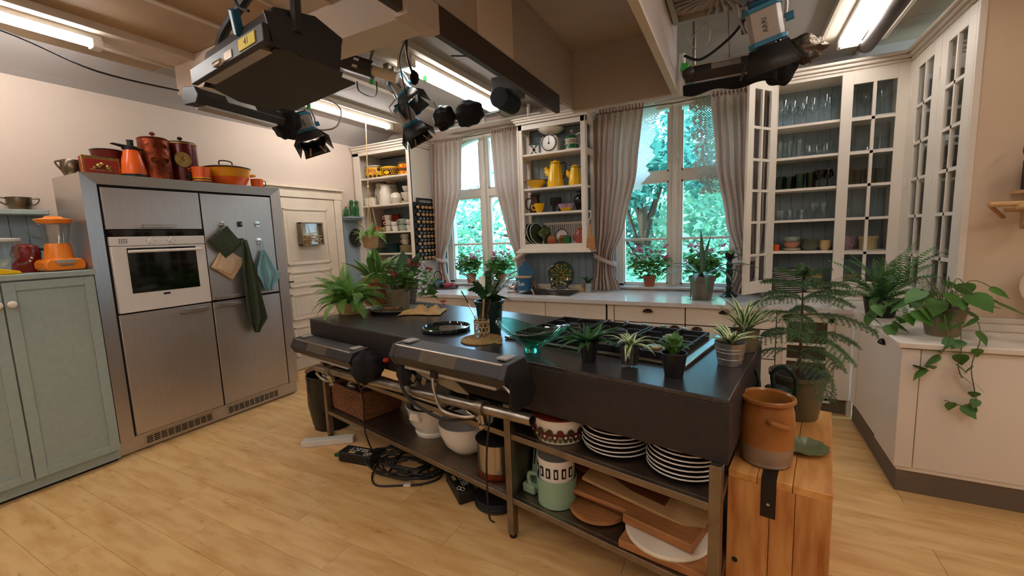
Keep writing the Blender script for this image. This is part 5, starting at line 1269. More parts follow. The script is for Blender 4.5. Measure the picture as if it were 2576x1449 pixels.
lace('white stepped lace hanging inside the curtain by the wall cabinet', keyed([(2.85,-2.62,-2.87),(2.15,-2.58,-2.80),(1.65,-2.45,-2.72),(1.25,-2.36,-2.50)]), 2.84, 1.27, .034, 'lace', 1, pat=0)
lace('white stepped lace hanging inside the curtain by the wooden paddle', keyed([(2.88,-.98,-.70),(2.3,-1.02,-.78),(1.75,-1.12,-.92),(1.20,-1.25,-1.06)]), 2.86, 1.20, .034, 'lace', -1, pat=0)
lace('diamond-patterned lace in a backlit tan beside the open cupboard door', keyed([(2.86,-.12,-.45),(2.2,-.10,-.40),(1.7,.02,-.28),(1.15,.08,-.08)]), 2.85, 1.02, .024, 'lace_backlit', 1, pat=1)

# ================================================================== hooks and towels on the fridge
def hook(y, z, m, label):
    o = thing('adhesive_hook', label, 'hook', (-4.016, y, z), group='hooks on the fridge door')
    MB().box(0, .006, -.022, .022, -.024, .024).build('plate', m, o, bev=.003)
    MB().lathe([(.009,0),(.007,.012),(.011,.018),(.008,.024),(0,.026)], 12).xform(Matrix.Translation((.006,0,-.002))@Matrix.Rotation(PI/2,4,'Y')).build('peg', 'chrome', o)
hook(2.211, 1.738, 'chrome', 'square chrome hook carrying the potholders'); hook(2.373, 1.743, 'black', 'square black hook with nothing on it')
hook(2.536, 1.744, 'chrome', 'square chrome hook with nothing on it'); hook(2.370, 1.591, 'iron_dark', 'square dark hook carrying the long green towel'); hook(2.534, 1.587, 'chrome', 'square chrome hook carrying the light blue cloth')
def sheet(name, label, loc, poly_rows, m, folds=0, amp=0, cat='towel', loop=None):
    """cloth hung in the local yz plane: rows of (z, y0, y1, x)"""
    def fn(u, v):
        k = v*(len(poly_rows)-1); i = min(int(k), len(poly_rows)-2); t = k-i
        a_, b2 = poly_rows[i], poly_rows[i+1]
        z, y0, y1, x = [a_[q]+(b2[q]-a_[q])*t for q in range(4)]
        return (x+amp*math.sin(folds*2*PI*u+v*2)*(.3+v)+amp*.4*math.sin(9*u+5*v), y0+(y1-y0)*u, z+.0*u)
    o = thing(name, label, cat, loc)
    MB().grid(fn, 36, 24).build('cloth', m, o, thick=.008, ang=80)
    if loop: MB().tube(loop, .003, 6).build('loop', m, o)
    return o
sheet('dish_towel', 'long ribbed dark green towel hanging over the fridge handle', (-3.965, 2.37, 1.60), [(0,-.03,.03,-.02),(-.06,-.035,.035,0),(-.3,-.06,.07,.005),(-.55,-.06,.10,.008),(-.74,-.05,.12,.012),(-.80,-.03,.07,.012),(-.86,.0,.02,.01)], 'towel_green', 2.0, .018)
def potholder(label, loc, m, ang, s, bend=.0):
    o = thing('potholder', label, 'potholder', loc, group='potholders')
    def fn(u, v):
        a_, b2 = (u-.5)*s, (v-.5)*s
        return (.012*math.sin(3*u+2*v)+bend*u*v, a_*math.cos(ang)-b2*math.sin(ang), a_*math.sin(ang)+b2*math.cos(ang)-s*.70)
    MB().grid(fn, 14, 14).build('pad', m, o, thick=.012, ang=80)
    MB().tube(smooth_path([(0, 0, .012), (0, -.012, -.02), (.004, 0, -.03), (0, .012, -.02), (0, 0, .012)]), .003, 6).build('loop', m, o)
potholder('dark green knitted square potholder on the chrome hook', (-3.985, 2.215, 1.725), 'towel_green', math.radians(38), .20, .03)
potholder('cream potholder hanging below the dark green one', (-4.003, 2.225, 1.54), 'towel_cream', math.radians(52), .21)
potholder('folded cream potholder flap in front of the cream one', (-3.992, 2.205, 1.47), 'towel_cream', math.radians(60), .13, .02)
sheet('dish_cloth', 'light blue cotton cloth hanging from its loop on the fridge', (-3.99, 2.545, 1.57), [(-.07,-.008,.012,0),(-.14,-.04,.05,.0),(-.24,-.085,.10,.005),(-.30,-.09,.13,.012),(-.36,-.06,.115,.015),(-.43,-.035,.06,.01),(-.46,-.01,.04,.01)], 'towel_blue', 2.3, .016, loop=[(0, -.01, .01), (0, -.012, -.04), (0, 0, -.08), (0, .012, -.04), (0, .006, .01)])

# ================================================================== on the island
IZ = IT+.0005
o = tag(MB().lathe([(0,0),(.215,0),(.225,.006),(.235,.024),(.23,.026),(.218,.01),(0,.008)], 48).build('serving_tray', 'pot_grey', None, (-2.50, 2.72, IZ), (0, 0, 0)), 'round grey serving tray with two bamboo handles on the island', 'tray')
MB().lathe([(.218,-.0003),(.228,.004),(.2365,.022),(.234,.0245),(.23,.02)], 48).build('outer_rim', 'black', o)
for s in (-1, 1):
    a0 = math.radians(-62 if s < 0 else 118)
    cx, cy = .21*math.cos(a0), .21*math.sin(a0); tx, ty = -math.sin(a0), math.cos(a0)
    MB().tube([(cx-tx*.085, cy-ty*.085, .01), (cx-tx*.085, cy-ty*.085, .05), (cx+tx*.085, cy+ty*.085, .05), (cx+tx*.085, cy+ty*.085, .01)], .004, 8).build('wire_loop', 'iron_dark', o)
    MB().tube([(cx-tx*.065, cy-ty*.065, .05), (cx+tx*.065, cy+ty*.065, .05)], .010, 10).build('bamboo_grip', 'wicker', o)
def crumple(u, v):
    x = -.17+.34*u; y = -.13+.26*v
    h = .026+.014*math.sin(16*u+4*v)+.014*math.sin(12*v-9*u+1)+.008*math.sin(23*u+13*v)
    e = min(u, 1-u, v, 1-v); k = min(1, e*7)
    return (x*(1-.25*math.sin(PI*v))+.04*math.sin(3*v), y*(1-.2*math.sin(PI*u))+.02*math.sin(6*u), max(.004, h*k+.004))
tag(MB().grid(crumple, 40, 32).build('tea_towel', 'cloth_yellow', None, (-2.20, 2.66, IZ+.003), (0, 0, math.radians(25)), thick=.004, ang=80), 'crumpled yellow-cream linen tea towel beside the round tray', 'towel')
o = tag(MB().lathe([(0,0),(.13,0),(.155,.006),(.158,.024),(.15,.026),(.145,.012),(0,.009)], 48).build('serving_plate', 'dark_plate', None, (-1.645, 2.21, IZ)), 'glossy black-green plate with raised rim lying on the island', 'plate')
o = tag(MB().lathe([(0,0),(.118,0),(.12,.004),(.118,.009),(0,.009)], 40).build('woven_mat', 'jute', None, (-1.275, 2.045, IZ)), 'round coiled straw mat under the cane-wrapped glass', 'mat')
for k in range(1, 10): MB().tube(arc((0, 0, .008), .0125*k, 0, 360, 36, 'xy')[:-1], .0042, 5, closed=True).build('coil', 'jute', o)
MB().tube(smooth_path([(.105, -.04, .006), (.15, -.05, .006), (.135, -.015, .006), (.11, -.03, .006)]), .005).build('hanging_loop', 'jute', o)
o = turn('cane_glass', 'glass tumbler in a woven cane sleeve holding brushes', 'glass', (-1.285, 2.07, IZ+.0095), hollow(.04, .044, .135, .003), 'drink_glass')
cn = MB()
for k in range(12):
    a0 = k*PI/6
    for s in (-1, 1): cn.tube([(.0435*math.cos(a0+s*t_*.12), .0435*math.sin(a0+s*t_*.12), .005+t_*.0105) for t_ in range(10)], .0022, 5)
for z in (.005, .035, .065, .095, .1): cn.tube(arc((0, 0, z), .0438, 0, 360, 28, 'xy')[:-1], .0028, 5, closed=True)
cn.build('cane_sleeve', 'wicker_pale', o)['kind'] = 'stuff'
for nm, lb, p0, p1, r, m, tip in (('butter_knife', 'wooden spreader standing in the cane glass', (0, 0, .03), (.01, .01, .17), .006, 'wood', (.016, .06)), ('wooden_spoon', 'dark wooden spoon standing in the cane glass', (.015, .0, .03), (.035, .02, .16), .005, 'brown', (.018, .07)), ('bread_knife', 'long steel knife leaning in the cane glass', (.01, 0, .03), (-.075, -.02, .20), .004, 'chrome', (.009, .09))):
    d = (Vector(p1)-Vector(p0)).normalized(); q = Vector(p1)
    ob = thing(nm, lb, 'utensil', (-1.285, 2.07, IZ+.0095))
    MB().tube([p0, p1], r, 8).build('handle', m, ob)
    MB().obox(q+d*tip[1]*.4, (tip[0]*2, .003, tip[1]), d.to_track_quat('Z', 'Y').to_matrix()).build('blade', m, ob, bev=.003)
# curved green glass bowl
def bowlfn(u, v):
    a_ = 2*PI*u; r = .035+v*(.105+.06*abs(math.cos(a_))**1.3); z = .03+.075*v+.05*v*v*abs(math.cos(a_))**2
    return (r*math.cos(a_)*1.05, r*math.sin(a_)*.72, z)
gb = thing('glass_bowl', 'boat-shaped sea-green art glass bowl with thick base', 'bowl', (-.90, 1.93, IZ), IR+.1)
MB().grid(bowlfn, 48, 12).build('bowl', 'teal_thin', gb, thick=.009, ang=80)
MB().lathe([(0,0),(.044,0),(.046,.006),(.038,.022),(.042,.036),(0,.04)], 28).build('foot', 'teal_glass', gb)

# ================================================================== under the island (local frame of the island)
ci, si = math.cos(IR), math.sin(IR)
def iw(X, Y, z): return (X*ci-Y*si, 1.59+X*si+Y*ci, z)
SZ, UZ = .2275, .5725
bk = thing('wicker_basket', 'rectangular dark wicker basket on the lower island shelf', 'basket', iw(-2.68, .19, SZ), IR)
for (a_, b2, c, e) in ((-.225, .225, -.16, -.145), (-.225, .225, .145, .16), (-.225, -.21, -.145, .145), (.21, .225, -.145, .145)): 
    MB().box(a_, b2, c, e, .0, .20).build('side', 'wicker', bk, bev=.006)
MB().box(-.215, .215, -.15, .15, 0, .012).build('bottom', 'wicker', bk)
for z in [.02+.0165*k for k in range(11)]:
    MB().tube([(-.228, -.163, z), (.228, -.163, z), (.228, .163, z), (-.228, .163, z)], .0085, 6, closed=True).build('woven_strand', 'wicker', bk)
MB().tube([(-.228, -.16, .203), (.228, -.16, .203), (.228, .16, .203), (-.228, .16, .203)], .013, 8, closed=True).build('rim', 'wicker', bk)
for i, (x, y, r, m, lb) in enumerate(((-.12, -.05, .05, 'alu', 'aluminium moulding tool lying in the wicker basket'), (.0, .05, .055, 'red_plastic', 'red plastic lid lying in the wicker basket'), (.09, -.06, .05, 'brown', 'dark wooden bowl lying in the wicker basket'), (.14, .06, .045, 'white_china', 'white ramekin lying in the wicker basket'))):
    X, Y = -2.66+x, .19+y
    turn('kitchen_tool', lb, 'utensil', iw(X, Y, SZ+.16), [(0,-.14),(r*.7,-.14),(r,-.02),(r,.03),(r*.8,.045),(0,.05)], m)
o = turn('mixing_bowl', 'large white mixing bowl with pouring lip under two pots', 'bowl', iw(-1.92, .24, SZ), [(0,0),(.12,0),(.125,.02),(.115,.03),(.155,.09),(.175,.19),(.182,.20),(.176,.205),(.168,.19),(.148,.09),(.10,.03),(0,.025)], 'white_china', n=36)
MB().prism([(-.045, .145), (.045, .145), (.03, .205), (-.03, .205)], -.20, -.16).build('pouring_lip', 'white_china', o, bev=.01, recalc=True)
o = turn('enamel_pot', 'cream enamel pot resting inside the mixing bowl', 'pot', iw(-1.92, .24, SZ+.17), hollow(.125, .14, .13), 'cream_enamel', n=32)
MB().lathe([(.126,.0),(.142,.012),(.142,.022),(.13,.026)], 32).build('base_band', 'iron_dark', o)
o = turn('mixing_bowl', 'wide cream mixing bowl with a whisk leaning in it', 'bowl', iw(-1.545, .20, SZ), hollow(.09, .175, .19, .006, [(.135, .05), (.165, .12)]), 'white_china', n=36)
o = thing('whisk', 'dark handled whisk leaning in the wide cream bowl', 'utensil', iw(-1.56, .26, SZ+.05), IR)
MB().tube([(0, 0, .2), (-.06, .02, .36)], .012, 8).build('handle', 'maroon', o)
for k in range(5):
    a_ = k*PI/5; MB().tube(smooth_path([(0, 0, .2), (.03*math.cos(a_)+.02, .03*math.sin(a_), .1), (.05, -.01, .02), (-.03*math.cos(a_)+.02, -.03*math.sin(a_), .1), (0, 0, .2)]), .0015, 5).build('wire', 'steel', o)
o = turn('stock_pot', 'steel stock pot with black lid on the lower island shelf', 'pot', iw(-1.22, .13, SZ), hollow(.115, .12, .20), 'steel', n=32)
MB().lathe([(.122,.196),(.125,.202),(.09,.22),(.02,.228),(.015,.245),(0,.248)], 32).build('lid', 'black', o)
MB().lathe([(.118,.0),(.1225,.004),(.1225,.03),(.118,.033)], 32).build('base_ring', 'copper', o)
# upper shelf, right bay
o = turn('casserole', 'white casserole with brown flower pattern on the upper island shelf', 'casserole', iw(-.78, .11, UZ), hollow(.115, .135, .125), 'white_china', n=36)
for k in range(15):
    a_ = -2.9+k*.19
    for (dz, r_, m) in ((.045+(k % 2)*.02, .017, 'brown' if k % 3 else 'maroon'), (.028, .010, 'olive_vase')):
        rr_ = .1235+dz*.12
        MB().cyl((rr_*math.cos(a_), rr_*math.sin(a_), dz), ((rr_+.004)*math.cos(a_), (rr_+.004)*math.sin(a_), dz), r_, n=10).build('flower', m, o)
    MB().cyl((.13*math.cos(a_), .13*math.sin(a_), .045+(k % 2)*.02), (.1345*math.cos(a_), .1345*math.sin(a_), .045+(k % 2)*.02), .006, n=8).build('flower_centre', 'cream', o)
MB().lathe([(.137,.122),(.139,.13),(.10,.15),(0,.16)], 32).build('lid', 'maroon', o)
plates(8, 'dark-bellied dinner plate in the pile next to the flowered casserole', iw(-.515, .18, UZ), .155, .018, .019, 'china_dark', 'plates next to the casserole', edge='white_china', jit=.006)
plates(8, 'dark-bellied dinner plate in the pile by the end leg', iw(-.205, .175, UZ), .15, .018, .019, 'china_dark', 'plates by the end leg', edge='white_china', jit=.004)
# lower shelf, right bay
o = thing('kitchen_mandoline', 'mint green plastic kitchen slicer leaning beside the mug', 'slicer', iw(-.945, .12, SZ), IR, )
MB().prism([(-.04, 0), (.04, 0), (.034, .10), (.038, .26), (-.038, .26), (-.034, .10)], -.01, .01).xform(Matrix.Rotation(math.radians(-12), 4, 'X')).build('body', 'mint', o, bev=.006, recalc=True)
MB().box(-.038, .038, -.07, .02, .002, .05).build('foot', 'mint', o, bev=.008)
for x in (-.02, .01, .025): MB().box(x-.004, x+.004, -.013, -.009, .12, .2).xform(Matrix.Rotation(math.radians(-12), 4, 'X')).build('slot', 'ink_black', o)
o = turn('enamel_mug', 'large mint green enamel jug with white patterned top', 'jug', iw(-.80, .10, SZ), hollow(.095, .10, .14), 'mint', n=32)
handle(o, [(-.098, 0, .11), (-.15, 0, .105), (-.145, 0, .05), (-.095, 0, .04)], .011, 'mint')
o = turn('patterned_pot', 'white pot with black motifs standing in the mint jug', 'pot', iw(-.80, .10, SZ+.075), hollow(.085, .094, .17), 'white_china', n=32)
for k in range(7):
    a_ = -2.9+k*.42; MB().obox((.0925*math.cos(a_), .0925*math.sin(a_), .11), (.004, .022, .05), (0, 0, a_)).build('motif', 'ink_black', o)
    MB().obox((.0945*math.cos(a_), .0945*math.sin(a_), .11), (.003, .008, .03), (0, 0, a_)).build('motif_eye', 'white_china', o)
def cutboard(label, X, Y, z, w, d, h, m, rx=0, ry=0, rz=0):
    return tag(MB().box(-w/2, w/2, -d/2, d/2, 0, h).build('cutting_board', m, None, iw(X, Y, z), (rx, ry, IR+rz), bev=.004), label, 'cutting board', 'cutting boards')
cutboard('thick butcher block board lying lowest in the pile', -.25, .16, SZ, .34, .34, .035, 'wood_board', rz=.05)
o = tag(MB().lathe([(0,0),(.17,0),(.175,.01),(.17,.022),(0,.022)], 36).build('round_board', 'cream', None, iw(-.26, .14, SZ+.036), (0, 0, IR)), 'round pale cutting board on the butcher block', 'cutting board')
cutboard('end-grain board with light and dark blocks', -.27, .20, SZ+.06, .30, .30, .04, 'orange', rz=-.06).data.materials[0] = MAT['wood_board']
o = tag(MB().lathe([(0,0),(.12,0),(.14,.01),(.135,.025),(0,.025)], 36).build('round_board', 'wood_board', None, iw(-.60, .16, SZ), (0, 0, 0)), 'round carved wooden board under the stacked boards', 'cutting board')
cutboard('long brown board lying across the round board', -.58, .22, SZ+.07, .40, .24, .022, 'wood_board', rz=.02)
cutboard('second long brown board with groove on the round board', -.58, .24, SZ+.046, .40, .24, .02, 'wood_dark', rz=-.02)
cutboard('dark reddish board tilted against the back of the shelf', -.52, .34, SZ+.155, .46, .30, .018, 'wood_dark', rx=math.radians(14), ry=math.radians(4))
cutboard('large pale board lying on top of the pile', -.40, .27, SZ+.125, .56, .26, .016, 'wood_pale', rx=math.radians(10), ry=math.radians(5))

# ---- rubber bucket with tools beside the island's end leg
o = turn('tool_bag', 'black rubber bucket in a bin bag beside the island end leg', 'bucket', iw(-3.12, .12, 0), [(0,0),(.15,0),(.155,.04),(.16,.05),(.185,.22),(.18,.40),(.185,.46),(.177,.46),(.17,.36),(.14,.06),(0,.05)], 'bag', n=30, ripple=(9, .02))
for k, (x, y, h) in enumerate(((-.03, .02, .58), (.05, -.02, .54))): tag(MB().tube([(0, 0, .10), (x*.5, y, .3), (x, y, h)], [.02, .02, .012], 10).build('sauce_bottle', 'green_bottle', None, iw(-3.12+x, .12+y, .0)), ('taller', 'shorter')[k]+' dark bottle neck sticking out of the black bucket', 'bottle')
tag(MB().lathe([(0,0),(.3,0),(.305,.006),(.3,.012),(0,.012)], 30, sy=.7).build('door_mat', 'wicker', None, (-4.35, 3.42, 0.0005)), 'brown oval coir mat on the floor by the white door', 'mat')

# ---- floor: power adapters, strip, cables
tag(MB().box(-.19, .19, -.035, .035, 0, .045).build('cable_duct', 'white_plastic', None, (-2.76, 2.12, .0005), (0, 0, math.radians(36)), bev=.004), 'white plastic trunking strip lying on the floor', 'trunking')
def ballast(label, loc, rz):
    o = thing('power_supply', label, 'power supply', loc, rz, 'lamp ballasts on the floor')
    MB().box(-.14, .14, -.055, .055, .002, .075).build('case', 'black', o, bev=.008)
    text('SELECT', .055, 'ink_white', o, (.0, .012, .0755), (0, 0, PI), sx=.85)
    for k, (x, y) in enumerate(((.105, -.02), (.085, -.035))): MB().tube([(x+.016*math.cos(a_*PI/6), y+.012*math.sin(a_*PI/6), .0755) for a_ in range(12)], .002, 5, closed=True).build('logo', 'cream', o)
    MB().box(-.06, -.005, -.042, -.022, .0753, .076).build('logo_bar', 'tan_plate', o)
    MB().cyl((-.14, -.02, .035), (-.19, -.03, .03), .02, .012).build('plug', 'green_bottle', o)
    return o
ballast('black lamp ballast near the white trunking with white lettering', (-2.33, 2.03, .0005), math.radians(7))
ballast('black lamp ballast under the island beside the stock pot', (-1.46, 2.02, .0005), math.radians(-38))
rnd = random.Random(11)
def cable(label, pts, r=.006, m='cable', name='power_cable', n=6):
    o0 = Vector(pts[0])
    return tag(MB().tube([p-o0 for p in smooth_path(pts, n)], r, 6).build(name, m, None, o0), label, 'cable')
for k in range(6):
    c = Vector((-1.98+rnd.uniform(-.08, .12), 2.08+rnd.uniform(-.06, .06), .0)); pts = []
    for j in range(26):
        a_ = j*2*PI/12+k; rr_ = .12+.05*rnd.random()+.01*k
        pts.append((c.x+rr_*1.25*math.cos(a_), c.y+rr_*.8*math.sin(a_), .008+.010*(k)+.012*rnd.random()))
    cable(('lowest', 'second', 'third', 'fourth', 'fifth', 'topmost')[k]+' black cable coil in the heap under the island', pts)
cable('black cable looping forward from the coil on the floor', [(-2.15, 2.03, .03), (-2.08, 1.90, .01), (-1.98, 1.84, .008), (-1.86, 1.89, .008), (-1.72, 1.97, .008), (-1.66, 2.08, .008), (-1.74, 2.17, .01), (-1.9, 2.15, .02)])
o = tag(MB().obox((0, 0, .0), (.045, .03, .016), (0, 0, .4)).build('cable_label', 'white_plastic', None, (-1.80, 1.925, .012)), 'white label wrapped round the looping floor cable', 'label')
cable('black cable hanging from the pipe clamp down to the floor', [(-1.02, 1.68, .70), (-1.06, 1.70, .5), (-1.08, 1.72, .3), (-1.10, 1.76, .1), (-1.12, 1.84, .01)], .005)
cable('black cable sagging from the long lamp towards the pipe clamp', [(-1.70, 1.80, .80), (-1.62, 1.76, .70), (-1.5, 1.74, .64), (-1.3, 1.70, .62), (-1.10, 1.66, .68)], .009)
cable('black cable dropping from the short lamp to the floor coil', [(-2.18, 1.93, .66), (-2.16, 1.95, .5), (-2.22, 2.0, .25), (-2.2, 2.06, .05), (-2.1, 2.08, .03)], .005)
cable('black cable running from the near ballast to the coil', [(-2.19, 2.05, .03), (-2.14, 2.10, .03), (-2.05, 2.06, .04), (-1.95, 2.1, .05)])
o = thing('extension_reel', 'small black cable reel lying behind the middle leg', 'cable reel', (-1.20, 2.02, .0005), 0)
MB().lathe([(.03,0),(.12,.004),(.125,.03),(.12,.056),(.03,.06)], 28).build('spool', 'black', o)
for k in range(4): MB().tube(arc((0, 0, .012+k*.013), .128, 0, 360, 28, 'xy')[:-1], .007, 6, closed=True).build('cable_turn', 'cable', o)

# ================================================================== pine block
CZ = .6005
cr = turn('stoneware_crock', 'tall honey-brown salt-glazed stoneware crock with lug handles', 'crock', (.135, 1.93, CZ+.0035), [(0,0),(.085,0),(.09,.008),(.088,.014),(.091,.02),(.097,.08)], 'stoneware_grey', n=40)
MB().lathe([(.0965,.078),(.098,.13),(.095,.21),(.088,.245),(.094,.252),(.099,.26),(.097,.27),(.09,.273),(.082,.265),(.078,.24),(.085,.2),(.085,.05),(0,.02)], 40, ripple=None).build('glazed_wall', 'stoneware', cr)
for a_ in (-1.25, 1.9):
    c, s = math.cos(a_), math.sin(a_); tx, ty = -s, c
    MB().tube(smooth_path([(.093*c-tx*.035, .093*s-ty*.035, .20), (.118*c-tx*.025, .118*s-ty*.025, .203), (.12*c+tx*.02, .12*s+ty*.02, .188), (.094*c+tx*.035, .094*s+ty*.035, .178)]), .011, 8).build('lug_handle', 'stoneware', cr)
o = tag(MB().lathe([(0,.004),(.03,.004),(.055,.008),(.085,.02),(.087,.024),(.055,.014),(0,.009)], 48, ripple=(11, .05)).build('scalloped_dish', 'celadon', None, (.285, 2.08, CZ), (0, 0, 0)), 'grey-green scalloped dish on the pine block', 'dish')
wc = thing('watering_can', 'dark green metal watering can with tall looped handle', 'watering can', (.20, 2.26, CZ), .1)
MB().lathe([(0,0),(.062,0),(.064,.006),(.056,.2),(.05,.205),(.03,.208),(0,.208)], 26).build('body', 'pot_green', wc)
MB().tube(smooth_path([(-.02, 0, .205), (-.025, 0, .27), (.015, -.01, .305), (.06, -.015, .26), (.066, -.01, .15), (.06, 0, .08)]), .010, 8).build('handle', 'pot_green', wc)
MB().tube(smooth_path([(-.055, 0, .05), (-.085, .01, .12), (-.08, .01, .22), (-.10, .01, .29)]), [.012]*6+[.01]*6+[.008]*7, 8).build('spout', 'pot_green', wc)

# ================================================================== hat rack on the side wall
hr = thing('hat_rack', 'wall-mounted wooden hat rack with turned rails and top board', 'hat rack', (1.6, 3.5, 1.6))
for (y, z, x0) in ((-.20, .02, -.37), (-.10, -.01, -.27), (-.30, .0, -.30)): MB().cyl((x0, y, z), (1.2, y, z+.0), .014).build('rail', 'wood_pale', hr)
MB().box(-.22, 1.2, -.26, -.02, .075, .095).build('top_board', 'wood_pale', hr, bev=.004)
for x in (-.15, .6): 
    MB().prism([(-.30, -.03), (-.30, .02), (-.02, .08), (0, .08), (0, -.12), (-.03, -.10)], x-.012, x+.012, 'x').build('bracket', 'wood_pale', hr, bev=.003, recalc=True)
for (xa, ya, xb) in ((-.37, -.20, -.24),): MB().tube([(xa, ya, .02), (xb, -.02, -.05)], .010).build('brace', 'wood', hr)
o = thing('hanging_lantern', 'dark lantern with looped iron handle standing on the hat rack', 'lantern', (1.435, 3.36, 1.6955))
MB().box(-.05, .07, -.05, .05, 0, .16).build('body', 'iron_dark', o, bev=.006)
MB().tube(arc((.01, 0, .21), .075, -40, 220, 16), .008).build('handle', 'iron_dark', o)
o = tag(MB().lathe([(0,0),(.10,.01),(.13,.05),(.135,.055),(.10,.02),(0,.012)], 36).build('straw_hat', 'cream', None, (1.53, 3.42, 1.15), (math.radians(75), math.radians(20), 0)), 'cream felt hat hanging below the hat rack', 'hat')

# ================================================================== plants
def bend_path(L, e0, e1, n, curl=1.0):
    """points in the xz plane; elevation runs from e0 to e1 degrees"""
    p = Vector((0, 0, 0)); out = [(p.copy(), math.radians(e0))]
    for i in range(n):
        t = ((i+.5)/n)**curl; e = math.radians(e0+(e1-e0)*t)
        p = p+Vector((math.cos(e), 0, math.sin(e)))*(L/n); out.append((p.copy(), e))
    return out
def frond_mesh(L, e0, e1, w, n=24, m='leaf_fern', lw=.0135, base=.08):
    mb = MB(); path = bend_path(L, e0, e1, n)
    mb.tube([p for p, _ in path], [.0022*(1-.7*i/n) for i in range(n+1)], 4)
    for i, (p, e) in enumerate(path):
        t = i/n
        if t < base: continue
        ll = w*math.sin(PI*min(1, (t-base)/(1-base)*.86+.14))**.8
        d = Vector((math.cos(e), 0, math.sin(e))); nrm = Vector((-math.sin(e), 0, math.cos(e)))
        for s in (-1, 1):
            a_ = Vector((0, s, 0))*ll*.95+d*ll*.30-nrm*ll*.12
            q = d*lw*.5
            mb.add([p-q*.6, p+a_*.3-q, p+a_*.75-q*.8, p+a_, p+a_*.75+q*.8, p+a_*.3+q, p+q*.6], [(0, 1, 2, 3, 4, 5, 6)])
    return mb.mesh('frond', m, smooth=False)
def fern(root, meshes, n, z, tilt=(-.1, .1), r0=.03, sc=(.75, 1.1), az=(0, 2*PI), seed=1):
    rnd = random.Random(seed)
    for k in range(n):
        a_ = az[0]+(az[1]-az[0])*(k+rnd.uniform(-.3, .3))/n
        o = link('frond', meshes[k % len(meshes)], root, (r0*math.cos(a_), r0*math.sin(a_), z), (rnd.uniform(-.6, .6), rnd.uniform(*tilt), a_))
        s = rnd.uniform(*sc); o.scale = (s, s, s)
def strap_mesh(L, w, e0, e1, m, n=9, fold=.25, shape=.75, curl=1.0, twist=0, tipw=.04):
    path = bend_path(L, e0, e1, n, curl); vv = []; fs = []; uv = []
    for i, (p, e) in enumerate(path):
        t = i/n; ww = w*max(tipw, math.sin(PI*min(1, (.12+.88*t))**shape)) if i < n else w*.02
        nrm = Vector((-math.sin(e), 0, math.cos(e))); sd = Vector((0, 1, 0))
        if twist:
            q = twist*t; sd = Vector((0, math.cos(q), 0))+nrm*math.sin(q)
        for k, c in enumerate((-1, -.5, 0, .5, 1)):
            vv.append(p+sd*ww*c+nrm*ww*fold*abs(c))
    for i in range(n):
        for k in range(4):
            a_ = i*5+k; fs.append((a_, a_+1, a_+6, a_+5)); uv.append(((k/4, i/n), ((k+1)/4, i/n), ((k+1)/4, (i+1)/n), (k/4, (i+1)/n)))
    return MB().add(vv, fs, uv).mesh('leaf', m, ang=80)
def rosette(root, n, L, w, m, z, e0=(50, 80), e1=(-30, 20), r0=.01, seed=1, fold=.25, shape=.75, curl=1.0, sc=(.7, 1.05), variants=5):
    rnd = random.Random(seed)
    ms = [strap_mesh(L, w, rnd.uniform(*e0), rnd.uniform(*e1), m, fold=fold, shape=shape, curl=curl) for _ in range(variants)]
    for k in range(n):
        a_ = k*2.399+rnd.uniform(-.25, .25)
        o = link('leaf', ms[k % variants], root, (r0*math.cos(a_), r0*math.sin(a_), z+rnd.uniform(0, .01)), (rnd.uniform(-.15, .15), rnd.uniform(-.12, .12), a_))
        s = rnd.uniform(*sc); o.scale = (s, s, s)
def pot(root, r0, r1, h, m, soil=True, rim=0, name='pot', n=30):
    prof = [(0, 0), (r0*.96, 0), (r0, .004)]
    if rim: prof += [(r1*.97, h-rim), (r1*1.06, h-rim), (r1*1.06, h), (r1*.96, h)]
    else: prof += [(r1, h-.004), (r1*1.02, h), (r1*.95, h)]
    prof += [(r1*.90, h-.02), (0, h-.02)]
    o = MB().lathe(prof, n).build(name, m, root, ang=50)
    if soil: MB().lathe([(r1*.9, h-.019), (r1*.5, h-.012), (0, h-.01)], 20).build('soil', 'soil', root)
    return o
def disc_cluster(mb, c, R, n, r, rnd, flat=.6):
    for k in range(n):
        d = Vector((rnd.gauss(0, 1), rnd.gauss(0, 1), rnd.gauss(0, 1)*flat)).normalized()*R*rnd.uniform(.35, 1)
        p = Vector(c)+d; a_ = Vector((rnd.gauss(0, 1), rnd.gauss(0, 1), rnd.gauss(0, .5))).normalized(); b = a_.cross(Vector((rnd.uniform(-.5, .5), rnd.uniform(-.5, .5), 1))).normalized(); s = r*rnd.uniform(.6, 1.2)
        vv = [p+a_*s*math.cos(t_*PI/3)+b*s*math.sin(t_*PI/3)*.9+Vector((0, 0, .15*s*(t_ % 2))) for t_ in range(6)]
        mb.add([p-Vector((0, 0, s*.25))]+vv, [(0, i+1, (i+1) % 6+1) for i in range(6)])
def leafy(root, c, R, n, r, m, seed, stems=8, base=(0, 0, 0), flat=.6, name='foliage'):
    rnd = random.Random(seed); mb = MB(); disc_cluster(mb, c, R, n, r, rnd, flat)
    o = mb.build(name, m, root, smooth=False); o['kind'] = 'stuff'
    st = MB()
    for k in range(stems):
        d = Vector((rnd.gauss(0, 1), rnd.gauss(0, 1), rnd.gauss(0, .5))).normalized()*R*.7
        st.tube([base, tuple((Vector(base)+Vector(c)+d)*.5+Vector((0, 0, .01))), tuple(Vector(c)+d)], [.004, .003, .002], 5)
    st.build('stem_cluster', 'stem', root)['kind'] = 'stuff'
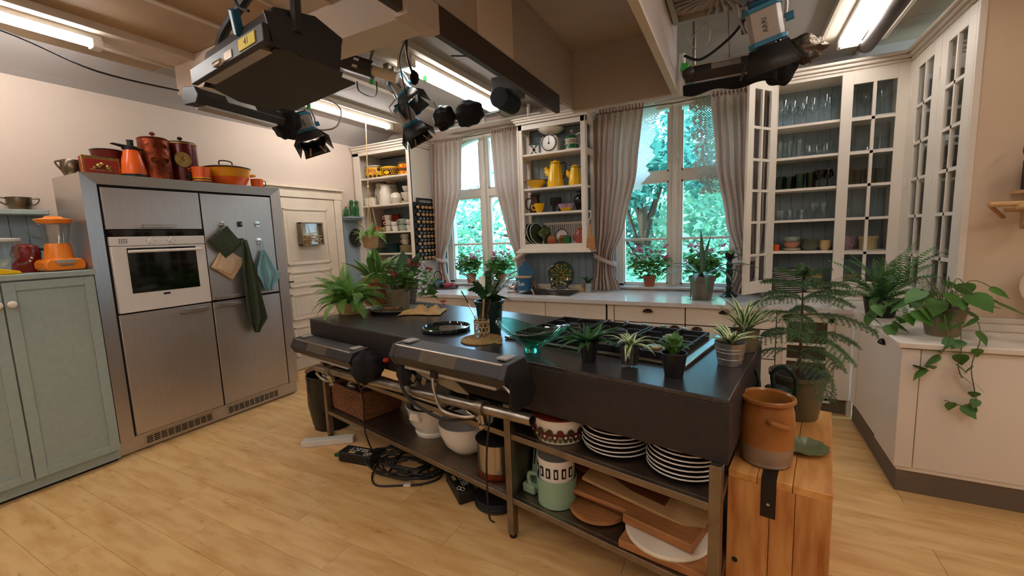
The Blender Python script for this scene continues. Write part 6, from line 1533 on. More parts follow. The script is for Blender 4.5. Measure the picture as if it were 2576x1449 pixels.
def blooms(root, pts, m, r=.03, seed=3, base=None):
    rnd = random.Random(seed)
    for p in pts:
        mb = MB(); disc_cluster(mb, p, r, 16, r*.38, rnd, .8); mb.build('flower_head', m, root, smooth=False)
        if base: MB().tube([base, ((base[0]+p[0])*.5+.01, (base[1]+p[1])*.5, (base[2]+p[2])*.5+.02), p], .0018, 5).build('flower_stalk', 'stem', root)

# --- boston fern on the island
F1 = [frond_mesh(.42, 72, -35, .052), frond_mesh(.36, 55, -55, .05), frond_mesh(.45, 80, 5, .055), frond_mesh(.34, 40, -70, .05)]
p = thing('potted_fern', 'large bright green fern in a low tan pot at the far end of the island', 'plant', (-2.80, 2.47, IZ))
pot(p, .085, .115, .10, 'tan_plate'); fern(p, F1, 46, .085, (-.25, .2), .03, (.7, 1.05), seed=4)
fern(p, F1, 20, .10, (-.5, -.1), .015, (.6, .8), seed=5)
# --- hosta-like plant in terracotta
p = thing('potted_hosta', 'broad pale-edged leafy plant in a terracotta pot on a saucer', 'plant', (-2.96, 2.95, IZ))
MB().lathe([(0,0),(.115,0),(.135,.03),(.13,.032),(.11,.01),(0,.01)], 30).build('saucer', 'terracotta', p)
q = pot(p, .08, .125, .235, 'terracotta', rim=.04); q.location.z = .012
rosette(p, 20, .38, .056, 'leaf_hosta', .20, (45, 84), (0, 50), .03, 8, .15, 1.25)
p = thing('potted_hosta', 'second broad-leaved plant with bluish leaves behind the terracotta pot', 'plant', (-2.66, 3.02, IZ))
pot(p, .07, .10, .18, 'pot_grey'); rosette(p, 10, .36, .06, 'leaf_aloe', .17, (58, 86), (25, 60), .02, 9, .15, 1.3)
# --- trailing geranium in a tin pot on the tray
p = thing('potted_geranium', 'trailing geranium with red flower heads in a tin pot on the tray', 'plant', (-2.48, 2.70, IZ+.009))
pot(p, .085, .098, .18, 'tin_pot')
leafy(p, (0, -.0, .26), .15, 170, .026, 'leaf_green2', 12, 12, (0, 0, .16)); leafy(p, (.20, .04, .26), .14, 60, .026, 'leaf_green2', 13, 8, (.03, 0, .18)); leafy(p, (.26, .06, .15), .08, 26, .028, 'leaf', 14, 4, (.05, 0, .18))
blooms(p, [(.14, .02, .38), (.22, .05, .37), (.30, .04, .34), (-.02, -.05, .31), (.18, -.03, .40), (.42, .06, .07), (.06, -.08, .30)], 'red_flower', .032, 15, (.02, 0, .2))
# --- zigzag cactus in a dark green pot
p = thing('potted_cactus', 'fleshy scalloped-leaf plant in a tall dark green glazed pot', 'plant', (-1.33, 2.24, IZ))
pot(p, .066, .086, .20, 'pot_green', rim=.02)
rnd = random.Random(21)
def scallop(L, w, e0, e1, tw):
    path = bend_path(L, e0, e1, 14); vv = []; fs = []
    for i, (c, e) in enumerate(path):
        ww = w*(.55+.45*abs(math.sin(i*1.57)))*(1 if i < 13 else .5); nrm = Vector((-math.sin(e), 0, math.cos(e)))
        sd = Vector((0, math.cos(tw), 0))+nrm*math.sin(tw)
        vv += [c-sd*ww, c+nrm*.004, c+sd*ww]
    for i in range(14): fs += [(3*i, 3*i+1, 3*i+4, 3*i+3), (3*i+1, 3*i+2, 3*i+5, 3*i+4)]
    return MB().add(vv, fs).mesh('leaf', 'leaf_dark')
sm = [scallop(.24, .028, 70, 10, .3), scallop(.20, .03, 50, -25, -.4), scallop(.26, .026, 60, -5, .6), scallop(.17, .03, 75, 40, 0)]
for k in range(17):
    a_ = k*2.399; o = link('leaf', sm[k % 4], p, (.02*math.cos(a_), .02*math.sin(a_), .19), (rnd.uniform(-.3, .3), rnd.uniform(-.2, .2), a_)); s = rnd.uniform(.75, 1.1); o.scale = (s, s, s)
MB().grid(lambda u, v: ((.028-.012*v)*math.cos(2*PI*u)*(1+.12*math.cos(6*PI*u)), (.014)*math.sin(2*PI*u), .18+.20*v), 18, 8).build('stem', 'leaf_dark', p)
leafy(p, (.03, .0, .36), .06, 40, .018, 'leaf', 22, 3, (0, 0, .22))
# --- five small pots round the hob
p = thing('potted_plant', 'glossy dark green rosette plant in a matt black pot', 'plant', (-.585, 1.865, IZ))
pot(p, .034, .045, .098, 'pot_black', rim=.0); rosette(p, 30, .17, .019, 'leaf_dark', .085, (20, 84), (-35, 35), .008, 31, .3, .6)
p = thing('potted_plant', 'white-edged striped plant in a clear thick-based glass', 'plant', (-.395, 1.85, IZ))
MB().lathe([(0,0),(.036,0),(.037,.014),(0,.015)], 26).build('glass_base', 'drink_glass', p); MB().lathe([(.0365,.012),(.045,.098),(.043,.098),(.036,.016)], 26).build('glass', 'jug_glass', p)
MB().lathe([(0,.015),(.036,.016),(.0425,.085),(.03,.09),(0,.09)], 26).build('soil', 'soil', p)
rosette(p, 17, .135, .015, 'leaf_var', .085, (25, 80), (-60, 0), .008, 32, .3, .6)
p = thing('potted_plant', 'round-leaved succulent in a matt black pot by the hob corner', 'plant', (-.205, 1.785, IZ))
pot(p, .036, .05, .098, 'pot_black')
rosette(p, 24, .065, .017, 'leaf', .10, (5, 85), (-50, 30), .02, 33, .15, .5); rosette(p, 12, .05, .016, 'leaf', .13, (20, 85), (-10, 30), .015, 34, .15, .5)
p = thing('potted_plant', 'yellow-green striped plant in a ribbed zinc bucket', 'plant', (-.005, 2.03, IZ))
q = pot(p, .047, .062, .10, 'zinc')
for z in (.03, .06, .075): MB().tube(arc((0, 0, z), .0475+z*.15, 0, 360, 30, 'xy')[:-1], .0015, 5, closed=True).build('rib', 'zinc', p)
rosette(p, 18, .14, .016, 'leaf_var', .085, (15, 70), (-45, 10), .008, 35, .3, .6)
p = thing('potted_plant', 'taller striped dracaena in an olive glazed pot behind the zinc bucket', 'plant', (.055, 2.29, IZ))
pot(p, .05, .064, .10, 'pot_olive'); rosette(p, 24, .22, .016, 'leaf_var', .09, (40, 86), (-40, 35), .008, 36, .3, .6)
# --- aloe on the worktop
p = thing('potted_aloe', 'long arching aloe in a weathered grey clay pot on the worktop', 'plant', (-.26, 4.38, .8855))
MB().lathe([(0,0),(.12,0),(.14,.012),(.138,.016),(.11,.006),(0,.006)], 30).build('saucer', 'drink_glass', p)
q = pot(p, .085, .112, .215, 'pot_grey', rim=.045); q.location.z = .007
for (az_, L, e0, e1) in ((-100, .52, 40, -85), (-80, .55, 45, -88), (-150, .5, 45, -60), (175, .50, 50, -45), (-20, .6, 50, -35), (20, .5, 45, -60), (-45, .5, 55, -80), (100, .5, 84, 55), (60, .42, 80, 65), (150, .45, 55, -30), (0, .52, 40, -45)):
    link('leaf', strap_mesh(L, .021, e0, e1, 'leaf_aloe', 12, .35, .9), p, (0, 0, .20), (0, 0, math.radians(az_)))
# --- lily plant in a small bucket by the sink
p = thing('potted_plant', 'small bushy plant in a zinc bucket beside the sink', 'plant', (-1.445, 4.62, .8855))
pot(p, .042, .055, .105, 'zinc'); rosette(p, 16, .17, .013, 'leaf_dark', .09, (35, 85), (-30, 30), .008, 38, .3, .6)
# --- geraniums on the window sills
for i, (x, lb, R) in enumerate(((-3.20, 'pink geranium in a terracotta pot on the narrow window sill near the curtain', .17), (-2.73, 'pink geranium in a terracotta pot on the narrow window sill near the salt box', .16), (-.835, 'pink geranium in a terracotta pot on the wide window sill', .20), (-.28, 'pink geranium behind the aloe on the wide window sill', .18))):
    p = thing('potted_geranium', lb, 'plant', (x, 4.945, .9255), group='geraniums on the sills')
    pot(p, .052, .068, .125, 'terracotta', rim=.035)
    leafy(p, (0, -.03, .26), R*1.15, 300, .03, 'leaf_green2', 40+i, 12, (0, 0, .12), .55)
    rnd = random.Random(60+i)
    blooms(p, [(rnd.uniform(-1, 1)*R, rnd.uniform(-.09, .02), .34+rnd.uniform(-.06, .12)) for _ in range(12)], 'pink', .036, 70+i, (0, 0, .16))
# --- norfolk pine on the pine block
p = thing('potted_conifer', 'small tiered norfolk pine in an olive glazed pot on the pine block', 'plant', (.30, 2.47, CZ))
pot(p, .088, .122, .225, 'pot_olive', rim=.02)
MB().tube([(0, 0, .2), (.005, 0, .45), (0, .005, .70)], [.009, .006, .002], 8).build('trunk', 'bark', p)
def pine_branch(L, e0, e1, sub=7):
    mb = MB(); path = bend_path(L, e0, e1, 12); rr_ = random.Random(int(L*1000))
    def needles(pts, ln):
        for i in range(len(pts)-1):
            a_, b = pts[i], pts[i+1]; d = (b-a_)
            for k in range(4):
                c = a_+d*(k/4); o1 = d.normalized().orthogonal().normalized(); o2 = d.normalized().cross(o1)
                for j in range(3):
                    t = rr_.uniform(0, 2*PI); n_ = (o1*math.cos(t)+o2*math.sin(t)+d.normalized()*.5)*ln
                    w_ = d.normalized()*.0016
                    mb.add([c-w_, c+w_, c+n_], [(0, 1, 2)])
    pts = [q for q, _ in path]; mb.tube(pts, [.0035*(1-.7*i/12) for i in range(13)], 5); needles(pts, .013)
    for i in range(2, 12):
        for s in (-1, 1):
            q, e = path[i]; l = L*.30*(1-.55*i/12)
            tw = [q+Vector((math.cos(e)*.55*l*t, s*l*.8*t, math.sin(e)*.4*l*t-.5*l*t*t)) for t in (0, .25, .5, .75, 1)]
            mb.tube(tw, .0014, 4); needles(tw, .012)
    return mb.mesh('branch', 'leaf_pine', smooth=False)
pm = [pine_branch(.31, 22, -38), pine_branch(.26, 26, -28), pine_branch(.19, 32, -12), pine_branch(.12, 40, 5), pine_branch(.33, 10, -62)]
rnd = random.Random(77)
for z, n, i in ((.33, 3, 4), (.41, 4, 0), (.51, 4, 0), (.59, 4, 1), (.65, 4, 2), (.70, 4, 3)):
    for k in range(n): link('branch', pm[i], p, (0, 0, z), (rnd.uniform(-.2, .2), rnd.uniform(-.1, .1), k*2*PI/n+z*9))
# --- fern in the corner of the peninsula
F2 = [frond_mesh(.46, 75, -30, .036, 26, 'leaf_dark', .010), frond_mesh(.40, 50, -60, .034, 26, 'leaf', .010), frond_mesh(.48, 82, 20, .036, 26, 'leaf', .010)]
p = thing('potted_fern', 'dark feathery fern in the corner between peninsula and worktop', 'plant', (.93, 3.84, .8855))
pot(p, .08, .10, .13, 'pot_black'); fern(p, F2, 36, .11, (-.3, .2), .03, (.75, 1.15), seed=14); fern(p, F2, 8, .12, (-.7, -.4), .01, (.6, .95), seed=16)
# --- pothos in a tapered pot with trailing vines
p = thing('potted_pothos', 'heart-leaved pothos trailing over the peninsula from a rusty pot', 'plant', (1.085, 3.30, .8855))
pot(p, .072, .102, .165, 'tin_pot')
def heart(L, m):
    vv = [(0, 0, 0)]; n = 9
    prof = [(0, .0), (-.08, .22), (.05, .42), (.3, .45), (.55, .36), (.8, .18), (1.05, 0)]
    left = [(x*L, y*L, .05*L*math.sin(x*3)-.12*L*y) for x, y in prof]; right = [(x, -y, z) for x, y, z in left]; mid = [(x, 0, .02*L*math.sin(x/L*2)-.03*L) for x, _, _ in left]
    fs = []
    for i in range(len(prof)-1):
        fs += [(i, i+1, 7+i+1, 7+i), (7+i, 7+i+1, 14+i+1, 14+i)]
    return MB().add(left+mid+right, fs).mesh('leaf', m, ang=80)
hm_ = [heart(.075, 'leaf'), heart(.10, 'leaf'), heart(.06, 'leaf_green2')]
rnd = random.Random(91)
def vine(pts, every=2, sc=1.0):
    sp = smooth_path(pts, 5); MB().tube(sp, .0024, 5).build('vine', 'stem', p)
    for i in range(3, len(sp), every):
        q = sp[i]; o = link('leaf', hm_[i % 3], p, q, (rnd.uniform(-.6, .6), rnd.uniform(.5, 1.2), rnd.uniform(0, 2*PI))); s = sc*rnd.uniform(.7, 1.15); o.scale = (s, s, s)
for k in range(16):
    a_ = k*2.399; r_ = .10+.12*rnd.random()
    top = (r_*math.cos(a_), r_*math.sin(a_)*.8, .16+rnd.uniform(.02, .16))
    MB().tube(smooth_path([(0, 0, .15), (top[0]*.5, top[1]*.5, top[2]+.03), top], 4), .0022, 5).build('leaf_stalk', 'stem', p)
    o = link('leaf', hm_[k % 3], p, top, (rnd.uniform(-.4, .4), rnd.uniform(.2, .9), a_)); s = rnd.uniform(1.1, 1.7); o.scale = (s, s, s)
vine([(.05, -.05, .16), (.07, -.16, .15), (.06, -.27, .05), (.03, -.29, -.10), (.05, -.285, -.22), (.06, -.285, -.29), (.02, -.285, -.32), (-.06, -.285, -.30)], 3, .9)
vine([(-.02, -.06, .16), (-.05, -.18, .12), (-.06, -.27, .02), (-.10, -.285, -.06), (-.15, -.285, -.14), (-.17, -.285, -.12)], 3, .95)
vine([(-.03, -.05, .16), (-.12, -.12, .17), (-.2, -.10, .12), (-.25, -.05, .05)], 2, 1.2)
vine([(0, -.06, .16), (.0, -.18, .13), (-.01, -.275, .0), (-.02, -.285, -.10), (.0, -.285, -.17)], 3, .85)
vine([(-.05, .0, .16), (-.16, .04, .2), (-.26, .1, .16), (-.3, .16, .08)], 2, 1.3)
MB().tube([(.03, .02, .15), (.035, .025, .26)], .006, 6).build('support_stick', 'bark', p)
# --- hanging fern basket by the door
p = thing('hanging_fern', 'small fern in a wicker pot hanging on a rope from the ceiling light', 'plant', (-4.0, 3.93, 1.46))
pot(p, .075, .10, .155, 'wicker_pale')
for z in [.01+.0145*k for k in range(10)]: MB().tube(arc((0, 0, z), .077+.16*z, 0, 360, 24, 'xy')[:-1], .0065, 5, closed=True).build('woven_strand', 'wicker_pale', p)
F3 = [frond_mesh(.30, 60, -50, .028, 22, 'leaf_fern', .009), frond_mesh(.24, 75, 0, .028, 20, 'leaf_fern', .009), frond_mesh(.42, 25, -5, .024, 26, 'leaf_fern', .008), frond_mesh(.26, 30, -80, .028, 20, 'leaf_fern', .009)]
fern(p, [F3[0], F3[1], F3[3]], 30, .14, (-.3, .3), .03, (.6, 1.0), seed=24)
link('frond', F3[2], p, (0, 0, .15), (0, 0, math.radians(198))); link('frond', F3[1], p, (0, 0, .15), (0, -.2, math.radians(120)))
kn = (.03, .0, .74)
MB().tube([kn, (.075, 0, 1.535)], .006, 6).build('hanging_rope', 'rope', p)
for k in range(4):
    a_ = k*PI/2+.6; MB().tube([kn, (.1*math.cos(a_), .1*math.sin(a_), .15)], .004, 5).build('sling_cord', 'rope', p)
MB().ball(kn, .016, 10).build('knot', 'rope', p)
# --- candlestick with a small plant
p = thing('candlestick', 'dark green twisted candlestick holding a small trailing plant', 'candlestick', (-.035, 4.60, .8855))
MB().lathe([(0,0),(.075,0),(.078,.008),(.06,.02),(.04,.035),(.022,.06),(.03,.085),(.018,.11),(.03,.16),(.022,.19),(.034,.23),(.02,.27),(.03,.31),(.018,.345),(.03,.365),(.062,.38),(.066,.388),(0,.39)], 20, ripple=(5, .12)).build('stand', 'pot_green', p)
MB().lathe([(0,.388),(.036,.388),(.046,.445),(.04,.445),(0,.43)], 20).build('clay_pot', 'brown', p)
for k in range(9):
    a_ = k*2.399; r_ = .06+.07*rnd.random(); o = link('leaf', hm_[2], p, (r_*math.cos(a_), r_*math.sin(a_), .46-.05*rnd.random()), (rnd.uniform(-.4, .4), .6, a_)); o.scale = (1.1, 1.1, 1.1)
    MB().tube([(0, 0, .43), (r_*.6*math.cos(a_), r_*.6*math.sin(a_), .475), (r_*math.cos(a_), r_*math.sin(a_), .455)], .0016, 4).build('leaf_stalk', 'stem', p)

# ================================================================== studio lamps
def lump(name, label, c, r, m, seed, sx=(1, 1, 1), cat='black wrap', amp=.11):
    rnd = random.Random(seed); ph = [rnd.uniform(0, 6) for _ in range(6)]
    def fn(u, v):
        a_, b = 2*PI*u, PI*v
        d = Vector((math.sin(b)*math.cos(a_), math.sin(b)*math.sin(a_), math.cos(b)))
        k = 1+amp*(math.sin(3*d.x*2+ph[0])+math.sin(4*d.y*2+ph[1])+math.sin(5*d.z*2+ph[2]))/2+.035*math.sin(9*d.x+7*d.y+ph[3])
        return (d.x*r*k*sx[0], d.y*r*k*sx[1], d.z*r*k*sx[2])
    o = MB().grid(fn, 28, 18).build(name, m, None, c, ang=60)
    return tag(o, label, cat)
def bank(label, p0, p1, sc=1.0, plates_=True, name='tube_lamp'):
    """long black tube lamp with six-sided housing, from p0 to p1 (local x axis)"""
    p0, p1 = Vector(p0), Vector(p1); d = p1-p0; L = d.length
    o = thing(name, label, 'lamp', p0, rot=(0, -math.asin(d.z/L), math.atan2(d.y, d.x)))
    hexp = [(-.055, -.02), (-.085, .03), (-.055, .085), (.055, .095), (.085, .045), (.06, -.02)]
    hexp = [(a_*sc, b*sc) for a_, b in hexp]
    MB().prism(hexp, .02, L-.02, 'x').build('housing', 'black_lamp', o, bev=.006, recalc=True)
    for i in range(16):   # cooling ribs on the sloping front
        t = i/15; a_ = Vector((0, hexp[1][0], hexp[1][1])).lerp(Vector((0, hexp[2][0], hexp[2][1])), .08+.84*t)
        MB().box(L*.30, L*.62, a_.y-.0012, a_.y+.0006, a_.z-.0008, a_.z+.0008).build('rib', 'alu', o)
    MB().tube([(.03, hexp[2][0], hexp[2][1]), (L-.03, hexp[2][0], hexp[2][1])], .005*sc, 6).build('edge_strip', 'alu', o)
    for x in (0, L-.035):
        MB().prism([(a_*1.06, b*1.05) for a_, b in hexp], x, x+.035, 'x').build('end_bracket', 'black_lamp', o, bev=.004, recalc=True)
    for x in (.04, L-.10): MB().box(x, x+.06, -.02*sc, .05*sc, .092*sc, .102*sc).build('catch', 'silver_paint', o, bev=.002)
    if plates_:
        MB().prism([(-.06*sc, -.10*sc), (-.09*sc, -.06*sc), (-.085*sc, .03*sc), (.06*sc, .03*sc), (.085*sc, -.04*sc), (.05*sc, -.10*sc)], L+.03, L+.036, 'x').build('end_plate', 'black', o, recalc=True)
        for q in ((L+.02, -.07*sc, -.02*sc), (L+.02, .02*sc, -.09*sc)): MB().tube([(L-.02, q[1], q[2]+.03), (L+.02, q[1], q[2]), (L+.032, q[1], q[2])], .006, 6).build('hinge', 'steel', o)
    MB().box(L*.1, L*.9, -.05*sc, .055*sc, -.035*sc, -.018*sc).build('reflector', 'silver_paint', o)
    return o
bank('long ribbed black tube lamp lying over the front edge of the island', (-1.66, 1.81, .885), (-.84, 1.63, .90), 1.05)
bank('short plain black tube lamp at the far end of the island front', (-2.92, 2.09, .755), (-2.10, 1.91, .765), 1.0, False)
lump('cloth_wrap', 'lumpy black cloth bundle tied round the end of the short tube lamp', (-2.05, 1.90, .755), .105, 'black_cloth', 3, (1, .9, 1))
lump('cloth_wrap', 'black cloth bundle hanging under the long ribbed tube lamp', (-1.62, 1.79, .80), .055, 'black_cloth', 4, (1, .9, 1.3))
# scaffold pipe and clamp in front of the island
pp0, pp1 = Vector((-2.72, 2.055, .63)), Vector((-.765, 1.615, .745))
o = thing('scaffold_pipe', 'galvanised scaffold pipe fixed along the front of the island', 'pipe', pp0)
d = pp1-pp0
n = 24; prof = []
dn = d.normalized(); a_ = dn.orthogonal().normalized(); b_3 = dn.cross(a_)
vv = []
for p_, r_ in ((Vector(), .026), (d, .026), (d, .022), (Vector(), .022)):
    vv += [p_+a_*math.cos(2*PI*i/n)*r_+b_3*math.sin(2*PI*i/n)*r_ for i in range(n)]
MB().add(vv, [(j*n+i, j*n+(i+1) % n, ((j+1) % 4)*n+(i+1) % n, ((j+1) % 4)*n+i) for j in range(4) for i in range(n)]).build('tube', 'pipe', o, recalc=True)
def pipe_clamp(label, t):
    c = pp0+d*t
    k = thing('pipe_clamp', label, 'clamp', c)
    fw_ = dn
    MB().cyl(-fw_*.025, fw_*.025, .036, n=20).build('collar', 'steel_dull', k)
    for s in (-1, 1): MB().obox(Vector((0, 0, -.05))+fw_*.012*s, (.018, .03, .06), (.2, 0, IR)).build('jaw', 'steel', k, bev=.004)
    MB().cyl((0, 0, -.03), (0, 0, -.10), .008, n=10).build('bolt', 'steel', k)
    MB().lathe([(.0,-.085),(.018,-.085),(.02,-.1),(.012,-.11),(0,-.112)], 6).build('nut', 'steel', k)
    MB().obox((-.05, .0, -.045), (.09, .018, .014), (0, .2, IR)).build('arm', 'steel', k, bev=.003)
    return k
pipe_clamp('steel pipe clamp near the open end of the scaffold pipe', .845)
pipe_clamp('steel pipe clamp at the bucket end of the scaffold pipe', .10)
o = thing('lamp_bracket', 'bent steel rod carrying the long tube lamp on the pipe', 'bracket', (-1.36, 1.70, .80))
MB().tube(smooth_path([(0, .02, .10), (0, -.01, .02), (.03, -.02, -.08), (.07, -.02, -.125), (.2, -.05, -.12), (.28, -.06, -.10)], 5), .008, 8).build('rod', 'alu', o)
MB().cyl((0, .02, .03), (0, .02, .12), .018, n=12).build('knuckle', 'black', o); MB().lathe([(0,0),(.02,0),(.024,.01),(.02,.03),(0,.032)], 8, (.02, -.02, .05)).build('wing_knob', 'black', o)
o = thing('lamp_flap', 'hanging metal flap under the long ribbed lamp with dangling clips', 'flap', (-1.42, 1.735, .845), IR)
MB().prism([(-.14, 0), (.20, 0), (.30, -.055), (.22, -.06), (-.04, -.03)], -.004, .004).build('flap', 'tin_pot', o, recalc=True)
MB().tube(arc((-.1, -.01, -.01), .05, 20, 180, 10), .003).build('wire', 'brass', o)
for x in (-.12, -.03, .06): MB().obox((x, -.01, -.05), (.03, .015, .04), (0, .5, 0)).build('clip', 'steel_dull', o, bev=.003)
tag(MB().ball((0, 0, 0), .022, 12, .7).build('red_tag', 'ink_red', None, (-1.93, 1.95, .80)), 'small red plastic tag against the black island front', 'tag')
tag(MB().tube(smooth_path([(0, 0, 0), (.03, .02, -.05), (.10, .02, -.06), (.18, -.02, -.02)], 5), .010, 8).build('stand_arm', 'alu', None, (-2.72, 2.04, .60)), 'bent steel lamp arm above the wicker basket', 'bracket')

# ---- small blue and silver spotlights
def spot(label, loc, d_, sc=1.0, doors=True, wrap=True):
    ya = -Vector(d_).normalized(); za = Vector((0, 0, 1.55))-Vector(loc); za = (za-ya*za.dot(ya)).normalized(); xa = ya.cross(za)
    rot = Matrix((xa, ya, za)).transposed().to_euler()
    o = thing('spotlight', label, 'spotlight', loc, group='blue and silver spotlights', rot=rot)
    s = sc
    MB().prism([(-.065*s, -.05*s), (.065*s, -.05*s), (.075*s, -.02*s), (.075*s, .045*s), (.055*s, .07*s), (-.055*s, .07*s), (-.075*s, .045*s), (-.075*s, -.02*s)], -.075*s, .075*s, 'y').build('housing', 'silver_paint', o, bev=.003, recalc=True)
    for y in (-.085, .072): MB().prism([(-.072*s, -.058*s), (.072*s, -.058*s), (.084*s, -.02*s), (.084*s, .052*s), (.06*s, .08*s), (-.06*s, .08*s), (-.084*s, .052*s), (-.084*s, -.02*s)], y*s, (y+.022)*s, 'y').build('end_plate', 'lamp_blue', o, bev=.003, recalc=True)
    MB().box(-.055*s, .055*s, .094*s, .125*s, -.045*s, .055*s).build('rear_cover', 'lamp_blue', o, bev=.01)
    for k in range(5): MB().box(-.057*s, .057*s, .098*s+k*.0055*s, .1*s+k*.0055*s, -.047*s, .057*s).build('cooling_slot', 'gap', o)
    for k in range(4): MB().box(.0745*s, .0765*s, -.06*s+k*.03*s, -.045*s+k*.03*s, -.018*s, .04*s).build('cooling_slot', 'gap', o)
    text('ARRI', .032*s, 'ink_black', o, (.0, -.0, .0715*s), (0, 0, PI/2))
    MB().cyl((0, -.085*s, .005*s), (0, -.10*s, .005*s), .055*s, n=24).build('lens', 'black_glass', o)
    MB().tube([(-.085*s, 0, 0), (-.10*s, .06*s, 0), (-.10*s, .15*s, 0), (0, .19*s, 0), (.10*s, .15*s, 0), (.10*s, .06*s, 0), (.085*s, 0, 0)], .007*s, 8).build('yoke', 'silver_paint', o)
    MB().cyl((.085*s, 0, 0), (.12*s, 0, 0), .02*s, n=12).build('tilt_knob', 'lamp_blue', o)
    MB().cyl((0, .18*s, 0), (0, .25*s, 0), .016*s, n=10).build('spigot', 'steel', o)
    if doors:
        for k, (ax, e) in enumerate((((1, 0), .55), ((-1, 0), .55), ((0, 1), .45), ((0, -1), .6))):
            w_ = .085*s; l_ = .13*s
            n0 = Vector((ax[0]*.08*s, -.095*s, ax[1]*.08*s)); out = Vector((ax[0]*math.sin(e), -math.cos(e), ax[1]*math.sin(e)))*l_
            sd = Vector((-ax[1], 0, ax[0]))*w_
            MB().add([n0-sd, n0+sd, n0+sd*1.35+out, n0-sd*1.35+out], [(0, 1, 2, 3)]).build('barn_door', 'black_lamp', o, thick=.003)
    if wrap:
        MB().grid(lambda u, v: ((.088+.012*math.sin(9*u*PI))*s*math.cos(PI*1.2*u+PI*.9), -.09*s-.12*s*v, (.088+.012*math.sin(7*u*PI))*s*math.sin(PI*1.2*u+PI*.9)), 24, 4).build('foil_skirt', 'black_foil', o, thick=.002)
        for x in (-.05, .06): MB().obox((x*s, -.20*s, -.07*s), (.012*s, .07*s, .01*s), (.3, 0, x*8)).build('clothes_peg', 'wood_pale', o)
    tip = Vector(loc)+Euler(rot).to_matrix()@Vector((0, .235*s, 0))
    hang('steel rod holding the '+label.split(' hanging')[0].split(' in the')[0].replace('blue and silver ', '')+{0: '', 1: ''}[0]+' '+label.split('spotlight ')[1], tip)
    return o
def hang(label, loc, z1=ZC-.03):
    h = z1-loc[2]
    o = thing('lamp_hanger', label, 'hanger', loc)
    MB().cyl((0, 0, 0), (0, 0, h), .012, n=10).build('rod', 'steel_dull', o)
    MB().box(-.03, .03, -.02, .02, h-.04, h).build('clamp', 'steel_dull', o, bev=.004)
spot('blue and silver spotlight hanging alone beside the cream duct', (-3.40, 2.68, 2.57), (.45, .0, -.89), 1.0)
spot('upper blue and silver spotlight in the cluster below the wide ceiling fitting', (-2.50, 2.94, 2.80), (.6, .1, -.8), .9, True, False)
spot('lower blue and silver spotlight in the cluster pointing at the shelf', (-2.55, 3.05, 2.60), (.4, .2, -.9), 1.0)
lump('foil_wrap', 'crumpled black foil hanging beside the lower spotlight of the cluster', (-2.17, 3.05, 2.54), .10, 'black_foil', 9, (1, .8, 1), 'black foil')
lump('foil_wrap', 'smooth black foil sheet bundled behind the crumpled one', (-1.97, 3.12, 2.56), .11, 'black_cloth', 10, (1.2, .8, .9), 'black foil')
o = thing('projector_lamp', 'black box-shaped profile lamp on a tan barrel under the ceiling', 'lamp', (-2.55, 2.62, 2.87), rot=(0, math.radians(20), math.radians(24)))
MB().prism([(-.06, -.03), (-.035, -.06), (.035, -.06), (.06, -.03), (.06, .03), (.035, .06), (-.035, .06), (-.06, .03)], -.20, .04, 'x').build('housing', 'black_lamp', o, bev=.004, recalc=True)
MB().cyl((.04, 0, 0), (.24, 0, 0), .038, n=18).build('barrel', 'cream', o)
for y in (-.02, .03): MB().box(-.10, -.06, -.064, -.059, y-.012, y+.006).build('sticker', 'ink_white', o)
MB().cyl((0, 0, .05), (0, 0, .16), .012).build('hanger', 'steel_dull', o)
lump('safety_knuckle', 'black rubber connector hanging from the duct on a thick cable', (-2.30, 2.86, 2.83), .045, 'black_cloth', 12, (.8, .8, 1.2), 'connector', .08)
for k, pts in enumerate(([(-2.14, 2.60, 3.04), (-2.16, 2.62, 2.97), (-2.24, 2.72, 2.92), (-2.30, 2.84, 2.86)], [(-2.15, 2.61, 3.0), (-2.30, 2.7, 2.9), (-2.42, 2.9, 2.7), (-2.46, 3.0, 2.45)], [(-2.60, 2.75, 2.82), (-2.70, 2.85, 2.78), (-2.9, 3.0, 2.82), (-3.1, 3.05, 2.92), (-3.17, 3.1, 3.03)], [(-1.2, 3.2, 2.95), (-1.5, 3.25, 2.97), (-1.8, 3.2, 3.0), (-2.1, 3.1, 3.03)], [(-2.3, 4.3, 2.9), (-2.5, 4.2, 2.86), (-2.7, 4.1, 2.80), (-2.85, 4.0, 2.86), (-2.9, 3.9, 3.0)])):
    cable(('thick black cable hooked over the end of the cream duct', 'thin black cable dropping to the lower spotlight', 'black cable looping from the profile lamp to the ceiling', 'black cable lying along the ceiling beside the canopy', 'black cable sagging above the corner shelf')[k], pts, .011 if k == 0 else .006)
cable('grey cable curling from the lone spotlight to the tube fitting', [(-3.42, 2.72, 2.58), (-3.25, 2.72, 2.53), (-3.12, 2.78, 2.56), (-3.2, 2.9, 2.75), (-3.5, 2.95, 2.93)], .007, 'cable_grey')
cable('black cable hanging below the ceiling tray on the oven side', [(-3.9, .6, 2.93), (-3.95, 1.1, 2.88), (-4.0, 1.5, 2.80), (-4.05, 2.0, 2.82), (-4.08, 2.1, 2.85)], .007)
for k, (x, y, z, m) in enumerate(((-3.46, 2.78, 2.78, 'green_plug'), (-2.38, 3.10, 2.91, 'green_plug'), (-2.62, 2.72, 2.82, 'green_plug'))): tag(MB().obox((0, 0, 0), (.03, .03, .045), (.3, .2, .5)).build('plug', m, None, (x, y, z), bev=.005), ('bright green plug above the lone spotlight', 'bright green plug under the wide ceiling fitting', 'bright green plug behind the profile lamp')[k], 'plug')
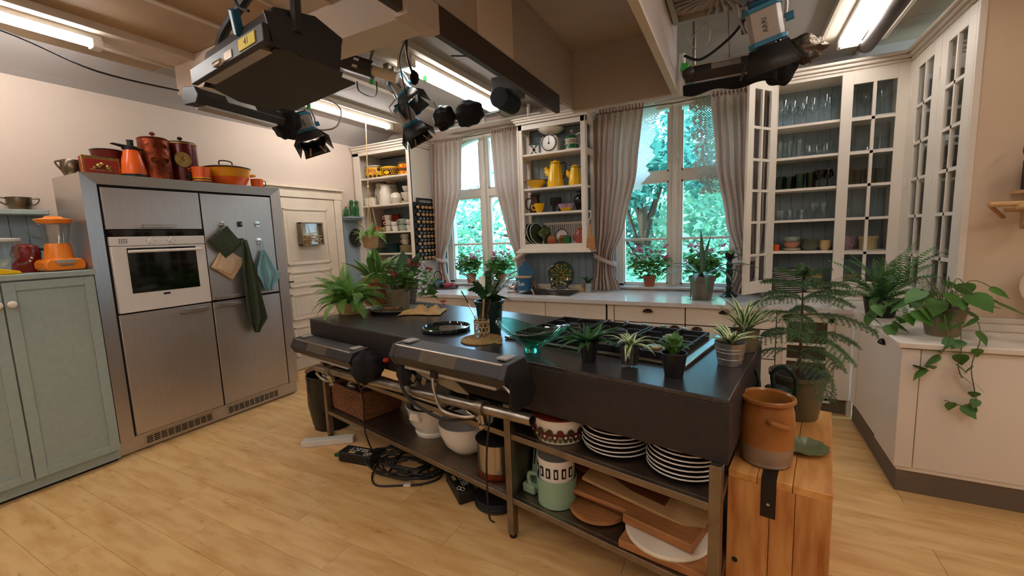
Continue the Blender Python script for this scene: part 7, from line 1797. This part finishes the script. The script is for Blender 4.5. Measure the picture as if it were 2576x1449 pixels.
# ---- big soft light with barn doors
sl = thing('studio_softlight', 'big black studio softlight with barn doors hanging by its yoke', 'studio light', (-1.97, 1.22, 2.345), math.radians(-8))
MB().prism([(-.02, 0), (.30, .0), (.33, .12), (.2, .17), (.02, .14)], -.33, .33, 'x').build('housing', 'black_lamp', sl, bev=.008, recalc=True)
MB().box(-.36, .36, -.045, -.018, -.02, .05).build('front_rail', 'black_lamp', sl, bev=.004)
MB().box(-.30, .26, -.018, .05, -.012, .002).build('reflector', 'silver_paint', sl)
MB().prism([(-.36, .03), (.30, .03), (.36, .10), (.385, .28), (.34, .30), (.36, .36), (-.20, .38), (-.26, .33), (-.33, .34), (-.40, .18)], -.004, .004, 'z').xform(Matrix.Rotation(math.radians(-12), 4, 'X')).build('barn_door', 'black_lamp', sl, recalc=True)
MB().prism([(.0, -.02), (.28, -.05), (.30, .06), (.16, .12), (-.03, .10)], .345, .352, 'x').build('barn_door', 'black_lamp', sl, recalc=True)
MB().prism([(.0, -.02), (.30, .0), (.30, .10), (.05, .10)], -.352, -.345, 'x').build('barn_door', 'black_lamp', sl, recalc=True)
MB().tube(smooth_path([(-.36, .10, .03), (-.37, .10, .18), (-.30, .11, .27), (0, .12, .36), (.30, .12, .42), (.345, .11, .38), (.345, .1, .06)], 4), .022, 8).build('yoke', 'black_lamp', sl)
MB().cyl((-.12, .12, .34), (-.12, .12, .60), .018).build('spigot', 'steel', sl)
MB().cyl((-.20, .12, .52), (-.04, .12, .52), .035, n=18).build('clamp', 'steel', sl); MB().obox((-.10, .08, .46), (.06, .05, .05)).build('clamp_jaw', 'steel_dull', sl, bev=.005)
MB().cyl((-.07, -.05, -.004), (.02, -.06, -.012), .012, n=10).build('hinge_pin', 'chrome', sl)
tp_ = MB().box(.16, .30, -.049, -.0455, -.008, .035).build('tape_label', 'yellow_tape', sl)
text('41', .04, 'ink_black', tp_, (.23, -.0492, .014), (PI/2, 0, 0))
MB().box(.02, .09, -.048, -.0455, -.01, .022).build('tape_label', 'tan_plate', sl)
MB().obox((.06, .0, .15), (.035, .035, .10), (.3, .4, 0)).build('plug', 'salt_blue', sl, bev=.006)
cable('dark cable dropping from the ceiling clamp to the softlight plug', [(-2.1, 1.35, 3.0), (-2.12, 1.33, 2.8), (-2.0, 1.28, 2.62), (-1.88, 1.25, 2.55)], .006)
# ---- long bank under the duct
bank('silver-faced tube bank hanging under the end of the cream duct', (-3.24, 1.68, 2.52), (-3.32, 2.38, 2.52), .95, False)
lump('cloth_wrap', 'big black cloth bundle round the end of the tube bank', (-3.33, 2.44, 2.55), .13, 'black_cloth', 21, (1, .8, 1))
hang('steel rod holding the tube bank below the ceiling', (-3.28, 1.98, 2.59), 3.04)
# ---- lamps between canopy and glazed cupboard
bank('long black tube bank hanging between the canopy and the glazed cupboard', (-.33, 3.42, 2.58), (.22, 3.42, 2.585), 1.0, False)
MB_ = MB().grid(lambda u, v: (-.34+.56*u, 0, -.03-.07*v-.012*math.sin(13*u)*v), 20, 4)
tag(off(MB_, (-.06, 0, 0)).build('cloth_skirt', 'black_cloth', None, (-.06, 3.34, 2.57), thick=.004), 'black cloth skirt hanging from the long tube bank', 'cloth')
hang('steel rod holding the long tube bank near the canopy', (-.28, 3.42, 2.67)); hang('steel rod holding the long tube bank near the cupboard', (.15, 3.42, 2.67))
spot('blue and silver spotlight hanging near the glazed cupboard', (.13, 3.02, 2.69), (.2, .25, -.95), 1.15, True, False)
lump('cloth_wrap', 'black cloth bundle between tube bank and crumpled foil', (.24, 3.40, 2.56), .10, 'black_cloth', 31, (.9, .7, 1.1))
lump('foil_wrap', 'crinkled brown-black foil wrapped round a barn door', (.34, 3.38, 2.64), .095, 'foil', 32, (1.3, .6, .9), 'black foil', .2)
cable('black cable arching from the canopy to the spotlight near the cupboard', [(-.33, 3.30, 2.72), (-.22, 3.25, 2.66), (-.05, 3.15, 2.72), (.06, 3.05, 2.80), (.12, 3.03, 2.76)], .009)
cable('thin grey cable coil hanging beside the canopy', [(-.32, 3.2, 2.82), (-.26, 3.2, 2.72), (-.18, 3.2, 2.74), (-.18, 3.2, 2.86), (-.27, 3.22, 2.80), (-.30, 3.2, 2.74)], .004, 'cable_grey')
o = thing('pipe_clamp', 'green and grey pipe clamp at the corner of the canopy', 'clamp', (-.36, 3.36, 2.62))
MB().cyl((0, 0, -.12), (.01, .02, .14), .022, n=14).build('pipe', 'white_plastic', o); MB().ball((.05, .0, .0), .045, 12).build('knuckle', 'black_lamp', o); MB().obox((.03, -.02, .04), (.05, .03, .05), (.3, .2, 0)).build('jaw', 'green_plug', o, bev=.006)
# round pleated diffuser in a square frame
fd = thing('ceiling_fan_diffuser', 'clear pleated round ceiling diffuser set in a grey square frame', 'ceiling diffuser', (-.12, 2.82, 2.86))
for a_, b2, c, e in ((-.26, .28, -.30, -.265), (-.26, .28, .265, .30), (-.26, -.225, -.265, .265), (.245, .28, -.265, .265)): MB().box(a_, b2, c, e, -.01, .03).build('frame', 'silver_paint', fd, bev=.004)
MB().box(-.26, .28, -.30, .30, .03, .04).build('backing', 'trunking', fd)
for k in range(28):
    a_ = 2*PI*k/28
    MB().add([(.01+.06*math.cos(a_), .06*math.sin(a_), -.01), (.01+.235*math.cos(a_-.05), .235*math.sin(a_-.05), .0), (.01+.235*math.cos(a_+.11), .235*math.sin(a_+.11), -.035), (.01+.06*math.cos(a_+.1), .06*math.sin(a_+.1), -.018)], [(0, 1, 2, 3)]).build('pleat', 'plastic_clear', fd, thick=.002)
MB().lathe([(0,-.01),(.065,-.015),(.065,.02),(0,.025)], 24, (.01, 0, 0)).build('hub', 'plastic_clear', fd)
tag(MB().box(-.01, .01, -.45, .45, 0, .03).build('drop_rod', 'black_lamp', None, (.02, 3.5, 3.015)), 'dark ceiling rail above the long tube bank', 'rail')
# black drum and conduit near the canopy
o = thing('blower_drum', 'black drum-shaped motor box hanging at the end of the wide ceiling fitting', 'motor', (-1.93, 3.72, 2.80))
MB().cyl((0, -.14, 0), (0, .14, 0), .09, n=24).build('drum', 'black_cloth', o); MB().box(-.10, .16, -.09, .09, .02, .20).build('bracket_box', 'black_lamp', o, bev=.006)
MB().cyl((0, 0, .1), (0, 0, .235), .015).build('rod', 'steel_dull', o)
o = thing('ceiling_conduit', 'white conduit pipe running along the wall above the curtains', 'conduit', (-2.75, 4.70, 2.93))
MB().cyl((-.75, 0, 0), (.75, 0, 0), .014).build('tube', 'white_plastic', o)
for x in (-.6, .0, .6): MB().box(x-.012, x+.012, -.02, .02, -.02, .135).build('saddle', 'white_plastic', o)
